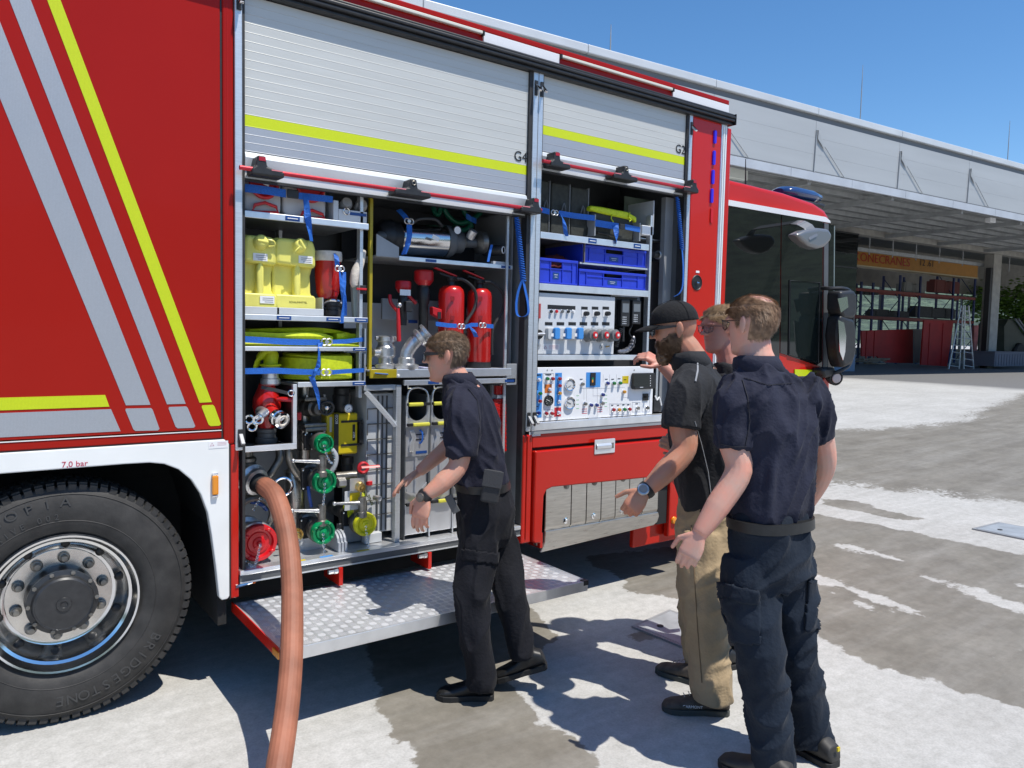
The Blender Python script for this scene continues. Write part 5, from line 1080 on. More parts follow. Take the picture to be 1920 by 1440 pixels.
for a, b_ in (((549.5, 864), (604, 866)), ((547.5, 957.5), (603, 958)), ((627, 944.5), (679, 943))):
    p0, p1 = P(*a, 0.05), P(*b_, 0.06); u = part('valve_lever', T0, p1)
    MB().tube([p0, p0.lerp(p1, 0.15), p0.lerp(p1, 0.75), p1], [0.007, 0.0075, 0.0105, 0.016], 10).build('lever_arm', M['cast'], u, smooth=40); MB().ball(p0, 0.0115).build('lever_knob', M['cast'], u, smooth=True)
    MB().lathe([(0.02, 0.03), (0.022, 0.01), (0.02, -0.045), (0.026, -0.05), (0.026, -0.075), (0, -0.075)], p1, (0, 0, 1), 14).build('valve_stem', M['castdark'], u, smooth=30)
# red quarter-turn valve
c = P(681, 877, 0.12); u = part('ball_valve', T0, c); MB().torus(c, (0.1, 1, 0), 0.026, 0.009, 16, 6).build('valve_ring', M['redplastic'], u, smooth=True)
MB().strip([P(672, 884, 0.08), P(678, 876, 0.07), P(692, 875, 0.06), P(712, 873.5, 0.05)], V((0, 0.004, 0.004)), (0, 0.004, 0.003)).build('valve_handle', M['redplastic'], u)
MB().tube([P(630, 893, 0.15), P(668, 890, 0.13)], 0.022, 12).build('valve_pipe', M['castdark'], u, smooth=30); MB().lathe([(0.026, -0.02), (0.026, 0.02)], P(640, 905, 0.12), (1, 0, 0), 6).build('pipe_union', M['cast'], u)
# pipework
def pipe(pts, r_, m, nm='pipe', n=16, par=T0): return MB().tube(spline(pts, 5) if len(pts) > 2 else pts, r_, n).build(nm, m, par, smooth=45)
pipe([P(570, 722, 0.30), P(570, 862, 0.30)], 0.033, M['steel']); pipe([P(554, 1000, 0.32), P(553, 930, 0.32), P(549, 880, 0.35)], 0.05, M['steel'])
pipe([P(522, 835, 0.22), P(524, 860, 0.2), P(510, 885, 0.2), P(498, 900, 0.22)], 0.020, M['castdark'], 'flexible_hose'); pipe([P(540, 838, 0.2), P(543, 865, 0.19), P(556, 888, 0.2), P(572, 900, 0.22)], 0.019, M['castdark'], 'flexible_hose')
clearhose = mat('clear_hose', (0.45, 0.48, 0.52), 0.25, 0.2); pipe([P(622, 842, 0.14), P(630, 855, 0.13), P(628, 872, 0.13), P(620, 886, 0.14)], 0.013, clearhose, 'clear_hose', 10)
for k in range(7):
    p = P(622 + 3 * math.sin(k * 0.5) + k * 0.6, 846 + k * 5.5, 0.135); MB().torus(p, (0.3, 0, 1), 0.0135, 0.0018, 12, 5).build('hose_coil_wire', M['chrome'], T0)
bluepipe = mat('blue_tube', (0.02, 0.08, 0.35), 0.4); pipe([P(578, 912, 0.14), P(580, 930, 0.13), P(584, 950, 0.14)], 0.009, bluepipe, 'blue_tube', 8); pipe([P(470, 940, 0.2), P(490, 945, 0.2), P(500, 955, 0.22)], 0.012, bluepipe, 'blue_tube', 8)
c = P(588, 765, 0.2); u = part('gate_valve', T0, c)
MB().lathe([(0.05, 0.06), (0.05, 0.03), (0.044, 0.02), (0.044, -0.02), (0.034, -0.03), (0.03, -0.06), (0, -0.062)], c, (-0.15, 1, 0), 24).build('valve_housing', M['castdark'], u, smooth=30)
for z_ in (-0.095, 0.04): MB().box(c.x - 0.065, c.x + 0.055, c.y - 0.045, c.y + 0.06, c.z + z_, c.z + z_ + 0.02).build('valve_flange', M['castdark'], u, bevel=0.006)
MB().box(c.x - 0.06, c.x + 0.055, c.y - 0.045, c.y + 0.06, c.z - 0.118, c.z - 0.0955).build('valve_flange', M['castdark'], u, bevel=0.006)
for k in range(4): MB().lathe([(0.008, 0), (0.008, 0.012)], (c.x - 0.05 + 0.095 * (k % 2), c.y - 0.03, c.z - 0.128 if k < 2 else c.z + 0.06), (0, 0, 1), 6).build('flange_bolt', M['cast'], u)
pbox('red_tap', M['redplastic'], 557, 566, 773, 788, 0.14, 0.03, u, 0.006)
c = P(613, 765, 0.12); u = part('hand_wheel', T0, c); MB().torus(c, (0.1, 1, 0.1), 0.034, 0.007, 22, 8).build('wheel_rim', M['black'], u, smooth=True); MB().lathe([(0.011, 0.02), (0.011, -0.006), (0.006, -0.01), (0, -0.01)], c, (0.1, 1, 0.1), 12).build('wheel_hub', M['chrome'], u, smooth=30)
for k in range(3):
    a = k * 2.094 + 0.4; MB().tube([c, c + V((math.cos(a) * 0.033, 0, math.sin(a) * 0.033))], 0.006, 6).build('wheel_spoke', M['black'], u)
c = P(653, 766, 0.13); u = part('pressure_gauge', T0, c); MB().lathe([(0.021, 0.02), (0.023, 0.0), (0.023, -0.006), (0.019, -0.007), (0.018, -0.003), (0, -0.003)], c, (0, 1, 0), 22).build('gauge_case', M['cast'], u, smooth=30); MB().lathe([(0.0175, -0.0035), (0, -0.004)], c, (0, 1, 0), 20).build('gauge_face', M['label'], u); MB().tube([c + V((-0.008, -0.006, -0.006)), c + V((0.006, -0.006, 0.004))], 0.001, 4).build('gauge_needle', M['print'], u)
# yellow chemical mixer unit
u = part('foam_mixer', T0, P(640, 851, 0.17)); Y = 0.17
mx = rect(626, 671, 775, 852, Y); c0 = V(((mx[0] + mx[1]) / 2, Y + 0.07, mx[2]))
MB().prism(rrect(mx[0], mx[1], mx[2], mx[3], 0.01), Y, Y + 0.12, 'y').build('mixer_case', M['yellow'], u, bevel=0.02, seg=3, smooth=50)
pbox('mixer_case_left', M['yellow'], 612, 626.5, 776, 852, Y + 0.03, 0.08, u, 0.01); pbox('mixer_band', M['black'], 626.5, 635, 776, 852, Y - 0.003, 0.004, u)
for y_ in (790, 834): pbox('mixer_strap', M['black'], 640, 680, y_ - 2, y_ + 2, Y - 0.004, 0.006, u)
pbox('mixer_bracket', M['black'], 674, 680, 792, 832, Y - 0.004, 0.05, u); pbox('mixer_label', M['black'], 661, 666, 796, 826, Y - 0.0015, 0.0015, u, 0.0)
pbox('mixer_plate', M['greylight'], 618, 624, 782, 810, Y + 0.027, 0.002, u)
R90 = Matrix.Rotation(PI / 2, 4, 'X') @ Matrix.Rotation(PI / 2, 4, 'Z')
text('ECCO', 0.018, M['label'], (P(631, 786, Y).x, Y - 0.004, P(631, 786, Y).z), u, R90); text('BEST', 0.016, M['label'], (P(663.5, 817, Y).x, Y - 0.003, P(663.5, 815, Y).z), u, R90)
MB().lathe([(0.045, 0), (0.05, 0.02), (0.05, 0.09), (0.044, 0.1), (0.044, 0.13), (0, 0.13)], P(641, 773, 0.24), (0, 0, 1), 22).build('mixer_top', M['black'], u, smooth=30)
MB().lathe([(0.026, 0), (0.03, 0.02), (0.03, 0.05), (0.034, 0.055), (0.034, 0.09), (0, 0.09)], P(651, 887, 0.24), (0, 0, 1), 18).build('mixer_foot', M['black'], u, smooth=30)
# suction coupling for the brown hose
c = P(474, 900, 0.16); d = V((0.34, -0.9, -0.22)).normalized(); u = part('suction_coupling', T0, c)
MB().lathe([(0.075, -0.05), (0.08, -0.03), (0.08, -0.005), (0.07, 0.0), (0.062, 0.01), (0.066, 0.018), (0.066, 0.034), (0.05, 0.038), (0.048, 0.03), (0, 0.03)], c, d, 30).build('coupling_ring', M['cast'], u, smooth=30)
MB().lathe([(0.046, 0.02), (0.046, 0.075), (0.05, 0.08), (0.05, 0.10), (0.044, 0.105), (0.044, 0.13), (0, 0.13)], c, d, 26).build('hose_collar', M['rubber'], u, smooth=30)
MB().box(c.x - 0.11, c.x + 0.03, c.y + 0.03, c.y + 0.2, c.z - 0.11, c.z + 0.1).build('coupling_block', M['castdark'], u, bevel=0.02)
MB().lathe([(0.03, 0), (0.045, 0.015), (0.045, 0.03), (0.03, 0.04), (0.03, 0.08), (0.036, 0.085), (0.036, 0.1), (0, 0.1)], P(463, 870, 0.2), (0, 0, 1), 18).build('relief_valve', M['castdark'], u, smooth=30)
MB().torus(P(531, 912, 0.06), (0.25, 1, 0), 0.043, 0.0075, 26, 8).build('ring_handle', M['chrome'], u, smooth=True)
MB().torus(P(478, 965, 0.16), (0.2, 1, 0), 0.082, 0.016, 30, 8).build('second_coupling', M['castdark'], u, smooth=True)
# brown suction hose
def ribbed(pts, r_, m, name, par, n=54):
    pts = [V(p) for p in pts]; k = len(pts); vs = []; up = None
    for i, p in enumerate(pts):
        d = (pts[min(i + 1, k - 1)] - pts[max(i - 1, 0)]).normalized()
        up = V((0, 0, 1)) if up is None else up; up = (up - d * up.dot(d)).normalized(); s_ = d.cross(up)
        for j in range(n):
            t = 2 * PI * j / n; rr = r_ * (1.0 - 0.032 * (j % 3 == 0)); vs.append(p + s_ * (math.cos(t) * rr) + up * (math.sin(t) * rr))
    fs = [(i * n + j, i * n + (j + 1) % n, (i + 1) * n + (j + 1) % n, (i + 1) * n + j) for i in range(k - 1) for j in range(n)] + [tuple(range(n)), tuple(range((k - 1) * n, k * n))]
    return MB().add(vs, fs).build(name, m, par, smooth=30)
hp = [c + d * 0.09, Q(500, 914, 3.66), Q(516, 930, 3.58), Q(530, 968, 3.50), Q(541, 1020, 3.41), Q(547, 1090, 3.29), Q(548, 1160, 3.16), Q(546, 1240, 3.02), Q(538, 1330, 2.86), Q(522, 1440, 2.67), Q(503, 1540, 2.52)]
e = hp[-1]; hp += [V((e.x - 0.09, e.y - 0.22, 0.07)), V((e.x - 0.22, e.y - 0.55, 0.047)), V((e.x - 0.4, e.y - 1.2, 0.047))]
hs = thing('suction_hose', 'ribbed terracotta brown suction hose curving from the pump down to the ground', 'hose', G(520, 1440))
ribbed(spline(hp, 7), 0.0445, M['hose'], 'hose', hs)
MB().tube([hp[0] + d * 0.005, hp[0] + d * 0.028], 0.0455, 20).build('hose_clamp', M['chrome'], hs, smooth=30)
# coiled yellow-green hose behind the yellow cap
t = thing('wash_hose', 'coiled neon hose behind the yellow cap on the locker floor', 'hose', P(695, 1000, 0.2)); c = P(684, 957, 0.17)
MB().torus(c, (0, 1, 0), 0.085, 0.017, 30, 8).build('hose_coil', M['neon'], t, smooth=True); MB().torus(c + V((0.012, 0.035, 0.005)), (0, 1, 0), 0.092, 0.017, 30, 8).build('hose_coil', M['neon'], t, smooth=True); MB().torus(c + V((0.0, 0.07, 0)), (0, 1, 0), 0.08, 0.017, 30, 8).build('hose_coil', M['neon'], t, smooth=True)
text('TITAN', 0.022, mat('olive_print', (0.10, 0.12, 0.01), 0.6), P(694, 937, 0.148), t, Matrix.Rotation(PI / 2, 4, 'X') @ Matrix.Rotation(-1.1, 4, 'Z'))
MB().lathe([(0.014, -0.02), (0.016, 0.0), (0.016, 0.02), (0.012, 0.022), (0, 0.012)], P(707, 934, 0.10), (0.4, -1, -0.1), 14).build('hose_nozzle', M['cast'], t, smooth=30); MB().lathe([(0.018, 0), (0.018, 0.02)], P(692, 909, 0.15), (0, 0, 1), 12).build('hose_ferrule', M['redplastic'], t)
# grey chocks on the floor
t = thing('grey_chock', 'grey plastic wedge plates standing on the locker floor beside the lowest green cap', 'chock', P(636, 1044, 0.03))
x0, x1, z0, z1 = rect(617, 646, 1004, 1042, 0.08); z0 = 0.558
for k in range(3):
    o_ = 0.018 * k; MB().prism([(0.03, z0), (0.19, z0), (0.19, z0 + 0.06)] + [(0.03 + 0.16 * (0.5 + 0.42 * math.cos(a)), z0 + 0.05 + 0.05 * math.sin(a)) for a in [PI * i / 8 for i in range(9)]] + [(0.03, z0 + 0.05)], x0 + 0.03 + o_, x0 + 0.044 + o_, 'x').build('wedge_plate', mat('grey_chock_plastic', (0.33, 0.35, 0.38), 0.5), t, bevel=0.003)
for px, py, w_, m in ((612, 1046, 13, M['bluelbl2']), (681, 1033, 13, M['yellow']), (568, 1053, 5, M['yellow'])):
    q = P(px, py, -0.003); tb('floor_sticker', m, q.x - w_ * 0.0026, q.x + w_ * 0.0026, -0.010, 0.010, 0.5585, 0.5592)
pbox('outlet_box', M['greylight'], 563, 606, 1000, 1032, 0.16, 0.1, T0, 0.004); pbox('outlet_box', M['grey'], 645, 684, 985, 1016, 0.16, 0.1, T0, 0.004); pbox('floor_bracket', M['greylight'], 684, 716, 1000, 1018, 0.10, 0.04, T0, 0.003)
tb('pump_room_wall', M['grey'], RX0, RX1 + 0.02, 0.5, 0.505, 0.556, 1.42)
# ================================================================ middle of locker G4
Y0 = 0.09
tb('swing_frame_edge', M['yframe'], X(691, 550, 0.10), X(697, 550, 0.10), 0.09, 0.115, 1.46, 2.42, 0.003)
xm0 = X(698, 550, 0.12); xm1 = X(960, 550, 0.12)
tb('niche_back_upper', M['dark'], xm0, xm1 + 0.02, 0.52, 0.53, 1.86, 2.42); tb('niche_back_lower', M['greylight'], xm0, xm1 - 0.12, 0.48, 0.485, 1.5, 1.86)
tb('niche_side', M['grey'], xm1 - 0.01, xm1, 0.12, 0.52, 1.48, 2.42)
for k, px in enumerate((948, 955, 962)): tb('locker_profile', M['alu'], X(px, 560, 0.06), X(px + 4, 560, 0.06), 0.06 + 0.04 * k, 0.07 + 0.04 * k, 0.56, 2.42)
x0, x1, z0, z1 = rect(747, 960, 482, 497, 0.08)
sh = part('niche_shelf', T0, ((x0 + x1) / 2, 0.08, z0)); zs_ = P(750, 480, 0.08).z
box('shelf_edge', M['alubright'], x0, x1, 0.07, 0.08, zs_ - 0.024, zs_, sh, 0.002); box('shelf_board', M['grey'], xm0, x1, 0.081, 0.48, zs_ - 0.012, zs_ - 0.004, sh)
MB().prism([(xm0, zs_ - 0.01), (x0, zs_ - 0.01), (x0, zs_ + 0.045), (xm0, P(700, 438, 0.08).z)], 0.075, 0.08, 'y').build('shelf_gusset', M['grey'], sh)
for a, b_ in ((X(798, 487, 0.07), X(818, 487, 0.07)), (X(940, 498, 0.07), X(957, 498, 0.07))): box('shelf_label', M['bluelabel'], a, b_, 0.0675, 0.0695, zs_ - 0.02, zs_ - 0.005, sh)
# stainless steel exhaust blower / cylinder
t = thing('steel_cylinder', 'polished steel cylinder with black end caps strapped on the shelf above the extinguishers', 'cylinder', P(800, 482, 0.2)); a, b_ = P(722, 446, 0.24), P(905, 457, 0.2); d = (b_ - a); L_ = d.length; d.normalize(); k_ = pxm(790, 450, 0.22)
f = lambda px: (P(px, 446 + (px - 722) * 0.06, 0.22) - a).dot(d)
R_ = 30 * k_
polished = mat('polished_steel', (0.62, 0.61, 0.60), 0.18, 1.0, rvar=0.06, vscale=12)
MB().lathe([(R_ * 0.99, f(747)), (R_, f(749)), (R_, f(831)), (R_ * 0.98, f(832))], a, d, 36).build('barrel', polished, t, smooth=30)
MB().lathe([(R_ * 0.35, f(708)), (R_ * 0.8, f(710)), (R_ * 1.12, f(722)), (R_ * 1.14, f(734)), (R_ * 1.03, f(738)), (R_ * 1.03, f(747.5))], a, d, 32).build('end_cap', M['black'], t, smooth=40)
MB().lathe([(R_ * 0.3, f(716)), (R_ * 0.3, f(704)), (R_ * 0.18, f(700))], a + V((0, -0.06, 0)), d, 18).build('cap_boss', M['greydark'], t, smooth=40)
MB().lathe([(R_ * 1.04, f(831.5)), (R_ * 1.04, f(840)), (R_ * 0.9, f(846)), (R_ * 0.72, f(848)), (R_ * 0.72, f(862)), (R_ * 0.5, f(866)), (R_ * 0.32, f(868)), (R_ * 0.32, f(892))], a, d, 32).build('front_cone', M['greydark'], t, smooth=35)
MB().torus(a + d * f(863), d, R_ * 0.6, 0.004, 24, 6).build('cone_ring', M['gold'], t, smooth=True)
MB().lathe([(R_ * 0.4, f(888)), (R_ * 0.75, f(894)), (R_ * 0.75, f(903)), (R_ * 0.4, f(906))], a + V((0, 0, 0.005)), d, 20).build('valve_head', M['castdark'], t, smooth=35)
MB().lathe([(0.022, 0), (0.026, 0.012), (0.026, 0.05), (0.018, 0.055)], P(880, 447, 0.12), (0.2, -0.5, 0.8), 14).build('valve_knob', M['cast'], t, smooth=35)
MB().tube(spline([P(772, 420, 0.16), P(785, 411, 0.14), P(815, 411, 0.14), P(829, 424, 0.16)], 5), 0.009, 8).build('carry_handle', M['black'], t, smooth=40)
g = P(857, 432, 0.14); MB().lathe([(0.026, 0.02), (0.028, 0), (0.024, -0.006), (0, -0.005)], g, (0.1, 1, 0), 18).build('gauge', M['black'], t, smooth=30); MB().lathe([(0.021, -0.007), (0, -0.0075)], g, (0.1, 1, 0), 18).build('gauge_face', M['label'], t)
q = P(817, 446, 0.10); MB().box(-0.022, 0.022, -0.001, 0.001, -0.012, 0.012, Matrix.Translation(q) @ Matrix.Rotation(0.35, 4, 'Y')).build('type_label', M['label'], t)
bs = blue_strap('blue strap with silver buckle around the polished steel cylinder', [([P(747, 393, 0.16), P(756, 402, 0.13), P(764, 412, 0.11)], V((0.014, 0, 0.006))), ([P(767, 420, 0.105), P(768, 440, 0.09), P(764, 460, 0.09), P(757, 477, 0.10)], V((0.016, 0, 0.003)))], [(P(766, 415, 0.10), 0.02, False)])
t = thing('corrugated_hose', 'green corrugated hoses looped behind the steel cylinder', 'hose', P(870, 420, 0.3))
for pts in (((832, 390), (840, 405), (858, 418), (880, 414), (897, 402), (905, 392)), ((812, 388), (815, 398), (822, 402), (826, 390)), ((868, 388), (872, 400), (880, 412), (884, 428)), ((850, 425), (868, 432), (880, 424), (884, 408))):
    pp = spline([P(a_, b2, 0.30) for a_, b2 in pts], 9); rr = [0.0135 if i % 2 else 0.0165 for i in range(len(pp))]; MB().tube(pp, rr, 10).build('hose', M['greenhose'], t, smooth=60)
blue_strap('dark blue tie around the green corrugated hoses', [([P(874, 405, 0.27), P(884, 411, 0.26), P(893, 415, 0.27)], V((0, 0, 0.016)))])
t = thing('suction_nozzle', 'black round nozzle with a white ring at the right end of the cylinder shelf', 'nozzle', P(938, 480, 0.12)); c = P(941, 469, 0.10)
MB().lathe([(0.032, 0.12), (0.032, 0.0), (0.028, -0.008), (0.018, -0.008), (0.017, 0.02), (0, 0.03)], c, (-0.5, 1, 0), 24).build('nozzle_body', M['black'], t, smooth=30); MB().torus(c + V((0.004, -0.011, 0)), (-0.5, 1, 0), 0.019, 0.0035, 22, 6).build('white_ring', M['label'], t, smooth=True)
MB().box(P(924, 489, .09).x, P(953, 489, .09).x, 0.085, 0.11, zs_, zs_ + 0.018).build('nozzle_cradle', M['greylight'], t)
MB().strip([P(922, 459, 0.09), P(918, 476, 0.085), P(915, 491, 0.08)], V((0.008, 0, 0)), (0, 0.003, 0)).build('nozzle_strap', M['blue'], t)
# tray with fittings
zt_ = P(760, 692, 0.04).z; x0t, x1t = X(692, 699, 0.04), X(957, 697, 0.04)
tr_ = part('pull_out_tray', T0, ((x0t + x1t) / 2, 0.04, zt_)); xy = X(742, 699, 0.04)
box('tray_front', M['alubright'], xy, x1t, 0.028, 0.04, zt_ - 0.046, zt_, tr_, 0.003); box('tray_corner', M['yframe'], x0t, xy - 0.0005, 0.026, 0.04, zt_ - 0.046, zt_, tr_, 0.003); box('tray_bed', M['greylight'], x0t, x1t, 0.041, 0.48, zt_ - 0.012, zt_ - 0.004, tr_)
MB().tube([P(702, 700, 0.02), P(727, 702, 0.02)], 0.006, 8).build('tray_handle', M['chrome'], tr_, smooth=40); c = P(747, 704, 0.024); MB().lathe([(0.008, 0), (0.007, -0.004), (0, -0.005)], c, (0, 1, 0), 12).build('tray_button', M['label'], tr_)
pbox('tray_end_plate', M['grey'], 950, 969, 682, 722, 0.03, 0.006, tr_, 0.004)
zf = zt_ - 0.003
def fitting(px, py0, lab, prof, m, rp):
    c = P(px, py0, 0.15); c.z = zf; t = thing('hose_adapter', lab, 'adapter', c); k_ = pxm(px, py0 - 30, 0.15); return t, c, k_
t, c, k_ = fitting(723, 688, 'upright silver hose adapter standing leftmost on the pull-out tray', None, None, 0)
MB().lathe([(18 * k_, 0), (20 * k_, 2 * k_), (20 * k_, 8 * k_), (14 * k_, 11 * k_), (14 * k_, 20 * k_), (18 * k_, 24 * k_), (18 * k_, 40 * k_), (15 * k_, 44 * k_), (15 * k_, 50 * k_), (18 * k_, 52 * k_), (18 * k_, 60 * k_), (13 * k_, 62 * k_), (12 * k_, 55 * k_), (0, 54 * k_)], c, (0, 0, 1), 28).build('adapter_body', M['cast'], t, smooth=30)
MB().lathe([(7 * k_, 0), (6 * k_, -14 * k_), (8 * k_, -16 * k_), (0, -18 * k_)], c + V((-16 * k_, -0.01, 30 * k_)), (1, 0.3, 0), 12).build('side_port', M['cast'], t, smooth=30)
for sx in (-1, 1): MB().ball(c + V((sx * 19 * k_, 0, 57 * k_)), 0.009, 0.012, 0.012, 8, 6).build('claw', M['cast'], t)
t, c, k_ = fitting(752, 690, 'angled silver branch pipe with a red lever on the pull-out tray', None, None, 0); c = c + V((0.0, -0.06, 0))
MB().lathe([(22 * k_, 0), (23 * k_, 3 * k_), (23 * k_, 8 * k_), (16 * k_, 11 * k_), (16 * k_, 20 * k_), (13 * k_, 22 * k_), (0, 22 * k_)], c, (0, 0, 1), 28).build('base', M['cast'], t, smooth=30)
MB().tube(spline([c + V((0, 0, 18 * k_)), c + V((2 * k_, 0, 32 * k_)), c + V((12 * k_, -0.01, 48 * k_)), c + V((24 * k_, -0.02, 60 * k_))], 4), 12.5 * k_, 18).build('elbow', M['cast'], t, smooth=40)
dd = V((0.62, -0.35, 0.62)); MB().lathe([(13 * k_, 0), (19 * k_, 3 * k_), (20 * k_, 9 * k_), (14 * k_, 12 * k_), (14 * k_, 17 * k_), (19 * k_, 19 * k_), (19 * k_, 24 * k_), (13 * k_, 25 * k_), (12 * k_, 19 * k_), (0, 18 * k_)], c + V((20 * k_, -0.02, 54 * k_)), dd, 26).build('flange', M['cast'], t, smooth=30)
MB().tube([P(748, 640, 0.06), P(747, 600, 0.06), P(746, 578, 0.06)], [0.012, 0.011, 0.009], 10).build('red_lever', M['redplastic'], t, smooth=40); MB().ball(P(749, 572, 0.06), 0.0135).build('lever_knob', M['cast'], t, smooth=True)
# nozzles
for (px, y0, y1, yb, wcap, lab) in ((755, 527, 545, 610, 15, 'smaller black hand nozzle with a red cap hanging left of the extinguishers'), (793, 507, 531, 640, 18.5, 'larger black hand nozzle with a red cap and red grip beside the first extinguisher')):
    Yn = 0.2; c = P(px, yb, Yn); k_ = pxm(px, 560, Yn); t = thing('hand_nozzle', lab, 'nozzle', c); zz = lambda y: P(px, y, Yn).z - c.z
    MB().lathe([(wcap * 0.62 * k_, zz(y1 + 4)), (wcap * 0.8 * k_, zz(y1)), (wcap * k_, zz(y1 - 5)), (wcap * k_, zz(y0 + 3)), (wcap * 0.9 * k_, zz(y0)), (0, zz(y0))], c, (0, 0, 1), 14).build('bumper', M['redplastic'], t, smooth=30)
    MB().lathe([(wcap * 0.5 * k_, 0), (wcap * 0.5 * k_, zz(y1 + 40)), (wcap * 0.62 * k_, zz(y1 + 36)), (wcap * 0.62 * k_, zz(y1 + 12)), (wcap * 0.5 * k_, zz(y1 + 8)), (wcap * 0.55 * k_, zz(y1 + 2)), (0, zz(y1 + 2))], c, (0, 0, 1), 18).build('barrel', M['black'], t, smooth=30)
    MB().tube(spline([P(px - wcap * 1.6, y1 + 8, Yn), P(px - wcap * 1.5, y1 + 22, Yn - 0.01), P(px - wcap * 0.7, y1 + 38, Yn - 0.02)], 4), 0.010, 8).build('bail_handle', M['redplastic'], t, smooth=40)
    if px > 760:
        gp = part('pistol_grip', t, P(815, 588, Yn - 0.04)); MB().prism([(P(a_, b2, Yn).x, P(a_, b2, Yn).z) for a_, b2 in ((801, 575), (818, 580), (827, 583), (828, 600), (815, 598), (802, 590))], Yn - 0.06, Yn - 0.02, 'y').build('grip', M['redplastic'], gp, bevel=0.006)
        pbox('grip_end', M['black'], 821, 827, 585, 598, Yn - 0.064, 0.003, gp)
    else:
        MB().box(c.x - 0.012, c.x + 0.03, Yn - 0.06, Yn - 0.03, zz(585) + c.z, zz(565) + c.z).build('trigger_block', M['black'], t, bevel=0.005); pbox('type_label', M['label'], 750, 770, 543, 554, Yn - 0.05, 0.002, t)
pbox('nozzle_rack', M['grey'], 717, 830, 562, 600, 0.27, 0.02, T0, 0.002); pbox('nozzle_rack_label', M['bluelabel'], 766, 783, 600, 606, 0.26, 0.003, T0)
# extinguishers
for i, (x0p, x1p, yt, yb, lab) in enumerate(((821, 867, 535, 684, 'red fire extinguisher partly hidden by the head of the man in sunglasses'), (875, 918, 540, 684, 'red fire extinguisher with black base, the right one of the strapped pair'))):
    Ye = 0.16; px = (x0p + x1p) / 2; c = P(px, yb, Ye); zt2 = P(px, yt, Ye).z; c.z = zf; R_ = (P(x1p, 600, Ye - 0.02).x - P(x0p, 600, Ye - 0.02).x) / 2 * 0.92; Hh = zt2 - c.z
    t = thing('fire_extinguisher', lab, 'fire extinguisher', c, 'strapped fire extinguishers')
    MB().lathe([(R_ * 0.96, 0.035), (R_, 0.05), (R_, Hh - 0.05), (R_ * 0.93, Hh - 0.025), (R_ * 0.7, Hh - 0.006), (R_ * 0.35, Hh), (0, Hh)], c, (0, 0, 1), 30).build('cylinder', M['redext'], t, smooth=45)
    MB().lathe([(R_ * 1.02, 0), (R_ * 1.03, 0.006), (R_ * 1.02, 0.034), (0, 0.034)], c, (0, 0, 1), 28).build('base_ring', M['black'], t, smooth=30)
    MB().lathe([(0.024, Hh - 0.002), (0.02, Hh + 0.02), (0.026, Hh + 0.03), (0.026, Hh + 0.05), (0, Hh + 0.055)], c, (0, 0, 1), 16).build('valve', M['black'], t, smooth=30)
    l0, l1 = P(x0p - 6, yt - 33, Ye - 0.02), P(x1p - 12, yt - 17, Ye - 0.02); MB().strip([l0, l0.lerp(l1, 0.5), l1], V((0, 0.012, 0)), (0.002, 0, 0.008)).build('squeeze_lever', M['redplastic'], t, bevel=0.002)
    MB().strip([l0 + V((0.03, 0, -0.03)), l1 + V((0, 0, -0.015))], V((0, 0.010, 0)), (0, 0, 0.006)).build('carry_lever', M['black'], t)
    MB().tube([P(px + 10, yt - 12, Ye - 0.02), P(px + 16, yt - 12, Ye - 0.02)], 0.011, 10).build('hose_ferrule', M['cast'], t)
    hpts = ((px + 12, yt - 12), (px + 26, yt - 10), (px + 44, yt + 6), (px + 49, yt + 26), (px + 44, yt + 46), (px + 30, yt + 70)) + (((px + 26, yt + 90),) if i == 0 else ((px + 26, yt + 92), (px + 26, yt + 125)))
    MB().tube(spline([P(a_, b2, Ye - 0.05) for a_, b2 in hpts], 5), 0.0095, 8).build('discharge_hose', M['rubber'], t, smooth=40)
    for yy in (560, 596): pbox('pictogram', mat('dark_red_print', (0.25, 0.006, 0.008), 0.5), px + 1, px + 8, yy - 4, yy + 4, Ye - R_ - 0.0005, 0.002, t)
Y = 0.055
blue_strap('blue strap with two silver buckles around the pair of fire extinguishers', [([P(817, 607, Y), P(840, 610, Y - 0.01), P(856, 611, Y)], V((0, 0, 0.012))), ([P(872, 613, Y), P(884, 609, Y), P(896, 609, Y)], V((0, 0, 0.011))), ([P(912, 611, Y), P(925, 612, Y + 0.02)], V((0, 0, 0.012))), hang(P(880, 612, Y - 0.005), P(893, 632, Y - 0.01), 4, 0.001, 0.011, 0.013, 1)], [(P(864, 612, Y), 0.018, False), (P(904, 610, Y), 0.018, False)])
t = thing('cable_coil', 'coil of thin orange cable hanging behind the right fire extinguisher', 'cable', P(940, 612, 0.3))
for k in range(4): MB().torus(P(935 + k * 1.6, 608, 0.30), (0.75, 0.66, 0.05), 0.078 - 0.004 * k, 0.006, 30, 6).build('cable_turn', M['orange'], t, smooth=True)
t = thing('paper_sheet', 'white papers lying on the pull-out tray behind the man in sunglasses', 'paper', P(785, 680, 0.2)); box('sheet', M['label'], X(768, 680, .12), X(800, 680, .12), 0.10, 0.3, zf, zf + 0.004, t); box('sheet', mat('lilac_sheet', (0.5, 0.5, 0.68), 0.6), X(772, 680, .12), X(806, 680, .12), 0.09, 0.28, zf + 0.0045, zf + 0.007, t)
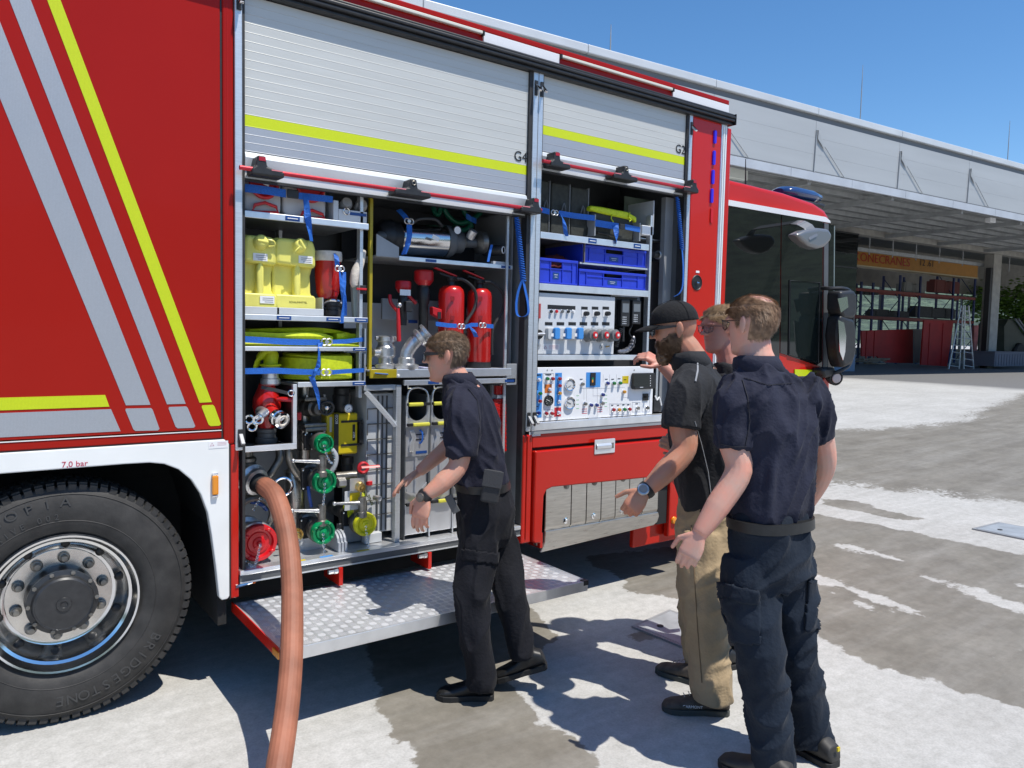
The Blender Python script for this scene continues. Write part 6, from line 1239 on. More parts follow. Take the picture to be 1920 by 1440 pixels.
# ------------------------------------------------ cassette rack below
zr = P(790, 717, 0.04).z
rk = part('cassette_rail', T0, P(850, 717, 0.04)); box('rail', M['alubright'], X(757, 717), X(965, 715), 0.03, 0.05, zr - 0.014, zr + 0.014, rk, 0.002)
box('rail_label', M['bluelabel'], X(801, 717), X(821, 717), 0.0275, 0.0295, zr - 0.009, zr + 0.006, rk); box('rail_label', M['bluelabel'], X(945, 714), X(962, 714), 0.0275, 0.0295, zr - 0.009, zr + 0.006, rk)
pst = part('alu_frame', T0, P(746, 900, 0.06)); box('upright', M['alu'], X(742, 870, 0.05), X(751, 870, 0.05), 0.05, 0.09, 0.557, P(746, 722, .05).z, pst, 0.002)
box('top_bar', M['alu'], X(683, 727, 0.05), X(742, 727, 0.05) - 0.001, 0.05, 0.09, P(712, 732, .05).z, P(712, 722, .05).z, pst, 0.002)
a, b_ = P(686, 733, 0.06), P(742, 798, 0.06); MB().tube([a, b_], 0.014, 4).build('diagonal', M['alu'], pst)
# drawer block with wire loops on the left
db = part('drawer_block', T0, P(712, 860, 0.15)); xl, xr_ = X(688, 860, 0.14), X(743, 860, 0.14)
box('block', M['greylight'], xl, xr_, 0.15, 0.46, 0.60, P(712, 738, .15).z, db)
zz0 = 0.62
for k in range(8):
    z_ = 0.64 + k * 0.083; MB().tube([(xl + 0.002, 0.142, z_), (xl + 0.002, 0.142, z_ + 0.06), (xr_ - 0.002, 0.142, z_ + 0.06)], 0.0035, 5).build('wire_loop', M['castdark'], db)
for x_ in (0.35, 0.5, 0.65): box('block_rib', M['greydark'], xl + (xr_ - xl) * x_, xl + (xr_ - xl) * x_ + 0.006, 0.140, 0.1495, 0.61, P(712, 742, .15).z, db)
caswhite = mat('brushed_cassette', (0.66, 0.67, 0.69), 0.33, 0.7, var=0.08, vscale=8, stretch=(1, 1, 0.2))
def cassette(px0, px1, lab):
    Yc = 0.07; x0, x1 = X(px0, 870, Yc), X(px1, 870, Yc); zt2 = P(780, 745, Yc).z; zb2 = 0.562; W = x1 - x0; xm = (x0 + x1) / 2
    t = thing('hose_cassette', lab, 'cassette', (xm, 0.25, zb2), 'hose carrying cassettes')
    zz = lambda py: P(780, py, Yc).z
    # front plate with a half-round cut-out at the top
    cut = [(xm + math.cos(PI + PI * i / 12) * W * 0.40, zz(770) + math.sin(PI + PI * i / 12) * (zz(770) - zz(789)) * 1.0) for i in range(13)]
    MB().prism([(x0, zz(855)), (x1, zz(855)), (x1, zz(745)), (cut[-1][0], zz(745))] + cut[::-1] + [(cut[0][0], zz(745)), (x0, zz(745))], Yc, Yc + 0.006, 'y').build('front_plate', caswhite, t)
    MB().box(x0 + 0.003, x1 - 0.003, Yc + 0.012, Yc + 0.02, zz(943), zz(855) - 0.001).build('middle_plate', caswhite, t); MB().box(x0, x1, Yc - 0.004, Yc + 0.004, zb2 + 0.02, zz(945)).build('lower_plate', caswhite, t, bevel=0.006)
    for sx in (x0 - 0.006, x1 + 0.0005): MB().box(sx, sx + 0.0055, Yc - 0.004, 0.45, zb2, zz(742)).build('side_plate', M['greydark'], t)
    MB().box(x0, x1, 0.40, 0.41, zb2, zz(760)).build('back_plate', M['greydark'], t)
    MB().tube(spline([(x0 + 0.004, Yc + 0.0, zz(800)), (x0 + 0.004, Yc, zz(760)), (x0 + W * 0.12, Yc, zz(733)), (x0 + W * 0.5, Yc, zz(727)), (x0 + W * 0.9, Yc, zz(736)), (x1 - 0.004, Yc, zz(765)), (x1 - 0.004, Yc, zz(800))], 4), 0.0055, 8).build('top_hoop', M['alubright'], t, smooth=40)
    for py, a_, b2 in ((757, 0.03, 0.66), (795, 0.22, 0.95), (943, 0.30, 0.95)):
        MB().box(x0 + W * a_, x0 + W * b2, Yc - 0.03, Yc - 0.012, zz(py + 4), zz(py - 3)).build('handle_sleeve', mat('yellow_sleeve', (0.62, 0.58, 0.06), 0.5), t, bevel=0.006)
        MB().box(x0 + W * 0.02, x1 - W * 0.02, Yc - 0.024, Yc - 0.0045 if py > 900 else Yc - 0.0005, zz(py + 3), zz(py - 2)).build('handle_bar', M['black'], t)
    MB().tube(spline([(xm + W * 0.1, Yc - 0.003, zz(806)), (xm + W * 0.16, Yc - 0.014, zz(812)), (xm + W * 0.16, Yc - 0.014, zz(826)), (xm + W * 0.1, Yc - 0.003, zz(832))], 4), 0.005, 6).build('blue_cord', M['blue'], t)
    for z_ in (815, 824): MB().box(xm - W * 0.06, xm + W * 0.3, Yc - 0.0035, Yc - 0.0005, zz(z_ + 1), zz(z_ - 1)).build('slot', M['print'], t)
    MB().strip([(x0 + W * 0.22, Yc - 0.008, zz(806)), (x0 + W * 0.32, Yc - 0.01, zz(820)), (x0 + W * 0.22, Yc - 0.01, zz(832)), (x0 + W * 0.22, Yc - 0.008, zz(846))], V((W * 0.09, 0, 0)), (0, 0.008, 0)).build('bracket', M['alubright'], t, bevel=0.002)
    MB().box(x0 + W * 0.44, x0 + W * 0.92, Yc - 0.0025, Yc - 0.0005, zz(851), zz(846)).build('name_label', M['bluelabel'], t)
    MB().strip([(xm - 0.004, Yc + 0.005, zz(858)), (xm - 0.002, Yc, zz(890)), (xm - 0.004, Yc + 0.0, zz(925))], V((0.007, 0, 0)), (0, 0.01, 0)).build('web_strut', caswhite, t); MB().strip([(x0 + 0.01, Yc + 0.0, zz(918)), (xm, Yc, zz(930)), (x1 - 0.01, Yc, zz(908))], V((0, 0, 0.007)), (0, 0.008, 0)).build('web_strut', caswhite, t)
    for sx in (x1 + 0.004,): MB().tube([(sx, Yc - 0.012, zb2), (sx, Yc - 0.012, zb2 + 0.05), (sx, Yc - 0.006, zz(955))], 0.004, 6).build('retainer', M['alubright'], t)
cassette(760, 803, 'aluminium hose cassette with yellow handles, leftmost, behind the reaching hands'); cassette(806.5, 847, 'aluminium hose cassette behind the forearm of the man in sunglasses'); cassette(850.5, 890, 'aluminium hose cassette mostly hidden behind the torso of the man in sunglasses')
for px in (757, 806, 851): 
    q = P(px + 8, 728, 0.05); MB().tube([q + V((0, 0, 0.015)), q, q + V((0.02, 0, -0.0))], 0.003, 5).build('rail_hook', M['chrome'], T0)
# red step chock
t = thing('folding_chock', 'stack of toothed red plastic blocks behind the back of the man in sunglasses', 'chock', P(940, 850, 0.08)); Yc = 0.08
x0, x1 = X(927, 780, Yc), X(949, 780, Yc); zz = lambda py: P(938, py, Yc).z
MB().box(x0, x1 - 0.01, Yc + 0.03, Yc + 0.05, zz(852), zz(722)).build('strip', M['grey'], t)
for k in range(13):
    z1 = zz(748) - k * 0.0245; o_ = 0.001 * k; MB().prism([(x0 - 0.004 + o_, z1 - 0.023), (x1 - 0.006 + o_, z1 - 0.023), (x1 + o_, z1 - 0.017), (x1 - 0.004 + o_, z1), (x0 + o_, z1)], Yc, Yc + 0.03, 'y').build('tooth', M['redext'], t, bevel=0.002)
MB().box(x0 + 0.012, x1 - 0.004, Yc, Yc + 0.029, zz(740), zz(723)).build('end_block', M['redext'], t, bevel=0.003); MB().box(x0 + 0.014, x1 - 0.006, Yc - 0.002, Yc + 0.028, zz(747), zz(741)).build('steel_clip', M['alubright'], t)
# coiled blue lanyards
def lanyard(top, bot, loop, lab, Yl=0.0, n=26, rp=5.0):
    a, b_ = P(*top, Yl), P(*bot, Yl); k_ = pxm(*top, Yl); t = thing('coiled_lanyard', lab, 'lanyard', b_)
    pts = []
    for i in range(n * 8 + 1):
        u = i / (n * 8); p = a.lerp(b_, u); an = u * n * 2 * PI; pts.append(p + V((math.cos(an) * rp * k_ * (0.7 + 0.3 * u), math.sin(an) * rp * k_, 0.004 * math.sin(an))))
    MB().tube(pts, 0.0048, 5).build('coil', M['blue'], t, smooth=True)
    lp = spline([P(x_, y_, Yl - 0.01) for x_, y_ in loop], 5)
    MB().strip(lp, V((0.011, 0.004, 0)), (0, 0.003, 0)).build('loop', M['blue'], t); return t
lanyard((969, 408), (981, 526), ((979, 526), (972, 545), (968, 570), (970, 590), (980, 594), (990, 588), (990, 570), (985, 545), (981, 526)), 'coiled blue lanyard with a loop hanging from the left shutter by the middle column', -0.005)
lanyard((1270, 370), (1279, 468), ((1279, 468), (1281, 500), (1280, 535), (1274, 550), (1264, 556)), 'coiled blue lanyard hanging at the right edge of the front locker', -0.005, 24, 3.4)

# ================================================================ locker G2
zA = P(1010, 434, 0.045).z
shelf(2.835, X(1216, 460), zA, 0.04, labels=[(X(1102, 447), X(1117, 447)), (X(1187, 458), X(1200, 458))])
zB = P(1010, 531, 0.045).z; shelf(2.835, X(1215, 546), zB, 0.042)
zC = P(1010, 665, 0.045).z; shelf(2.835, X(1200, 667), zC, 0.034)
xg = X(1222, 480, 0.06); tb('rack_post', M['alu'], xg - 0.02, xg, 0.06, 0.1, 1.18, zA + 0.2, 0.002)
tb('right_niche_wall', M['grey'], X(1245, 480, 0.10), X(1264, 480, 0.10), 0.10, 0.14, 1.175, 2.66); tb('right_niche_shelf', M['alu'], xg + 0.01, X(1247, 452, 0.2), 0.18, 0.5, P(1230, 450, .2).z - 0.008, P(1230, 450, .2).z); tb('right_niche_back', M['dark'], xg, 4.07, 0.5, 0.51, 1.2, 2.66)
pbox('niche_door', mat('brown_grey_door', (0.10, 0.085, 0.085), 0.4), 1211, 1244, 490, 660, 0.22, 0.02, T0, 0.003); pbox('niche_label', M['bluelabel'], 1232, 1245, 525, 529, 0.215, 0.004, T0)
c = P(1224, 477, 0.15); u = part('pipe_clamp', T0, c); MB().tube([c, c + V((0.09, 0.02, 0))], 0.02, 12).build('clamp_pipe', M['castdark'], u, smooth=40); MB().torus(c + V((0.05, 0, 0)), (1, 0.2, 0), 0.025, 0.006, 14, 6).build('clamp_ring', M['cast'], u)
pbox('niche_latch', M['redplastic'], 1212, 1221, 519, 530, 0.2, 0.01, T0, 0.002)
# dark upright boards
for i, (a_, b2, yt) in enumerate(((1006, 1030, 338), (1034, 1068, 344), (1071, 1103, 352))):
    x0, x1 = X(a_, 390, 0.12), X(b2, 390, 0.12); z1 = P((a_ + b2) / 2, yt, 0.12).z; t = thing('equipment_case', ('leftmost', 'middle', 'rightmost')[i] + ' of three upright black cases behind the strap in the front locker', 'case', ((x0 + x1) / 2, 0.3, zA + 0.002), 'upright black cases')
    box('case_body', M['bag'], x0, x1 - 0.004, 0.12, 0.5, zA + 0.003, z1, t, 0.008); box('case_edge', M['grey'], x1 - 0.0035, x1 - 0.0005, 0.115, 0.5, zA + 0.003, z1 + 0.004, t)
    xm = x0 + (x1 - x0) * 0.55; MB().tube(spline([(xm - 0.012, 0.118, zA + 0.13), (xm - 0.014, 0.10, zA + 0.16), (xm, 0.098, zA + 0.2), (xm + 0.014, 0.10, zA + 0.16), (xm + 0.012, 0.118, zA + 0.13)], 4), 0.005, 6).build('case_handle', M['greydark'], t)
Y = 0.05
blue_strap('blue strap with silver buckle across the upright black cases', [([P(1005, 391, Y), P(1030, 397, Y)], V((0, 0, 0.016))), ([P(1048, 400, Y), P(1080, 405, Y), P(1115, 409, Y)], V((0, 0, 0.017))), hang(P(1049, 400, Y - 0.01), P(1063, 443, Y - 0.02), 6, 0.006, 0.012, 0.012, 7)], [(P(1039, 399, Y), 0.02, False)])
blue_strap('blue strap with black buckle holding the black and neon bag', [([P(1116, 418, Y), P(1135, 421, Y), P(1160, 425, Y)], V((0, 0, 0.021))), ([P(1172, 425, Y), P(1186, 428, Y), P(1200, 431, Y)], V((0, 0, 0.017))), hang(P(1153, 422, Y - 0.01), P(1155, 457, Y - 0.02), 6, 0.004, 0.018, 0.014, 2)], [(P(1165, 425, Y), 0.022, True)])
# bag
x0, x1, z0, z1 = rect(1105, 1190, 390, 447, 0.1); t = thing('tool_bag', 'black tool bag with a neon yellow top flap in the front locker', 'bag', ((x0 + x1) / 2, 0.25, zA + 0.002)); z0 = zA + 0.004
zl, zr_ = P(1108, 392, 0.1).z, P(1186, 405, 0.1).z; zh = max(zl, zr_)
MB().prism([(x0, z0), (x1, z0), (x1 + 0.004, z0 + 0.05), (x1 - 0.01, zr_), (x0 + 0.02, zl), (x0 - 0.004, z0 + 0.06)], 0.10, 0.38, 'y').build('bag_body', M['bag'], t, bevel=0.025, seg=3, smooth=50)
MB().prism([(x0 - 0.01, zl - 0.01), (x0 + 0.1, zl - 0.02), (x1 - 0.02, zr_ - 0.03), (x1 + 0.005, zr_ - 0.045), (x1 + 0.005, zr_ - 0.005), (x1 - 0.08, zr_ + 0.02), (x0 + 0.09, zl + 0.022), (x0 - 0.005, zl + 0.02)], 0.085, 0.38, 'y').build('neon_flap', M['neon'], t, bevel=0.01, seg=2, smooth=50)
for px, py in ((1148, 402), (1181, 398)): MB().tube(spline([P(px, py, 0.085), P(px - 2, py + 8, 0.08), P(px + 2, py + 14, 0.08), P(px - 1, py + 17, 0.08)], 3), 0.004, 6).build('zip_pull', M['neon'], t)
MB().tube([P(1120, 436, 0.09), P(1165, 445, 0.09)], 0.006, 6).build('bag_seam', M['black'], t)
pbox('bag_divider', M['grey'], 1115, 1117, 402, 442, 0.05, 0.3, T0); pbox('bag_divider', M['grey'], 1199, 1201, 418, 452, 0.05, 0.3, T0)
pbox('green_grey_panel', mat('green_grey_panel', (0.10, 0.13, 0.10), 0.5), 1170, 1225, 372, 424, 0.3, 0.004, T0); tb('panel_flange', M['greylight'], X(1225, 400, .06), X(1226.5, 400, .06), 0.06, 0.3, P(1225, 440, .06).z, P(1225, 376, .06).z)
t = tag(pbox('white_box', M['label'], 1204, 1224, 423, 441, 0.06, 0.06, None, 0.004), 'small white box at the right end of the upper shelf in the front locker', 'box')
# blue crates
def crate(px0, px1, py0, py1, Yc, dep, lab, zfix=None):
    x0, x1, z0, z1 = rect(px0, px1, py0, py1, Yc)
    if zfix is not None: z1 += zfix - z0; z0 = zfix
    t = thing('euro_crate', lab, 'crate', ((x0 + x1) / 2, Yc + dep / 2, z0), 'blue plastic crates'); W, H = x1 - x0, z1 - z0; b = M['bluecrate']
    hx0, hx1 = x0 + W * 0.36, x0 + W * 0.63; hz0, hz1 = z0 + H * 0.62, z0 + H * 0.88
    for a in ((x0, hx0, z0, z1), (hx1, x1, z0, z1), (hx0, hx1, z0, hz0), (hx0, hx1, hz1, z1)): MB().box(a[0], a[1], Yc + 0.006, Yc + 0.012, a[2], a[3]).build('front_wall', b, t)
    for sx in (x0, x1 - 0.006): MB().box(sx, sx + 0.006, Yc + 0.0125, Yc + dep, z0, z1).build('side_wall', b, t)
    MB().box(x0 + 0.0065, x1 - 0.0065, Yc + dep - 0.006, Yc + dep, z0, z1).build('back_wall', b, t); MB().box(x0 + 0.0065, x1 - 0.0065, Yc + 0.0125, Yc + dep - 0.0065, z0 + 0.002, z0 + 0.008).build('floor', b, t)
    MB().box(x0 - 0.004, x1 + 0.004, Yc - 0.002, Yc + 0.0055, z1 - 0.018, z1).build('rim', b, t, bevel=0.003); MB().box(x0 - 0.001, x1 + 0.001, Yc - 0.001, Yc + 0.0055, z0, z0 + 0.010).build('foot_rim', b, t, bevel=0.002)
    for u in (0.0, 0.1, 0.345, 0.63, 0.87, 0.985): MB().box(x0 + W * u, x0 + W * u + 0.005, Yc, Yc + 0.0055, z0 + 0.0105, z1 - 0.0185).build('rib', b, t)
    MB().box(x0 + W * 0.1, x1 - W * 0.13, Yc + 0.001, Yc + 0.0055, hz0 - 0.005, hz0).build('rib', b, t)
    MB().box(x0 + W * 0.42, x0 + W * 0.56, Yc + 0.0045, Yc + 0.006, z0 + H * 0.2, z0 + H * 0.46).build('crate_label', M['bluelabel'], t); MB().box(x0 + W * 0.45, x0 + W * 0.53, Yc + 0.0038, Yc + 0.0044, z0 + H * 0.36, z0 + H * 0.38).build('label_print', M['label'], t); MB().box(x0 + W * 0.46, x0 + W * 0.52, Yc + 0.0038, Yc + 0.0044, z0 + H * 0.27, z0 + H * 0.285).build('label_print', M['label'], t)
    return t
crate(1004, 1083, 481, 528, 0.05, 0.35, 'blue crate holding a maroon blanket at the left of the front locker', zB + 0.003); crate(1086, 1211, 506, 537, 0.05, 0.38, 'long blue crate standing on the shelf right of the blanket crate', zB + 0.003); crate(1092, 1211, 464, 497, 0.07, 0.38, 'long blue crate on the upper runner above the other long crate')
x0, x1, z0, z1 = rect(1092, 1211, 464, 497, 0.07); tb('crate_runner', M['alu'], x0 - 0.02, x1 + 0.02, 0.07, 0.45, z0 - 0.012, z0 - 0.001)
tb('runner_wall', mat('warm_grey_board', (0.16, 0.14, 0.145), 0.5), X(1091, 470, .08), X(1092.5, 470, .08), 0.055, 0.45, P(1091, 492, .06).z, P(1091, 449, .06).z)
t = thing('blanket', 'crumpled maroon blanket lying in the left blue crate', 'blanket', P(1040, 485, 0.2)); mb = MB(); n = 18; vs = []; x0, x1 = X(1006, 480, .12), X(1076, 480, .12)
zlo = P(1040, 490, .1).z; 
for i in range(n + 1):
    for j in range(9):
        u, v = i / n, j / 8; p = V((x0 + (x1 - x0) * u, 0.09 + 0.28 * v, zlo - 0.03 + 0.085 * math.sin(PI * v) ** 0.6 * (0.35 + 0.65 * min(1, u * 1.4)) * (1 if u < 0.9 else (1 - u) * 10) + 0.016 * noise.noise((u * 9, v * 6, 3)))); vs.append(p)
mb.add(vs, [(i * 9 + j, (i + 1) * 9 + j, (i + 1) * 9 + j + 1, i * 9 + j + 1) for i in range(n) for j in range(8)]); o = mb.build('cloth', M['maroon'], t, smooth='all'); sl = o.modifiers.new('thick', 'SOLIDIFY'); sl.thickness = 0.02
# ------------------------------------------------ electrical panel
YE = 0.05; zCe = zC
x0, x1, z0, z1 = rect(1000, 1152, 552, 664, YE); ep = part('electrical_panel', T0, ((x0 + x1) / 2, YE, z0)); x0 = 2.836; z0 = zC + 0.003; z1 = P(1020, 549, YE).z
box('panel_plate', mat('grey_white_panel', (0.60, 0.62, 0.64), 0.4, var=0.02, vscale=3), x0, x1, YE, YE + 0.012, z0, z1, ep, 0.003); box('panel_box', M['greydark'], x0, x1 - 0.01, YE + 0.0125, 0.4, z0, z1 - 0.01, ep)
def E_(nm, m, a_, b2, c_, d_, th=0.003, off=0.0): return pbox(nm, m, a_, b2, c_, d_, YE - th - off, th, ep, 0.0)
def disc(nm, m, px, py, rp, th, par, Yd, bev=0.3, n=18):
    c = P(px, py, Yd); r_ = rp * pxm(px, py, Yd); return MB().lathe([(r_, 0), (r_, -th * (1 - bev)), (r_ * 0.85, -th), (0, -th)], c, (0, 1, 0), n).build(nm, m, par, smooth=30)
E_('display_frame', mat('dull_red_plastic', (0.40, 0.05, 0.05), 0.4), 1001, 1014, 569, 597, 0.012); E_('display', M['glass'], 1001.5, 1010, 573, 587, 0.0015, 0.012)
for k in range(3): E_('display_key', mat('pink_key', (0.7, 0.3, 0.3), 0.5), 1001.5 + k * 3, 1003.5 + k * 3, 590, 593, 0.001, 0.012)
E_('name_strip', M['print'], 1027, 1079, 572.5, 580, 0.0015)
for px, m in ((1032, M['print']), (1042, M['redcap']), (1053, M['castdark']), (1064, M['print']), (1074, M['label'])): disc('button_collar', M['chrome'], px, 584, 3.8, 0.006, ep, YE); disc('button', m, px, 584, 3.0, 0.016, ep, YE)
for px in (1096, 1116, 1136): E_('switch_label', M['print'], px - 6, px + 6, 575, 580.5, 0.0015); E_('switch_plate', M['label'], px - 5, px + 5, 581, 594, 0.003); disc('rotary_knob', M['print'], px + 1, 588, 4.3, 0.03, ep, YE - 0.003)
for px in (1029, 1051, 1073, 1094, 1115, 1136): E_('socket_label', M['print'], px - 7, px + 7, 604, 610, 0.0015)
skt = mat('socket_body', (0.55, 0.57, 0.58), 0.45)
for px in (1030, 1052, 1074):
    MB().prism(rrect(*[v for v in (P(px - 8, 626, YE).x, P(px + 8, 626, YE).x, P(px, 637, YE).z, P(px, 614, YE).z)], 0.012), YE - 0.03, YE, 'y').build('socket_hood', skt, ep, bevel=0.006); MB().prism(rrect(P(px, 626, YE).x, P(px + 10, 626, YE).x, P(px, 636, YE).z, P(px, 614, YE).z, 0.012), YE - 0.055, YE - 0.031, 'y').build('socket_flap', M['bluelbl2'], ep, bevel=0.005)
    E_('flap_label', M['label'], px + 3.5, px + 8, 625, 631, 0.0015, 0.055)
for px in (1100, 1121.5, 1142):
    c = P(px, 629, YE); k_ = pxm(px, 629, YE); MB().lathe([(12 * k_, 0), (12 * k_, -0.02), (9.5 * k_, -0.035), (10.8 * k_, -0.045), (10.8 * k_, -0.06), (7 * k_, -0.062), (6.6 * k_, -0.07), (0, -0.071)], c, (-0.12, 1, -0.05), 24).build('socket_ring', M['greyknob'], ep, smooth=30)
    MB().lathe([(6.6 * k_, -0.0715), (6.2 * k_, -0.076), (0, -0.077)], c, (-0.12, 1, -0.05), 20).build('socket_lid', M['redcap'], ep, smooth=30); q = c + V((0.009, -0.078, 0.004)); MB().box(q.x - 0.008, q.x + 0.008, q.y - 0.001, q.y, q.z - 0.008, q.z + 0.008).build('lid_label', M['label'], ep)
    E_('socket_flange', skt, px - 11, px + 9, 614, 640, 0.006)
disc('main_switch', M['print'], 1007, 627, 9, 0.03, ep, YE); MB().tube([P(1006, 627, YE - 0.035), P(1021, 626, YE - 0.045)], 0.010, 8).build('switch_lever', M['cast'], ep, smooth=40)
for px, py in ((1009, 648), (1128, 651)): disc('key_lock', M['cast'], px, py, 5, 0.005, ep, YE); E_('key_slot', M['print'], px - 0.6, px + 0.6, py - 2, py + 2, 0.001, 0.005)
MB().tube([P(1136, 650, YE - 0.004), P(1143, 649, YE - 0.02)], 0.005, 6).build('key', M['gold'], ep); E_('warning_sticker', M['label'], 1018, 1049, 645, 657, 0.001); q = P(1023, 651, YE - 0.002); tri(q.x, q.z, 0.010, YE - 0.002, ep)
for k in range(4): E_('sticker_line', mat('pale_red_print', (0.6, 0.35, 0.38)), 1029, 1047, 647 + k * 2.3, 647.7 + k * 2.3, 0.0005, 0.001)
# radios
for i, (px, lab) in enumerate(((1169, 'black handheld radio with a coiled cord in its cradle beside the electrical panel'), (1190, 'black handset radio nearest to the black cap'))):
    Yr = 0.07; t = thing('handheld_radio', lab, 'radio', P(px, 620, Yr), 'radios in their cradles'); x0, x1, z0, z1 = rect(px - 8, px + 8, 562 + i, 612 - 4 * i, Yr)
    MB().prism(rrect(x0, x1, z0, z1, 0.008), Yr - 0.02, Yr + 0.02, 'y').build('case', M['black'], t, bevel=0.004); MB().prism(rrect(x0 + 0.008, x1 - 0.012, z0 + (z1 - z0) * 0.52, z1 - 0.025, 0.003), Yr - 0.0225, Yr - 0.0205, 'y').build('screen', mat('lcd', (0.16, 0.18, 0.2), 0.2), t)
    for r_ in range(4):
        for k in range(3): MB().box(x0 + 0.012 + k * 0.013, x0 + 0.02 + k * 0.013, Yr - 0.022, Yr - 0.0205, z0 + 0.015 + r_ * 0.014, z0 + 0.022 + r_ * 0.014).build('key', M['greylight'], t)
    MB().box(x0 - 0.03, x1 + 0.006, Yr + 0.021, Yr + 0.05, z0 + 0.02, z1 + 0.02).build('cradle', M['black'], t, bevel=0.005)
    pts = [P(px - 4 - 10 * u + 0 * i, 615 + 35 * u, Yr - 0.01) + V((0.012 * math.cos(u * 70), 0.012 * math.sin(u * 70), 0)) for u in [k / 90 for k in range(91)]] if i == 0 else spline([P(1186, 608, Yr), P(1180, 625, Yr - 0.01), P(1190, 640, Yr - 0.02), P(1182, 655, Yr - 0.01)], 6)
    MB().tube(pts, 0.004, 5).build('cord', M['black'], t, smooth=True)
    if i == 0: MB().box((x0 + x1) / 2 - 0.01, (x0 + x1) / 2 + 0.008, Yr - 0.01, Yr + 0.01, z0 - 0.1, z0 - 0.001).build('plug', M['black'], t, bevel=0.004)
t = thing('foil_bag', 'crumpled grey foil bag below the radios', 'bag', P(1180, 655, 0.09)); MB().tube(spline([P(1158, 659, 0.09), P(1172, 658, 0.08), P(1184, 648, 0.08), P(1188, 630, 0.08)], 5), [0.008, 0.012, 0.016, 0.013, 0.018, 0.014, 0.02, 0.015, 0.021, 0.017, 0.022, 0.016, 0.02, 0.014, 0.012, 0.006], 8).build('foil', mat('grey_foil', (0.25, 0.25, 0.27), 0.3, 0.6), t)
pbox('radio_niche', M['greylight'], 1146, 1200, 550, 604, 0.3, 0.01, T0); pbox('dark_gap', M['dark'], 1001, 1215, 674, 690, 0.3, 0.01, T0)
# ------------------------------------------------ pump control panel
YP = 0.0; cp = part('control_panel', T0, (3.4, YP, 1.18)); x0, x1 = 2.836, X(1224, 740, YP); z0 = 1.176; z1 = P(1020, 689, YP).z
MB().prism(rrect(x0, x1, z0, z1, 0.008), YP, YP + 0.02, 'y').build('panel_plate', M['panel'], cp, bevel=0.003); box('panel_box', M['greydark'], x0, x1 - 0.02, YP + 0.021, 0.4, z0, z1 - 0.02, cp)
def C_(nm, m, a_, b2, c_, d_, th=0.0012, off=0.0): return pbox(nm, m, a_, b2, c_, d_, YP - th - off, th, cp, 0.0)
C_('blue_field', M['bluelbl2'], 1000, 1016.5, 700, 783); C_('blue_field', M['bluelbl2'], 1040.5, 1053, 699, 761); C_('red_field', mat('red_field', (0.55, 0.02, 0.03), 0.5), 1039.5, 1052, 764, 781); C_('orange_field', mat('orange_field', (0.62, 0.16, 0.02), 0.5), 1021.5, 1034.5, 720.5, 736.5)
C_('blue_field', M['bluelbl2'], 1099, 1126, 698, 726); C_('level_display', M['print'], 1108, 1117, 699, 723, 0.008); C_('level_bar', M['green'], 1110, 1113, 708, 716, 0.0005, 0.008); C_('level_bar', M['amber'], 1110, 1112.5, 712, 717, 0.0008, 0.008); C_('yellow_sign', M['yellow'], 1167, 1178.5, 705, 719)
outl = mat('grey_outline', (0.35, 0.36, 0.38), 0.5)
def outline(a_, b2, c_, d_):
    q = [P(a_, d_, YP - 0.001), P(b2, d_, YP - 0.001), P(b2, c_, YP - 0.001), P(a_, c_, YP - 0.001)]; MB().tube(q, 0.0008, 4, closed=True).build('field_outline', outl, cp)
for o_ in ((1019, 1038, 700, 718), (1018, 1037, 768, 782), (1143, 1183, 757, 777), (1186, 1200, 754, 772), (1204, 1218, 735, 772)): outline(*o_)
blu, grn, rd, org, wht, chr_ = mat('blue_button', (0.01, 0.02, 0.17), 0.35), mat('green_button', (0.01, 0.16, 0.03), 0.35), mat('red_button', (0.32, 0.008, 0.015), 0.35), mat('orange_button', (0.55, 0.25, 0.02), 0.35), mat('white_button', (0.62, 0.65, 0.75), 0.3), M['castdark']
for px, py, m in ((1009, 712, wht), (1011, 737.5, grn), (1010.5, 752, rd), (1008, 774, blu), (1024.5, 710, grn), (1034.5, 710, rd), (1029.5, 730, wht), (1047.5, 710, rd), (1047.5, 723, rd), (1047.5, 737, org), (1047, 753, wht), (1046, 773.5, wht), (1022.5, 775, rd), (1033, 775, rd), (1137.5, 718.5, blu), (1149.5, 718.5, grn), (1161, 718, grn), (1168.5, 734.5, org), (1090.5, 720, chr_), (1095.5, 757, chr_), (1106.5, 759.5, blu), (1117, 759.5, blu), (1128.5, 740, blu), (1128, 756, chr_), (1148.5, 768, rd), (1159, 768, org), (1169, 767.5, grn), (1178.5, 767, rd), (1194, 765, chr_), (1212, 764.5, chr_)):
    disc('button_ring', M['chrome'], px, py, 3.9, 0.008, cp, YP, 0.3, 14); disc('button', m, px, py, 3.1, 0.022, cp, YP, 0.3, 14)
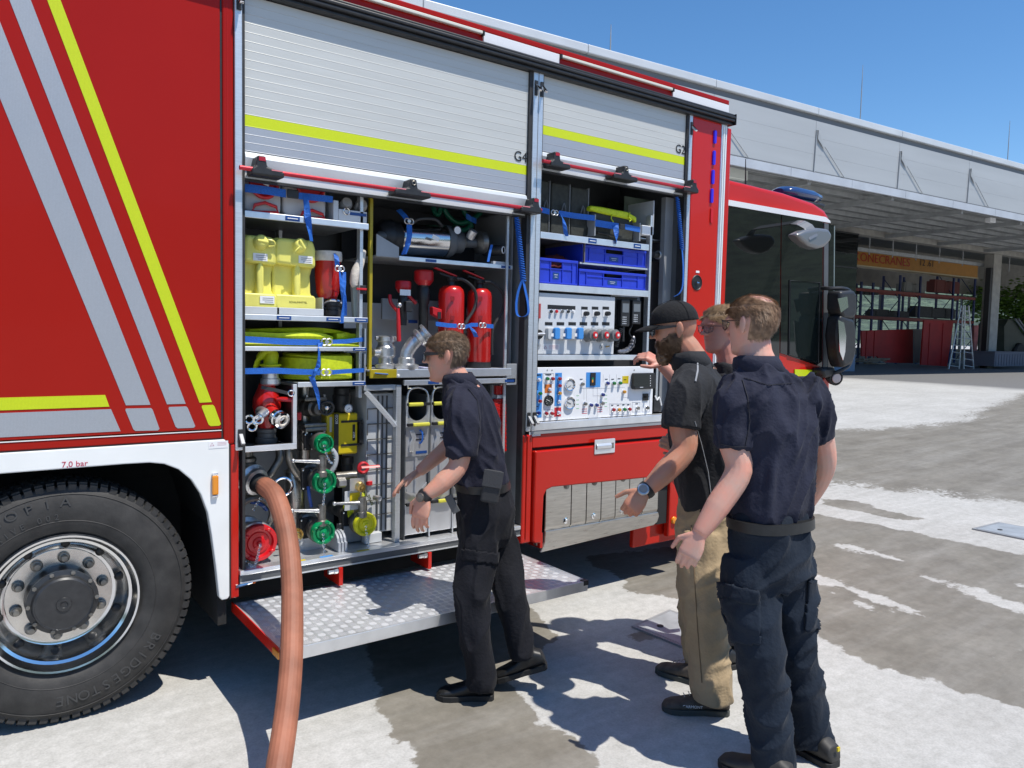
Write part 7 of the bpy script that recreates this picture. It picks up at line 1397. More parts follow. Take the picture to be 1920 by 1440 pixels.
for px, py, r_, dk in ((1067, 721, 11.5, 0), (1067, 755.5, 11.5, 0), (1027.5, 751, 9.5, 1)):
    c = P(px, py, YP); k_ = pxm(px, py, YP); g_ = part('gauge', cp, c) if False else cp
    MB().lathe([(r_ * 1.06 * k_, 0), (r_ * 1.06 * k_, -0.008), (r_ * k_, -0.016), (r_ * 0.86 * k_, -0.014), (r_ * 0.84 * k_, -0.008), (0, -0.008)], c, (0, 1, 0), 30).build('gauge_bezel', M['print'] if dk else M['chrome'], cp, smooth=30)
    MB().lathe([(r_ * 0.83 * k_, -0.0085), (0, -0.009)], c, (0, 1, 0), 26).build('gauge_face', mat('black_dial', (0.02, 0.03, 0.03), 0.2) if dk else mat('white_dial', (0.62, 0.63, 0.64), 0.3), cp)
    for k in range(9):
        a = math.radians(225 - k * 33.75); u = V((math.cos(a), 0, math.sin(a))) * k_; MB().tube([c + u * r_ * 0.64 + V((0, -0.0098, 0)), c + u * r_ * 0.76 + V((0, -0.0098, 0))], 0.0012, 4).build('gauge_tick', M['label'] if dk else M['print'], cp)
    MB().tube([c + V((r_ * 0.2 * k_, -0.011, -r_ * 0.1 * k_)), c + V((-r_ * 0.6 * k_, -0.011, -r_ * 0.5 * k_ * (1 if py < 740 else -0.4)))], 0.0015, 4).build('gauge_needle', M['label'] if dk else M['print'], cp)
for seq in (((1088, 728), (1128, 728), (1150, 727.5)), ((1100, 726), (1100, 752)), ((1120, 726), (1120, 756)), ((1095, 712), (1095, 750)), ((1130, 742), (1112, 742), (1112, 728)), ((1150, 727), (1172, 726)), ((1131, 702), (1131, 716)), ((1143, 702), (1143, 716)), ((1156, 702), (1156, 716)), ((1120, 766), (1120, 782)), ((1168, 740), (1168, 745), (1180, 745))):
    MB().tube([P(a_, b2, YP - 0.0005) for a_, b2 in seq], 0.0007, 4).build('diagram_line', outl, cp)
gtx, rtx = mat('green_print', (0.25, 0.5, 0.25), 0.6), mat('red_fine_print', (0.6, 0.12, 0.15), 0.6)
for px, py, m, w_ in [(1083, 742 + 8 * k, gtx, 5) for k in range(4)] + [(1136, 741 + 7 * k, gtx, 5) for k in range(4)] + [(1096, 767 + 4 * k, rtx, 10) for k in range(3)] + [(1125, 764 + 4 * k, rtx, 9) for k in range(3)]: C_('fine_print', m, px - w_ / 2, px + w_ / 2, py - 0.6, py + 0.6, 0.0005)
for px, py, w_ in ((1006, 704, 6), (1006, 730, 6), (1006, 762, 6), (1028, 703, 6), (1044, 703, 5), (1090, 711, 5), (1137, 711, 5), (1149, 711, 5), (1161, 710, 5), (1148, 760, 4), (1159, 760, 4), (1169, 759, 4), (1178, 759, 4), (1194, 757, 5), (1172, 712, 5)): C_('fine_print', M['print'], px - w_ / 2, px + w_ / 2, py - 0.7, py + 0.7, 0.0005, 0.0012)
text('PUMPE', 0.016, M['print'], (P(1008, 704, YP).x, YP - 0.0022, P(1008, 703.5, YP).z), cp); text('MOTOR', 0.013, M['print'], (P(1028, 703, YP).x, YP - 0.0012, P(1028, 702.5, YP).z), cp)
mn = rect(1183, 1222, 699, 729, YP); MB().prism(rrect(mn[0], mn[1], mn[2], mn[3], 0.010), YP - 0.035, YP - 0.001, 'y').build('monitor', M['black'], cp, bevel=0.005); C_('monitor_screen', M['glassclear'], 1188, 1217, 702, 724, 0.001, 0.0352)
for k in range(5): C_('monitor_key', M['label'], 1219, 1220.3, 704 + k * 4.6, 705.5 + k * 4.6, 0.001, 0.0352)
C_('monitor_print', M['greylight'], 1200, 1206, 725.5, 727, 0.001, 0.0352)
C_('toggle_base', M['print'], 1206, 1216, 738, 751, 0.006); MB().tube([P(1210, 745, YP - 0.006), P(1216, 743, YP - 0.03)], 0.006, 6).build('toggle', M['print'], cp)
q = P(1112, 785, YP - 0.01); MB().tube([P(1103, 784.5, YP - 0.012), P(1125, 783, YP - 0.012)], 0.004, 6).build('panel_handle', M['cast'], cp)
for px in (1026, 1035, 1189): disc('panel_screw', M['castdark'], px, 694, 1.3, 0.002, cp, YP)
# mic and clutter right of the panel
t = thing('hand_microphone', 'black hand microphone with pale cable right of the control panel', 'microphone', P(1232, 780, 0.05)); MB().box(X(1226, 760, .05), X(1240, 760, .05), 0.05, 0.09, P(1233, 772, .05).z, P(1233, 748, .05).z).build('mic_body', M['black'], t, bevel=0.006); MB().tube(spline([P(1228, 742, .06), P(1232, 750, .05), P(1236, 745, .05), P(1240, 760, .05)], 4), 0.006, 6).build('mic_cable', M['label'], t)
for k, px in enumerate((1230, 1238, 1244)): tb('side_profile', M['alu'], X(px, 720, .09), X(px + 3.5, 720, .09), 0.09 + k * 0.03, 0.1 + k * 0.03, 1.18, 1.9)
# ================================================================ people
RH = V((CAM_R.x, CAM_R.y, 0)).normalized(); FH = V((CAM_F.x, CAM_F.y, 0)).normalized(); UP = V((0, 0, 1))
def loft(mb, rings, n=26, ex=2.3):
    vs = []
    for c, a, b_ in rings:
        for j in range(n):
            t = 2 * PI * j / n; ct, st_ = math.cos(t), math.sin(t)
            vs.append(V(c) + a * (math.copysign(abs(ct) ** (2 / ex), ct)) + b_ * (math.copysign(abs(st_) ** (2 / ex), st_)))
    k = len(rings)
    fs = [(i * n + j, i * n + (j + 1) % n, (i + 1) * n + (j + 1) % n, (i + 1) * n + j) for i in range(k - 1) for j in range(n)] + [tuple(range(n - 1, -1, -1)), tuple(range((k - 1) * n, k * n))]
    mb.add(vs, fs)
def solid(mb, name, m, par, voxel=0.006, smooth=4, wr=None, fac=0.5):
    me = mb.mesh(name, m); o = bpy.data.objects.new(name, me); C0.objects.link(o)
    r_ = o.modifiers.new('remesh', 'REMESH'); r_.mode = 'VOXEL'; r_.voxel_size = voxel
    if smooth: s_ = o.modifiers.new('smooth', 'SMOOTH'); s_.iterations = smooth; s_.factor = fac
    dg = bpy.context.evaluated_depsgraph_get(); me2 = bpy.data.meshes.new_from_object(o.evaluated_get(dg)); o.modifiers.clear(); o.data = me2; bpy.data.meshes.remove(me)
    if wr:
        nrm = [v.normal.copy() for v in me2.vertices]
        for v, nn in zip(me2.vertices, nrm): v.co = v.co + nn * wr(v.co, nn)
    me2.materials.clear(); me2.materials.append(m)
    me2.polygons.foreach_set('use_smooth', [True] * len(me2.polygons)); attach(o, par); return o
def folds(amp, dirv, freq, seed, fine=0.3):
    # creases run along dirv
    d = V(dirv).normalized(); a = d.orthogonal().normalized(); b_ = d.cross(a)
    def f(p, n_):
        q = V((p.dot(d) * freq * 0.28, p.dot(a) * freq, p.dot(b_) * freq)) + V((seed, seed * 2.1, 0))
        w_ = noise.noise(q + V((noise.noise(q * 0.5), noise.noise(q * 0.5 + V((5, 0, 0))), 0)) * 0.9)
        rdg = (1 - abs(w_) * 1.9) ** 2.2 if abs(w_) < 0.52 else 0
        q2 = V((p.dot(d) * freq * 1.1, p.dot(a) * freq * 1.6, p.dot(b_) * freq * 1.6)) + V((seed * 3, 1, 2))
        return amp * (rdg - 0.35) + amp * fine * noise.noise(q2)
    return f
HEAD = [(-0.004, .062, .010, .020), (0.004, .084, -.018, .030), (0.018, .092, -.040, .046), (0.04, .090, -.056, .056), (0.058, .0925, -.064, .060), (0.066, .090, -.067, .062), (0.074, .0935, -.071, .063), (0.088, .091, -.080, .067), (0.102, .093, -.089, .070), (0.122, .087, -.096, .074), (0.134, .087, -.098, .075), (0.146, .096, -.100, .0755), (0.16, .096, -.101, .076), (0.178, .091, -.099, .0755), (0.197, .080, -.091, .070), (0.214, .060, -.076, .058), (0.226, .036, -.052, .040), (0.2335, .010, -.022, .016)]
def head_pt(z, ang, sc=1.0, grow=0.0):
    # point on the skull at height z and angle (0 = front, +pi/2 = left)
    for i in range(len(HEAD) - 1):
        if HEAD[i][0] <= z <= HEAD[i + 1][0] or i == len(HEAD) - 2:
            t = min(max((z - HEAD[i][0]) / (HEAD[i + 1][0] - HEAD[i][0]), 0), 1); f_, b_, w_ = [HEAD[i][k] * (1 - t) + HEAD[i + 1][k] * t for k in (1, 2, 3)]; break
    cx = (f_ + b_) / 2; hx = (f_ - b_) / 2 + grow; hy = w_ + grow; ex = 2.25
    c, s = math.cos(ang), math.sin(ang)
    return V((cx + hx * math.copysign(abs(c) ** (2 / ex), c), hy * math.copysign(abs(s) ** (2 / ex), s), z))
def add_head(mb, T, ears=True):
    n = 36; rings = []; vs = []
    for z, f_, b_, w_ in HEAD:
        for j in range(n): vs.append(T @ head_pt(z, 2 * PI * j / n))
    k = len(HEAD)
    mb.add(vs, [(i * n + j, i * n + (j + 1) % n, (i + 1) * n + (j + 1) % n, (i + 1) * n + j) for i in range(k - 1) for j in range(n)] + [tuple(range(n - 1, -1, -1)), tuple(range((k - 1) * n, k * n))])
    # nose, lips, chin
    nv = [(.088, .006, .142), (.088, -.006, .142), (.108, .008, .118), (.108, -.008, .118), (.124, .008, .103), (.124, -.008, .103), (.116, .017, .095), (.116, -.017, .095), (.080, .020, .092), (.080, -.020, .092), (.078, .014, .15), (.078, -.014, .15)]
    mb.add([T @ V(p) for p in nv], [(0, 2, 3, 1), (2, 4, 5, 3), (4, 6, 7, 5), (6, 8, 9, 7), (10, 0, 1, 11), (0, 10, 8, 6, 4, 2), (1, 3, 5, 7, 9, 11), (10, 11, 9, 8)])
    R3 = T.to_3x3()
    mb.ball(T @ V((.086, 0, .070)), .012, .022, .0055, 12, 8, R3); mb.ball(T @ V((.085, 0, .0605)), .011, .020, .006, 12, 8, R3); mb.ball(T @ V((.078, 0, .018)), .018, .022, .016, 12, 8, R3)
    for s_ in (1, -1):
        mb.ball(T @ V((.082, s_ * .030, .148)), .017, .026, .008, 10, 8, R3)
        if ears:
            E3 = R3 @ Matrix.Rotation(-0.25 * s_, 3, 'Z') @ Matrix.Rotation(-0.15, 3, 'Y')
            mb.ball(T @ V((-.012, s_ * .083, .118)), .018, .008, .033, 12, 10, E3); mb.ball(T @ V((-.006, s_ * .079, .090)), .010, .008, .013, 10, 8, E3)
def hand(mb, wrist, d, nrm, curl=(0.3, 0.4, 0.3), thumb=1, sc=1.0, spread=0.035, tcurl=0.5):
    d = V(d).normalized(); nrm = V(nrm); nrm = (nrm - d * nrm.dot(d)).normalized(); s_ = d.cross(nrm) * thumb   # s_ points to the thumb side
    w0 = V(wrist)
    loft(mb, [(w0 - d * 0.02, s_ * 0.028 * sc, nrm * 0.021 * sc), (w0 + d * 0.012, s_ * 0.030 * sc, nrm * 0.020 * sc), (w0 + d * 0.045 * sc, s_ * 0.041 * sc, nrm * 0.018 * sc), (w0 + d * 0.078 * sc, s_ * 0.043 * sc, nrm * 0.0155 * sc), (w0 + d * 0.092 * sc, s_ * 0.040 * sc, nrm * 0.012 * sc)], 18, 2.4)
    for i, (off, L_) in enumerate(((0.031, 0.92), (0.0105, 1.0), (-0.0105, 0.94), (-0.030, 0.76))):
        p = w0 + d * (0.082 + (0.005 if i in (1, 2) else -0.002)) * sc + s_ * off * sc; dir_ = (d + s_ * (spread * (1.5 - i) * 0.8)).normalized(); pts = [p - dir_ * 0.02, p]; rr = [0.0085 * sc, 0.0095 * sc]; a = 0
        for j, ln in enumerate((0.044, 0.028, 0.021)):
            a += curl[j] * (1 + 0.12 * (i - 1)); q = dir_ * math.cos(a) - nrm * math.sin(a); p = p + q * ln * L_ * sc; pts.append(p); rr.append((0.0088, 0.008, 0.0066)[j] * sc)
        mb.tube(pts, rr, 10)
    p = w0 + d * 0.022 * sc + s_ * 0.030 * sc; q1 = (d * 0.62 + s_ * 0.75 - nrm * 0.25).normalized(); q2 = (d * 0.9 + s_ * (0.55 - tcurl) - nrm * 0.35).normalized()
    mb.tube([p - q1 * 0.025, p, p + q1 * 0.040 * sc, p + q1 * 0.040 * sc + q2 * 0.030 * sc, p + q1 * 0.040 * sc + q2 * 0.052 * sc], [0.014 * sc, 0.0145 * sc, 0.011 * sc, 0.0098 * sc, 0.0075 * sc], 10)
def limb(mb, pts, rr, n=16): mb.tube(spline(pts, 5), list(np.interp(np.linspace(0, len(rr) - 1, (len(pts) - 1) * 5 + 1), range(len(rr)), rr)), n)
def hairdo(par, T, zone, n, L_, m, seed, grow=0.006, name='hair', down=0.6, width=0.0014, droop=0.5, messy=0.5, shell=True):
    r_ = random.Random(seed); mb = MB(); ci = T @ V((0, 0, 0.12)); nz_, na = 34, 56
    if shell:
        vs = {}; fs = []
        zs_ = [0.0 + 0.2335 * i / nz_ for i in range(nz_ + 1)]
        def vid(i, j):
            j %= na; key = (i, j)
            if key not in vs: vs[key] = len(vs)
            return vs[key]
        for i in range(nz_):
            for j in range(na):
                zc_, ac = (zs_[i] + zs_[i + 1]) / 2, 2 * PI * (j + 0.5) / na
                if zone(zc_, (ac + PI) % (2 * PI) - PI) > 0.35: fs.append((vid(i, j), vid(i, j + 1), vid(i + 1, j + 1), vid(i + 1, j)))
        pts = [None] * len(vs)
        for (i, j), k in vs.items():
            a = 2 * PI * j / na; zz_ = zs_[i]; g_ = grow * min(1, max(0.25, zone(zz_, (a + PI) % (2 * PI) - PI))); p = head_pt(min(zz_, 0.233), a, 1, g_ + 0.0025 * noise.noise((math.cos(a) * 5, math.sin(a) * 5, zz_ * 40)))
            if zz_ > 0.22: p.z += g_ * 0.8
            pts[k] = T @ p
        mb.add(pts, fs)
    cnt = 0; tries = 0
    while cnt < n and tries < n * 12:
        tries += 1; z = 0.235 * math.sqrt(r_.random()) if r_.random() < 0.75 else r_.uniform(0.0, 0.235); a = r_.uniform(-PI, PI); z = min(z, 0.2325)
        if r_.random() > zone(z, a): continue
        p = head_pt(z, a, 1, grow * 0.7); nn = (p - V((-0.003, 0, 0.12))).normalized(); nn = (nn + V((0, 0, 0.25 * (z > 0.2)))).normalized()
        fl = V((-0.55 if z > 0.15 else -0.15, 0, -down if z < 0.19 else 0.05)); fl = fl - nn * fl.dot(nn); dir_ = (nn * (1 - droop) + fl.normalized() * droop + V((r_.gauss(0, 1), r_.gauss(0, 1), r_.gauss(0, 1))) * 0.22 * messy).normalized()
        ln = L_ * r_.uniform(0.6, 1.15); side = dir_.cross(nn); side = (side.normalized() if side.length > 1e-4 else V((0, 1, 0))) * width
        q0, q1, q2 = p - nn * 0.003, p + dir_ * ln * 0.55, p + (dir_ + fl * 0.25 - nn * 0.12).normalized() * ln
        mb.add([T @ v for v in (q0 - side, q0 + side, q1 + side * 0.8, q1 - side * 0.8, q2)], [(0, 1, 2, 3), (3, 2, 4)]); cnt += 1
    return mb.build(name, m, par, smooth='all')
def glasses(par, T, lens, frame_, shades=True, name='sunglasses', both=True):
    g = part(name, par, T @ V((.1, 0, .13)))
    for s_ in (1, -1):
        pts = [(.094, s_ * .008, .146), (.086, s_ * .060, .149), (.078, s_ * .066, .140), (.082, s_ * .060, .116), (.094, s_ * .030, .108), (.098, s_ * .010, .118)]
        vs = [T @ (V(p) + V((0.012, 0, -0.004))) for p in pts] + [T @ (V(p) + V((0.015, 0, -0.004))) for p in pts]; n = 6
        MB().add(vs, [tuple(range(n)), tuple(range(2 * n - 1, n - 1, -1))] + [(i, (i + 1) % n, (i + 1) % n + n, i + n) for i in range(n)]).build('lens', lens, g)
        MB().tube([T @ (V(p) + V((0.0135, 0, -0.004))) for p in pts], 0.0022 if shades else 0.0014, 6, closed=True).build('rim', frame_, g)
        hw = V((0, 0, 0.0085 if shades else 0.002)); R3 = T.to_3x3()
        MB().strip([T @ V(p) for p in ((.094, s_ * .066, .140), (.06, s_ * .0795, .137), (.01, s_ * .0835, .133), (-.02, s_ * .083, .126))], [R3 @ hw, R3 @ (hw * 0.9), R3 @ (hw * 0.5), R3 @ (hw * 0.4)], R3 @ V((0, 0.003, 0))).build('temple', frame_, g)
    MB().tube([T @ V((.109, .010, .138)), T @ V((.111, 0, .140)), T @ V((.109, -.010, .138))], 0.0025, 6).build('bridge', frame_, g)
def headT(center, facing, pitch=0.0, roll=0.0, sc=1.0):
    f_ = V(facing).normalized(); l_ = UP.cross(f_).normalized(); B = Matrix((f_, l_, UP)).transposed().to_4x4()
    return Matrix.Translation(center) @ B @ Matrix.Rotation(pitch, 4, 'Y') @ Matrix.Rotation(roll, 4, 'X') @ Matrix.Scale(sc, 4) @ Matrix.Translation((0, 0, -0.117))
def shoe(par, heel, toe, m, sole_m, w_=0.046, lift=0.0, name='shoe', h=0.105):
    heel, toe = V(heel), V(toe); d = toe - heel; L_ = d.length; d.normalize(); s_ = UP.cross(d).normalized(); u = d.cross(s_) * 1.0
    u = u if u.z > 0 else -u; sh = part(name, par, heel); mb = MB(); rings = []
    for t, wd, ht, z0 in ((0.0, 0.6, 0.045, 0.03), (0.03, 0.78, 0.085, 0.026), (0.15, 0.86, h, 0.024), (0.30, 0.86, h * 0.98, 0.024), (0.42, 0.86, h * 0.84, 0.022), (0.55, 0.93, 0.068, 0.02), (0.72, 1.0, 0.054, 0.02), (0.86, 0.95, 0.047, 0.02), (0.95, 0.72, 0.038, 0.02), (0.99, 0.4, 0.024, 0.022)):
        c = heel + d * (L_ * t) + u * ((ht + z0) / 2); rings.append((c, s_ * (w_ * wd), u * ((ht - z0) / 2 + 0.004)))
    loft(mb, rings, 20, 2.6); solid(mb, 'upper', m, sh, 0.0045, 3)
    pr = []; N = 9
    for t, wd in ((0.0, 0.55), (0.04, 0.85), (0.2, 0.9), (0.4, 0.84), (0.6, 1.0), (0.75, 1.07), (0.88, 0.98), (0.97, 0.6), (1.0, 0.25)): pr.append((t, wd))
    out = [heel + d * (L_ * t) + s_ * (w_ * wd * 1.04) for t, wd in pr] + [heel + d * (L_ * t) - s_ * (w_ * wd * 1.04) for t, wd in pr[::-1]]; n = len(out)
    MB().add([p for p in out] + [p + u * 0.026 for p in out], [tuple(range(n)), tuple(range(2 * n - 1, n - 1, -1))] + [(i, (i + 1) % n, (i + 1) % n + n, i + n) for i in range(n)]).build('sole', sole_m, sh, bevel=0.003)
    return sh
def skin(name, col): 
    m = mat(name, col, 0.48, var=0.12, vscale=14, bump=0.06, bscale=160, vcol=(min(1, col[0] * 1.08), col[1] * 0.80, col[2] * 0.74), spec=0.4)
    b = m.node_tree.nodes['Principled BSDF']; b.inputs['Subsurface Weight'].default_value = 0.12; b.inputs['Subsurface Radius'].default_value = (0.02, 0.007, 0.004); b.inputs['Subsurface Scale'].default_value = 0.3; return m
def cloth(name, col, weave=500): return mat(name, col, 0.82, var=0.16, vscale=5, bump=0.35, bscale=70, spec=0.2, sheen=0.04)
def collar(mn, cb, ct, L_, F_, w_, d_, m):
    n = 36; vs = []; f_ = F_
    for c, k, dz in ((cb, 0.86, 0.0), (ct, 0.86, 0.0), (ct, 0.93, 0.004), (cb.lerp(ct, 0.6), 1.04, 0.0), (cb, 1.10, -0.006), (cb, 1.04, -0.010)):
        for j in range(n):
            t = 2 * PI * j / n; fr = max(0, math.sin(t)); vs.append(c + L_ * (w_ * k * math.cos(t)) + f_ * (d_ * k * math.sin(t)) + UP * (dz - 0.02 * fr))
    MB().add(vs, [(a * n + j, a * n + (j + 1) % n, ((a + 1) % 6) * n + (j + 1) % n, ((a + 1) % 6) * n + j) for a in range(6) for j in range(n)]).build('collar', m, mn.o, smooth='all')
def project(p):
    d = V(p) - CAM_C; z = d.dot(CAM_F); return 960 + FPX * d.dot(CAM_R) / z, 720 - FPX * d.dot(CAM_U) / z
def patch(o, poly, off, name, m, par, th=0.004):
    # piece of a garment's own surface, lifted off it: pockets and flaps
    me = o.data; n = len(poly); vid = {}; vs = []; fs = []
    def ins(p):
        x, y = p; c = False
        for i in range(n):
            (ax, ay), (bx, by) = poly[i], poly[(i + 1) % n]
            if (ay > y) != (by > y) and x < (bx - ax) * (y - ay) / (by - ay) + ax: c = not c
        return c
    ok = [ins(project(v.co)) and v.normal.dot(v.co - CAM_C) < 0.05 for v in me.vertices]
    for p in me.polygons:
        if all(ok[i] for i in p.vertices):
            for i in p.vertices:
                if i not in vid: vid[i] = len(vs); vs.append(me.vertices[i].co + me.vertices[i].normal * off)
            fs.append([vid[i] for i in p.vertices])
    if fs: q = MB().add(vs, fs).build(name, m, par, smooth='all'); k = q.modifiers.new('thick', 'SOLIDIFY'); k.thickness = off; k.offset = -1
def child(mn, nm): return [c_ for c_ in mn.o.children if c_.name.startswith(nm)][0]
class Man:
    def __init__(s, label, base, skinm):
        s.o = thing('person', label, 'person', base); s.b = MB(); s.sk = skinm
    def body(s, voxel=0.0042): return solid(s.b, 'body', s.sk, s.o, voxel, 3, None, 0.4)
blackleather = mat('black_leather', (0.012, 0.012, 0.012), 0.45, var=0.2, vscale=30); blacksole = mat('black_sole', (0.014, 0.014, 0.014), 0.7)
shadelens = mat('dark_lens', (0.008, 0.008, 0.009), 0.06, spec=0.7)
def strandmat(name, c1, c2): return mat(name, c1, 0.5, var=0.0) if False else mat(name, c1, 0.5, var=0.25, vscale=45, vcol=c2, spec=0.4)

# ---------------------------------------------------------------- man in sunglasses reaching into the locker
F1 = (-RH * 0.97 + FH * 0.05).normalized(); L1 = UP.cross(F1).normalized()       # L1 points to the camera
m1 = Man('man in navy polo and black trousers with sunglasses, reaching into the rear locker', G(880, 1312), skin('skin_fair', (0.58, 0.35, 0.26)))
D = 3.72
T1 = headT(Q(838, 668, D), F1, 0.12, 0.0, 1.01); add_head(m1.b, T1)
limb(m1.b, [Q(846, 690, D), Q(856, 708, D), Q(872, 740, D)], [0.056, 0.060, 0.085])
loft(m1.b, [(Q(872, 745, D), L1 * 0.10, F1 * 0.06), (Q(890, 820, D), L1 * 0.10, F1 * 0.07), (Q(902, 905, D), L1 * 0.10, F1 * 0.07)])
limb(m1.b, [Q(870, 760, 3.53), Q(866, 815, 3.50), Q(859, 872, 3.48), Q(829, 905, 3.45), Q(800, 928, 3.43)], [0.06, 0.052, 0.046, 0.044, 0.029])
limb(m1.b, [Q(872, 760, 3.90), Q(862, 805, 3.92), Q(843, 834, 3.93), Q(812, 862, 3.9), Q(786, 884, 3.87)], [0.06, 0.05, 0.043, 0.037, 0.028])
hand(m1.b, Q(797, 931, 3.43), Q(783, 985, 3.42) - Q(797, 931, 3.43), L1 * 0.9 + F1 * 0.35, (0.25, 0.45, 0.45), 1, 1.02)
hand(m1.b, Q(784, 886, 3.87), Q(742, 912, 3.84) - Q(784, 886, 3.87), UP * 0.9 - L1 * 0.2 + F1 * 0.2, (0.25, 0.25, 0.25), -1, 1.0)
m1.body()
navy1 = cloth('navy_polo', (0.016, 0.017, 0.030))
mb = MB()
loft(mb, [(Q(903, 912, D), L1 * 0.165, F1 * 0.122), (Q(901, 896, D), L1 * 0.172, F1 * 0.128), (Q(894, 850, D), L1 * 0.172, F1 * 0.132), (Q(885, 795, D), L1 * 0.185, F1 * 0.132), (Q(877, 755, D), L1 * 0.195, F1 * 0.12), (Q(869, 727, D), L1 * 0.15, F1 * 0.092), (Q(862, 710, D), L1 * 0.080, F1 * 0.070), (Q(858, 700, D), L1 * 0.072, F1 * 0.064)])
limb(mb, [Q(872, 748, 3.60), Q(869, 775, 3.53), Q(866, 815, 3.50), Q(864, 858, 3.49)], [0.085, 0.083, 0.078, 0.076])
limb(mb, [Q(872, 748, 3.84), Q(866, 775, 3.9), Q(860, 815, 3.93), Q(852, 832, 3.94)], [0.085, 0.08, 0.07, 0.066])
fa = folds(0.015, (-0.5, 0.35, 1), 13, 1.3)
solid(mb, 'polo_shirt', navy1, m1.o, 0.007, 4, fa)
collar(m1, Q(864, 717, D), Q(857, 699, D), L1, F1, 0.088, 0.078, navy1)
black1 = cloth('black_trousers', (0.008, 0.0085, 0.012))
mb = MB()
loft(mb, [(Q(902, 890, D), L1 * 0.150, F1 * 0.108), (Q(906, 915, D), L1 * 0.168, F1 * 0.125), (Q(912, 955, D), L1 * 0.178, F1 * 0.138), (Q(910, 1000, D), L1 * 0.165, F1 * 0.128), (Q(908, 1020, D), L1 * 0.13, F1 * 0.10)])
limb(mb, [Q(905, 975, 3.64), Q(896, 1040, 3.61), Q(885, 1112, 3.56), Q(893, 1195, 3.55), Q(901, 1265, 3.55), Q(899, 1290, 3.55)], [0.102, 0.095, 0.082, 0.072, 0.068, 0.067])
limb(mb, [Q(920, 975, 3.79), Q(940, 1040, 3.77), Q(953, 1095, 3.72), Q(966, 1165, 3.69), Q(980, 1232, 3.68)], [0.10, 0.092, 0.080, 0.070, 0.066])
solid(mb, 'trousers', black1, m1.o, 0.008, 4, folds(0.015, (0.4, 0.2, 0.7), 11, 4.4))
mb = MB(); loft(mb, [(Q(906, 914, D), L1 * 0.178, F1 * 0.133), (Q(904, 901, D), L1 * 0.178, F1 * 0.133)]); mb.build('belt', blackleather, m1.o, smooth=40)
patch(child(m1, 'trousers'), [(866, 1028), (936, 1036), (934, 1052), (930, 1060), (866, 1052)], 0.008, 'cargo_pocket', black1, m1.o)
# phone pouch and watch
Tp = Matrix.Translation(Q(922, 912, 3.50)) @ Matrix((F1, L1 * -1, UP)).transposed().to_4x4() @ Matrix.Rotation(-0.15, 4, 'Y')
MB().box(-0.042, 0.042, -0.02, 0.02, -0.075, 0.075, Tp).build('phone_pouch', mat('pouch_fabric', (0.03, 0.03, 0.032), 0.8, bump=0.3, bscale=300), m1.o, bevel=0.012, seg=3); MB().box(-0.045, 0.045, -0.026, -0.0205, 0.0, 0.078, Tp).build('pouch_flap', mat('pouch_flap', (0.05, 0.05, 0.053), 0.8, bump=0.3, bscale=300), m1.o, bevel=0.004)
Tk = Matrix.Translation(Q(848, 945, 3.58)) @ Matrix((F1, L1 * -1, UP)).transposed().to_4x4() @ Matrix.Rotation(0.5, 4, 'Y'); MB().box(-0.018, 0.018, -0.006, 0.006, -0.045, 0.045, Tk).build('key_tag', M['greydark'], m1.o, bevel=0.003)
w0, w1 = Q(801, 925, 3.43), Q(793, 934, 3.43); MB().tube([w0, w0.lerp(w1, 0.5), w1], [0.034, 0.036, 0.033], 16).build('watch_strap', M['black'], m1.o, smooth=40); MB().lathe([(0.021, 0), (0.021, 0.010), (0.016, 0.012), (0, 0.012)], Q(796, 930, 3.43) + L1 * 0.030 + F1 * 0.012, L1 + F1 * 0.6, 18).build('watch', M['castdark'], m1.o, smooth=30)
hair1 = strandmat('brown_hair', (0.125, 0.078, 0.046), (0.24, 0.16, 0.10))
def zone_short(z, a):
    aa = abs(a)                       # 0 front, pi back
    if z > 0.188: return 1.0
    if aa < 0.75: return 1.0 if z > 0.178 + 0.008 * math.cos(a * 5) else 0.0
    if aa < 1.25: return 1.0 if z > 0.165 - (aa - 0.75) * 0.05 else 0.0
    if aa < 1.62: return 1.0 if z > 0.118 else 0.0
    if aa < 1.95: return 1.0 if z > 0.148 else 0.0
    return 1.0 if z > 0.062 else (0.4 if z > 0.052 else 0.0)
hairdo(m1.o, T1, zone_short, 9000, 0.024, hair1, 3, 0.006, messy=0.45, width=0.0007, droop=0.68)
glasses(m1.o, T1, shadelens, M['black'])
sh1 = G(926, 1308); th1 = G(818, 1309); shoe(m1.o, sh1, th1, blackleather, blacksole)
toe = Q(925, 1250, 3.69); toe.z = 0.03; heel = toe - F1 * 0.26 + V((0, 0, 0.085)); shoe(m1.o, heel, toe, blackleather, blacksole)

# ---------------------------------------------------------------- bearded man with the black cap
F2 = (-RH * 0.98 + FH * 0.12).normalized(); L2 = UP.cross(F2).normalized()
m2 = Man('bearded man in black cap, charcoal polo and khaki trousers looking at the control panel', G(1300, 1335), skin('skin_tanned', (0.50, 0.275, 0.185)))
D = 3.64
T2 = headT(Q(1266, 618, D), F2, 0.20, 0.0, 1.05); add_head(m2.b, T2)
limb(m2.b, [Q(1276, 640, D), Q(1292, 662, D), Q(1310, 705, D)], [0.060, 0.066, 0.09])
loft(m2.b, [(Q(1312, 715, D), L2 * 0.11, F2 * 0.07), (Q(1326, 820, D), L2 * 0.11, F2 * 0.08), (Q(1330, 930, D), L2 * 0.10, F2 * 0.08)])
limb(m2.b, [Q(1290, 725, 3.45), Q(1280, 790, 3.42), Q(1283, 842, 3.40), Q(1247, 885, 3.37), Q(1211, 920, 3.35)], [0.066, 0.062, 0.054, 0.050, 0.032])
limb(m2.b, [Q(1310, 725, 3.84), Q(1300, 790, 3.9), Q(1300, 832, 3.9), Q(1286, 838, 3.85)], [0.06, 0.052, 0.045, 0.03])
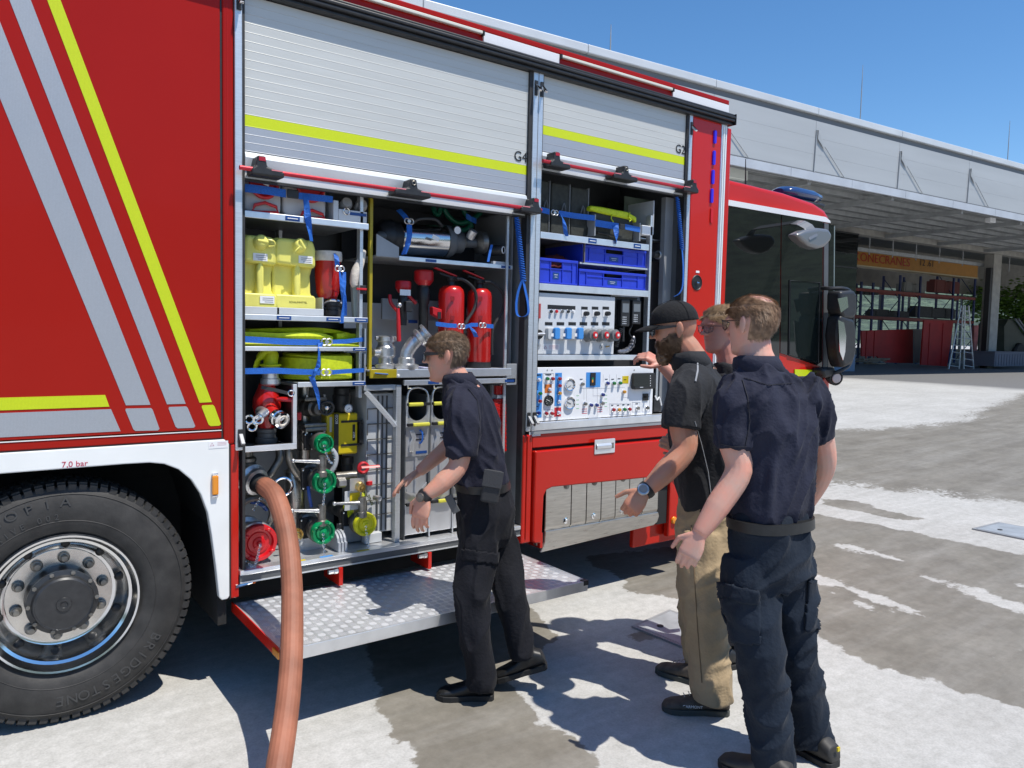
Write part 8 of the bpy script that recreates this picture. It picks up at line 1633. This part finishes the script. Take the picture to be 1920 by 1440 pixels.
hand(m2.b, Q(1208, 922, 3.35), Q(1180, 958, 3.34) - Q(1208, 922, 3.35), L2 * 0.75 + UP * 0.45 - F2 * 0.1, (0.85, 0.9, 0.6), 1, 1.05, 0.02, 0.1)
hand(m2.b, Q(1286, 838, 3.85), Q(1268, 833, 3.85) - Q(1286, 838, 3.85), L2, (0.7, 0.9, 0.6), -1, 1.0)
m2.body()
char2 = cloth('charcoal_polo', (0.021, 0.022, 0.025))
mb = MB()
loft(mb, [(Q(1330, 950, D), L2 * 0.185, F2 * 0.140), (Q(1330, 935, D), L2 * 0.19, F2 * 0.145), (Q(1325, 880, D), L2 * 0.19, F2 * 0.156), (Q(1318, 800, D), L2 * 0.205, F2 * 0.16), (Q(1311, 745, D), L2 * 0.217, F2 * 0.146), (Q(1307, 708, D), L2 * 0.18, F2 * 0.108), (Q(1298, 680, D), L2 * 0.095, F2 * 0.082), (Q(1291, 668, D), L2 * 0.083, F2 * 0.075)])
limb(mb, [Q(1304, 715, 3.54), Q(1291, 740, 3.45), Q(1280, 772, 3.42), Q(1277, 802, 3.41)], [0.100, 0.094, 0.086, 0.084])
limb(mb, [Q(1310, 715, 3.78), Q(1303, 740, 3.86), Q(1298, 780, 3.9), Q(1294, 802, 3.9)], [0.095, 0.09, 0.08, 0.076])
solid(mb, 'polo_shirt', char2, m2.o, 0.007, 4, folds(0.013, (0.2, 0.1, 1), 12, 7.7))
collar(m2, Q(1300, 684, D), Q(1288, 659, D), L2, F2, 0.098, 0.088, char2)
pip = mat('grey_piping', (0.30, 0.31, 0.33), 0.7)
def onsurf(o, px, py, off=0.003):
    # nearest surface point of a garment along the view ray
    dgm = o.data; d = ray(px, py).normalized(); from mathutils.bvhtree import BVHTree
    key = o.name
    if key not in BV: BV[key] = BVHTree.FromPolygons([v.co.copy() for v in dgm.vertices], [tuple(p.vertices) for p in dgm.polygons])
    h = BV[key].ray_cast(CAM_C, d); return (h[0] - d * off) if h[0] else None
BV = {}
shirt2 = [c_ for c_ in m2.o.children if c_.name.startswith('polo_shirt')][0]
def seamline(o, pts, r_, m, par, name):
    q = [onsurf(o, a, b_) for a, b_ in pts]; q = [x_ for x_ in q if x_]
    if len(q) > 1: MB().tube(q, r_, 6).build(name, m, par, smooth=True)
def dense(pts, n=5): return [(a[0] + (b_[0] - a[0]) * k / n, a[1] + (b_[1] - a[1]) * k / n) for a, b_ in zip(pts[:-1], pts[1:]) for k in range(n)] + [pts[-1]]
seamline(shirt2, dense([(1305, 653), (1308, 672), (1308, 695), (1304, 715)]), 0.0045, pip, m2.o, 'shoulder_piping'); seamline(shirt2, dense([(1303, 790), (1316, 835), (1328, 885), (1335, 940)]), 0.0018, pip, m2.o, 'side_piping')
khaki = cloth('khaki_trousers', (0.34, 0.255, 0.155))
mb = MB()
loft(mb, [(Q(1330, 925, D), L2 * 0.165, F2 * 0.125), (Q(1330, 950, D), L2 * 0.182, F2 * 0.145), (Q(1330, 990, D), L2 * 0.19, F2 * 0.155), (Q(1327, 1030, D), L2 * 0.17, F2 * 0.14), (Q(1325, 1050, D), L2 * 0.13, F2 * 0.11)])
limb(mb, [Q(1322, 1000, 3.56), Q(1320, 1070, 3.53), Q(1320, 1140, 3.50), Q(1328, 1225, 3.48), Q(1334, 1295, 3.46), Q(1334, 1312, 3.46)], [0.122, 0.116, 0.102, 0.094, 0.092, 0.09])
limb(mb, [Q(1320, 1000, 3.74), Q(1312, 1070, 3.77), Q(1308, 1130, 3.8), Q(1312, 1200, 3.83), Q(1318, 1258, 3.85)], [0.118, 0.108, 0.096, 0.088, 0.084])
solid(mb, 'trousers', khaki, m2.o, 0.008, 4, folds(0.013, (0.7, -0.5, 0.5), 11, 9.1))
seamline([c_ for c_ in m2.o.children if c_.name.startswith('trousers')][0], dense([(1296, 985), (1302, 1080), (1308, 1180), (1316, 1280)]), 0.002, mat('khaki_seam', (0.16, 0.11, 0.06), 0.8), m2.o, 'leg_seam')
# cap
capm = cloth('black_cap', (0.012, 0.012, 0.013)); cp2 = part('baseball_cap', m2.o, T2 @ V((0, 0, .22))); mb = MB(); vs = []; n = 32; rows = []
for i in range(12):
    t = i / 11; z = 0.150 + 0.098 * t; sc_ = math.sqrt(max(0, 1 - t ** 2.4)); 
    for j in range(n):
        a = 2 * PI * j / n; p = head_pt(0.158, a, 1, 0.010); c_ = V((-0.003, 0, 0)); vs.append(T2 @ V(((p.x + 0.003) * max(0.03, sc_) - 0.003, p.y * max(0.03, sc_), z - 0.012 * (math.cos(a) < 0) * 0 + (0.006 * math.cos(a)) * (1 - t))))
mb.add(vs, [(i * n + j, i * n + (j + 1) % n, (i + 1) * n + (j + 1) % n, (i + 1) * n + j) for i in range(11) for j in range(n)] + [tuple(range(11 * n, 12 * n))]); o = mb.build('crown', capm, cp2, smooth='all'); sd_ = o.modifiers.new('thick', 'SOLIDIFY'); sd_.thickness = 0.003
vs = []; 
for i in range(7):
    t = i / 6
    for j in range(13):
        a = -1.05 + 2.1 * j / 12; p = head_pt(0.158, a, 1, 0.009); vs.append(T2 @ (V((p.x + 0.075 * t * math.cos(a * 0.85) ** 0.6, p.y * (1 + 0.02 * t), 0.157 - 0.016 * t - 0.012 * (abs(a) / 1.05) ** 2 + 0.004 * math.sin(t * PI)))))
MB().add(vs, [(i * 13 + j, i * 13 + j + 1, (i + 1) * 13 + j + 1, (i + 1) * 13 + j) for i in range(6) for j in range(12)]).build('bill', capm, cp2, smooth='all').modifiers.new('thick', 'SOLIDIFY').thickness = 0.004
for k in range(3):
    a = k * PI / 3; MB().tube([T2 @ V((lambda t: ((head_pt(0.158, a, 1, 0.012).x + 0.003) * math.cos(t) - 0.003, head_pt(0.158, a, 1, 0.012).y * math.cos(t), 0.155 + 0.095 * math.sin(t) ** 0.9 if math.sin(t) > 0 else 0.155))(PI * u / 14 if u <= 7 else PI * u / 14)) for u in range(0, 8)], 0.0012, 4).build('cap_seam', capm, cp2)
MB().ball(T2 @ V((-0.003, 0, 0.249)), 0.008, 0.008, 0.004).build('cap_button', capm, cp2, smooth=True)
glasses(m2.o, T2, shadelens, M['black'])
beard = strandmat('brown_beard', (0.11, 0.060, 0.032), (0.22, 0.135, 0.078))
def zone_beard(z, a):
    aa = abs(a)
    if aa > 1.75 or z > 0.105: return 0.0
    if aa < 0.42 and 0.055 < z < 0.072: return 0.0
    if aa < 0.5: return 1.0 if z < 0.082 else 0.0
    if aa < 1.2: return 1.0 if z < 0.070 + (aa - 0.5) * 0.035 else 0.0
    return 0.7 if z < 0.105 else 0.0
hairdo(m2.o, T2, zone_beard, 6000, 0.036, beard, 11, 0.006, 'beard', down=1.2, droop=0.6, messy=0.4, width=0.0007)
mb = MB(); R3 = T2.to_3x3(); mb.ball(T2 @ V((.072, 0, .005)), .034, .040, .042, 16, 10, R3); mb.ball(T2 @ V((.05, 0, .02)), .04, .052, .032, 16, 10, R3); solid(mb, 'beard_mass', beard, m2.o, 0.004, 2, lambda p, n_: 0.006 * noise.noise(p * 90) + 0.004 * noise.noise(p * 220))
stub = strandmat('shaved_hair', (0.20, 0.12, 0.075), (0.26, 0.16, 0.10))
# watch on the near wrist
w0, w1 = Q(1216, 915, 3.355), Q(1207, 923, 3.35); MB().tube([w0, w0.lerp(w1, 0.5), w1], [0.040, 0.041, 0.038], 18).build('watch_strap', M['black'], m2.o, smooth=40)
wc = Q(1205, 921, 3.35) + (L2 * 0.8 + UP * 0.35).normalized() * 0.032; wa = (L2 * 0.85 + UP * 0.5 - F2 * 0.05)
MB().lathe([(0.026, -0.004), (0.027, 0.004), (0.024, 0.010), (0.019, 0.0105), (0.018, 0.008), (0, 0.008)], wc, wa, 22).build('watch_case', M['cast'], m2.o, smooth=30); MB().lathe([(0.0185, 0.0085), (0, 0.009)], wc, wa, 20).build('watch_dial', mat('grey_dial', (0.30, 0.30, 0.30), 0.75, spec=0.1), m2.o)
hik = mat('hiking_suede', (0.075, 0.062, 0.05), 0.8, var=0.3, vscale=25); hiks = mat('hiking_sole', (0.05, 0.055, 0.05), 0.8)
for h_, t_ in (((1366, 1337), (1234, 1330)), ((1335, 1290), (1246, 1262))):
    a, b_ = G(*h_), G(*t_); b_ = a + (b_ - a).normalized() * 0.30; sho = shoe(m2.o, a, b_, hik, hiks, 0.050)
    d = (b_ - a).normalized(); s_ = UP.cross(d).normalized(); tsgn = 1 if s_.dot(CAM_C - a) > 0 else -1
    for k in range(5):
        p = a + d * (0.115 + 0.022 * k) + UP * (0.108 - 0.0085 * k); MB().tube([p - s_ * 0.02, p + UP * 0.004, p + s_ * 0.02], 0.0022, 5).build('lace', mat('grey_lace', (0.35, 0.34, 0.31), 0.8), sho)
    if h_[0] == 1366:
        Rm = Matrix((d * -1 if tsgn < 0 else d, UP, s_ * tsgn)).transposed().to_4x4(); xa = d if (d.dot(RH) > 0) else -d; Rm = Matrix((xa, UP, xa.cross(UP))).transposed().to_4x4()
        text('GARMONT', 0.018, M['label'], a + d * 0.17 + UP * 0.042 + s_ * tsgn * 0.0475, sho, Rm); MB().ball(a + d * 0.06 + UP * 0.08 + s_ * tsgn * 0.04, 0.012, 0.006, 0.008).build('red_patch', M['redplastic'], sho)

# ---------------------------------------------------------------- fourth man, half hidden between the other two
F4 = (-RH * 0.93 - FH * 0.36).normalized(); L4 = UP.cross(F4).normalized()
m4 = Man('blond man with glasses in black, half hidden between the two men at right', G(1366, 1232), skin('skin_pink', (0.52, 0.27, 0.21)))
D = 4.02
T4 = headT(Q(1352, 617, D), F4, 0.10, 0.0, 1.02); add_head(m4.b, T4)
limb(m4.b, [Q(1357, 640, D), Q(1365, 665, D), Q(1374, 705, D)], [0.056, 0.062, 0.085])
loft(m4.b, [(Q(1374, 710, D), L4 * 0.1, F4 * 0.06), (Q(1376, 800, D), L4 * 0.1, F4 * 0.07), (Q(1374, 900, D), L4 * 0.1, F4 * 0.07)])
limb(m4.b, [Q(1362, 725, 3.92), Q(1320, 760, 3.98), Q(1286, 735, 4.02), Q(1262, 705, 4.05), Q(1240, 684, 4.06)], [0.055, 0.048, 0.042, 0.038, 0.029])
hand(m4.b, Q(1240, 684, 4.06), Q(1205, 662, 4.06) - Q(1240, 684, 4.06), -FH * 0.5 + UP * 0.8 + RH * 0.2, (0.6, 0.9, 0.7), -1, 1.05, 0.05, 0.3)
limb(m4.b, [Q(1395, 730, 4.15), Q(1400, 800, 4.2), Q(1396, 860, 4.2), Q(1390, 920, 4.18)], [0.055, 0.046, 0.04, 0.03]); hand(m4.b, Q(1390, 922, 4.18), V((0, 0, -1)), L4, (0.3, 0.4, 0.3), -1)
m4.body()
black4 = cloth('black_polo', (0.016, 0.016, 0.018)); mb = MB()
loft(mb, [(Q(1374, 920, D), L4 * 0.16, F4 * 0.12), (Q(1376, 850, D), L4 * 0.165, F4 * 0.12), (Q(1377, 780, D), L4 * 0.18, F4 * 0.12), (Q(1376, 730, D), L4 * 0.18, F4 * 0.10), (Q(1371, 700, D), L4 * 0.12, F4 * 0.085), (Q(1365, 680, D), L4 * 0.075, F4 * 0.07)])
limb(mb, [Q(1366, 718, 3.95), Q(1350, 740, 3.93), Q(1325, 758, 3.97)], [0.08, 0.075, 0.068]); limb(mb, [Q(1388, 718, 4.1), Q(1396, 745, 4.16), Q(1400, 795, 4.2)], [0.08, 0.075, 0.068])
solid(mb, 'polo_shirt', black4, m4.o, 0.009, 4, folds(0.008, (0, 0, 1), 13, 2.2))
mb = MB(); loft(mb, [(Q(1374, 905, D), L4 * 0.155, F4 * 0.115), (Q(1374, 950, D), L4 * 0.17, F4 * 0.125), (Q(1374, 985, D), L4 * 0.15, F4 * 0.11)])
for sx, dd in ((-1, -0.06), (1, 0.06)): limb(mb, [Q(1374 + sx * 6, 960, D + dd), Q(1372 + sx * 10, 1080, D + dd), Q(1368 + sx * 14, 1205, D + dd)], [0.095, 0.082, 0.07])
solid(mb, 'trousers', black1, m4.o, 0.01, 4, folds(0.008, (0, 0.5, 1), 12, 6.2))
for sx, dd in ((-1, -0.06), (1, 0.06)): p = Q(1368 + sx * 14, 1215, D + dd); p.z = 0; shoe(m4.o, p - F4 * 0.08, p + F4 * 0.19, blackleather, blacksole)
blond = strandmat('blond_hair', (0.24, 0.145, 0.07), (0.40, 0.27, 0.15))
hairdo(m4.o, T4, zone_short, 6000, 0.03, blond, 21, 0.005, messy=0.45, width=0.0008, droop=0.65)
glasses(m4.o, T4, mat('clear_lens', (0.35, 0.22, 0.2), 0.05, alpha=0.35), M['black'], False, 'eyeglasses')
for s_ in (1, -1): MB().ball(T4 @ V((.084, s_ * .031, .128)), .010, .012, .007, 12, 8, T4.to_3x3()).build('eye', mat('eye_dark', (0.08, 0.05, 0.045), 0.2), m4.o, smooth=True)

# ---------------------------------------------------------------- nearest man, seen from behind
a3 = math.radians(33); F3 = (FH * math.cos(a3) - RH * math.sin(a3)).normalized(); L3 = UP.cross(F3).normalized()
m3 = Man('nearest man in navy polo and dark cargo trousers, seen from behind', G(1450, 1432), skin('skin_light', (0.63, 0.39, 0.31)))
D = 3.05
F3h = (FH * math.cos(a3 + 0.12) - RH * math.sin(a3 + 0.12)).normalized()
T3 = headT(Q(1410, 610, D), F3h, 0.10, 0.03, 0.99); add_head(m3.b, T3)
limb(m3.b, [Q(1414, 635, D + 0.01), Q(1416, 662, D), Q(1424, 705, D)], [0.062, 0.066, 0.09])
loft(m3.b, [(Q(1430, 712, D), L3 * 0.10, F3 * 0.06), (Q(1446, 820, D), L3 * 0.10, F3 * 0.07), (Q(1444, 940, D), L3 * 0.10, F3 * 0.07)])
limb(m3.b, [Q(1372, 750, 2.99), Q(1372, 820, 2.97), Q(1385, 882, 2.95), Q(1345, 950, 2.93), Q(1312, 1000, 2.92)], [0.06, 0.056, 0.052, 0.047, 0.031])
limb(m3.b, [Q(1518, 755, 3.10), Q(1538, 820, 3.13), Q(1545, 868, 3.17), Q(1533, 905, 3.24), Q(1512, 945, 3.30)], [0.06, 0.054, 0.048, 0.044, 0.032])
hand(m3.b, Q(1311, 1002, 2.92), Q(1286, 1052, 2.92) - Q(1311, 1002, 2.92), L3 * 0.85 - F3 * 0.5, (0.45, 0.65, 0.55), 1, 1.03, 0.02, 0.35)
hand(m3.b, Q(1512, 947, 3.30), Q(1498, 975, 3.33) - Q(1512, 947, 3.30), -L3, (0.4, 0.5, 0.4), -1, 1.0)
m3.body()
navy3 = cloth('dark_navy_polo', (0.018, 0.020, 0.036)); mb = MB()
loft(mb, [(Q(1444, 978, D), L3 * 0.155, F3 * 0.110), (Q(1444, 964, D), L3 * 0.166, F3 * 0.120), (Q(1445, 948, D), L3 * 0.178, F3 * 0.132), (Q(1447, 910, D), L3 * 0.172, F3 * 0.132), (Q(1450, 850, D), L3 * 0.178, F3 * 0.135), (Q(1449, 790, D), L3 * 0.19, F3 * 0.138), (Q(1444, 745, D), L3 * 0.195, F3 * 0.125), (Q(1434, 712, D), L3 * 0.155, F3 * 0.102), (Q(1422, 688, D), L3 * 0.090, F3 * 0.085), (Q(1416, 676, D), L3 * 0.078, F3 * 0.078)])
limb(mb, [Q(1396, 728, 3.02), Q(1382, 755, 2.99), Q(1377, 800, 2.975), Q(1379, 842, 2.965)], [0.084, 0.080, 0.073, 0.071])
limb(mb, [Q(1496, 730, 3.08), Q(1515, 755, 3.10), Q(1530, 795, 3.12), Q(1537, 826, 3.13)], [0.088, 0.084, 0.073, 0.068])
f1 = folds(0.020, (0.18, -0.12, 1), 13, 12.7)
solid(mb, 'polo_shirt', navy3, m3.o, 0.007, 3, f1)
collar(m3, Q(1424, 692, D), Q(1416, 668, D), L3, F3, 0.094, 0.088, navy3)
shirt3 = child(m3, 'polo_shirt'); sm3 = mat('navy_seam', (0.008, 0.009, 0.016), 0.8)
seamline(shirt3, dense([(1392, 712), (1402, 745), (1406, 790), (1398, 836)]), 0.002, sm3, m3.o, 'sleeve_seam'); seamline(shirt3, dense([(1350, 833), (1375, 838), (1400, 838)], 8), 0.0015, sm3, m3.o, 'hem_seam'); seamline(shirt3, dense([(1395, 708), (1440, 722), (1490, 718)], 8), 0.0014, sm3, m3.o, 'yoke_seam')
seamline(child(m1, 'polo_shirt'), dense([(878, 728), (895, 750), (900, 790), (895, 840)]), 0.002, sm3, m1.o, 'sleeve_seam')
dk3 = cloth('dark_teal_trousers', (0.010, 0.016, 0.027)); mb = MB()
loft(mb, [(Q(1444, 955, D), L3 * 0.158, F3 * 0.112), (Q(1445, 978, D), L3 * 0.172, F3 * 0.124), (Q(1446, 1020, D), L3 * 0.172, F3 * 0.138), (Q(1445, 1065, D), L3 * 0.165, F3 * 0.138), (Q(1443, 1095, D), L3 * 0.15, F3 * 0.12)])
limb(mb, [Q(1412, 1050, 3.02), Q(1408, 1110, 3.0), Q(1424, 1210, 2.98), Q(1437, 1310, 2.99), Q(1445, 1400, 3.0), Q(1449, 1445, 3.0)], [0.112, 0.108, 0.092, 0.084, 0.084, 0.085])
limb(mb, [Q(1474, 1050, 3.09), Q(1479, 1110, 3.10), Q(1490, 1200, 3.11), Q(1506, 1290, 3.13), Q(1518, 1365, 3.15), Q(1522, 1395, 3.15)], [0.11, 0.102, 0.086, 0.080, 0.080, 0.082])
solid(mb, 'trousers', dk3, m3.o, 0.008, 3, folds(0.018, (0.7, -0.5, 0.6), 10, 17.3))
def slab3(c, w_, h_, d_, out, nm, m, rot=0.0, bev=0.012):
    o_ = V(out).normalized(); u = UP; s_ = u.cross(o_).normalized(); T = Matrix.Translation(c) @ Matrix((s_, o_, u)).transposed().to_4x4() @ Matrix.Rotation(rot, 4, 'Y'); MB().box(-w_, w_, -d_, d_, -h_, h_, T).build(nm, m, m3.o, bevel=bev, seg=3, smooth=50)
patch(child(m3, 'trousers'), [(1345, 1105), (1425, 1120), (1428, 1212), (1362, 1205)], 0.009, 'cargo_pocket', dk3, m3.o)
patch(child(m3, 'trousers'), [(1330, 1084), (1424, 1108), (1419, 1134), (1334, 1120)], 0.015, 'pocket_flap', dk3, m3.o)
patch(child(m3, 'trousers'), [(1512, 1085), (1545, 1085), (1540, 1180), (1505, 1185)], 0.012, 'cargo_pocket', dk3, m3.o)
mb = MB(); loft(mb, [(Q(1445, 986, D), L3 * 0.188, F3 * 0.140), (Q(1444, 967, D), L3 * 0.188, F3 * 0.140)], 40, 2.3); mb.build('belt', blackleather, m3.o, smooth=40)
tr3 = [c_ for c_ in m3.o.children if c_.name.startswith('belt')][0]
for px in (1398, 1447, 1498): 
    q = onsurf(tr3, px, 972, 0.004)
    if q: MB().box(-0.007, 0.007, -0.004, 0.004, -0.032, 0.026, Matrix.Translation(q) @ Matrix((RH, FH, UP)).transposed().to_4x4()).build('belt_loop', dk3, m3.o, bevel=0.002)
hair3 = strandmat('sandy_hair', (0.24, 0.14, 0.08), (0.44, 0.28, 0.17))
def zone_bald(z, a):
    p = head_pt(z, a); dcr = math.hypot(p.x + 0.045, p.y)
    v_ = zone_short(z, a)
    if z > 0.200 and dcr < 0.048: v_ = min(v_, 0.25)
    return v_
hairdo(m3.o, T3, zone_bald, 13000, 0.024, hair3, 31, 0.003, messy=0.4, width=0.0006, droop=0.72)
glasses(m3.o, T3, mat('clear_lens', (0.35, 0.22, 0.2), 0.05, alpha=0.35), M['black'], False, 'eyeglasses')
boot = mat('dark_boot', (0.03, 0.028, 0.026), 0.6, var=0.2, vscale=20)
c = Q(1446, 1450, 3.0); c.z = 0; shoe(m3.o, c - F3 * 0.10 , c + (F3 * 0.6 - RH * 0.8).normalized() * 0.2, boot, blacksole, 0.05)
c = Q(1522, 1410, 3.15); c.z = 0; sh = shoe(m3.o, c - F3 * 0.11, c + F3 * 0.19, boot, blacksole, 0.05); MB().box(-0.008, 0.008, -0.003, 0.003, -0.008, 0.008, Matrix.Translation(c - F3 * 0.118 + V((0, 0, 0.085)))).build('heel_tab', M['yellow'], sh)
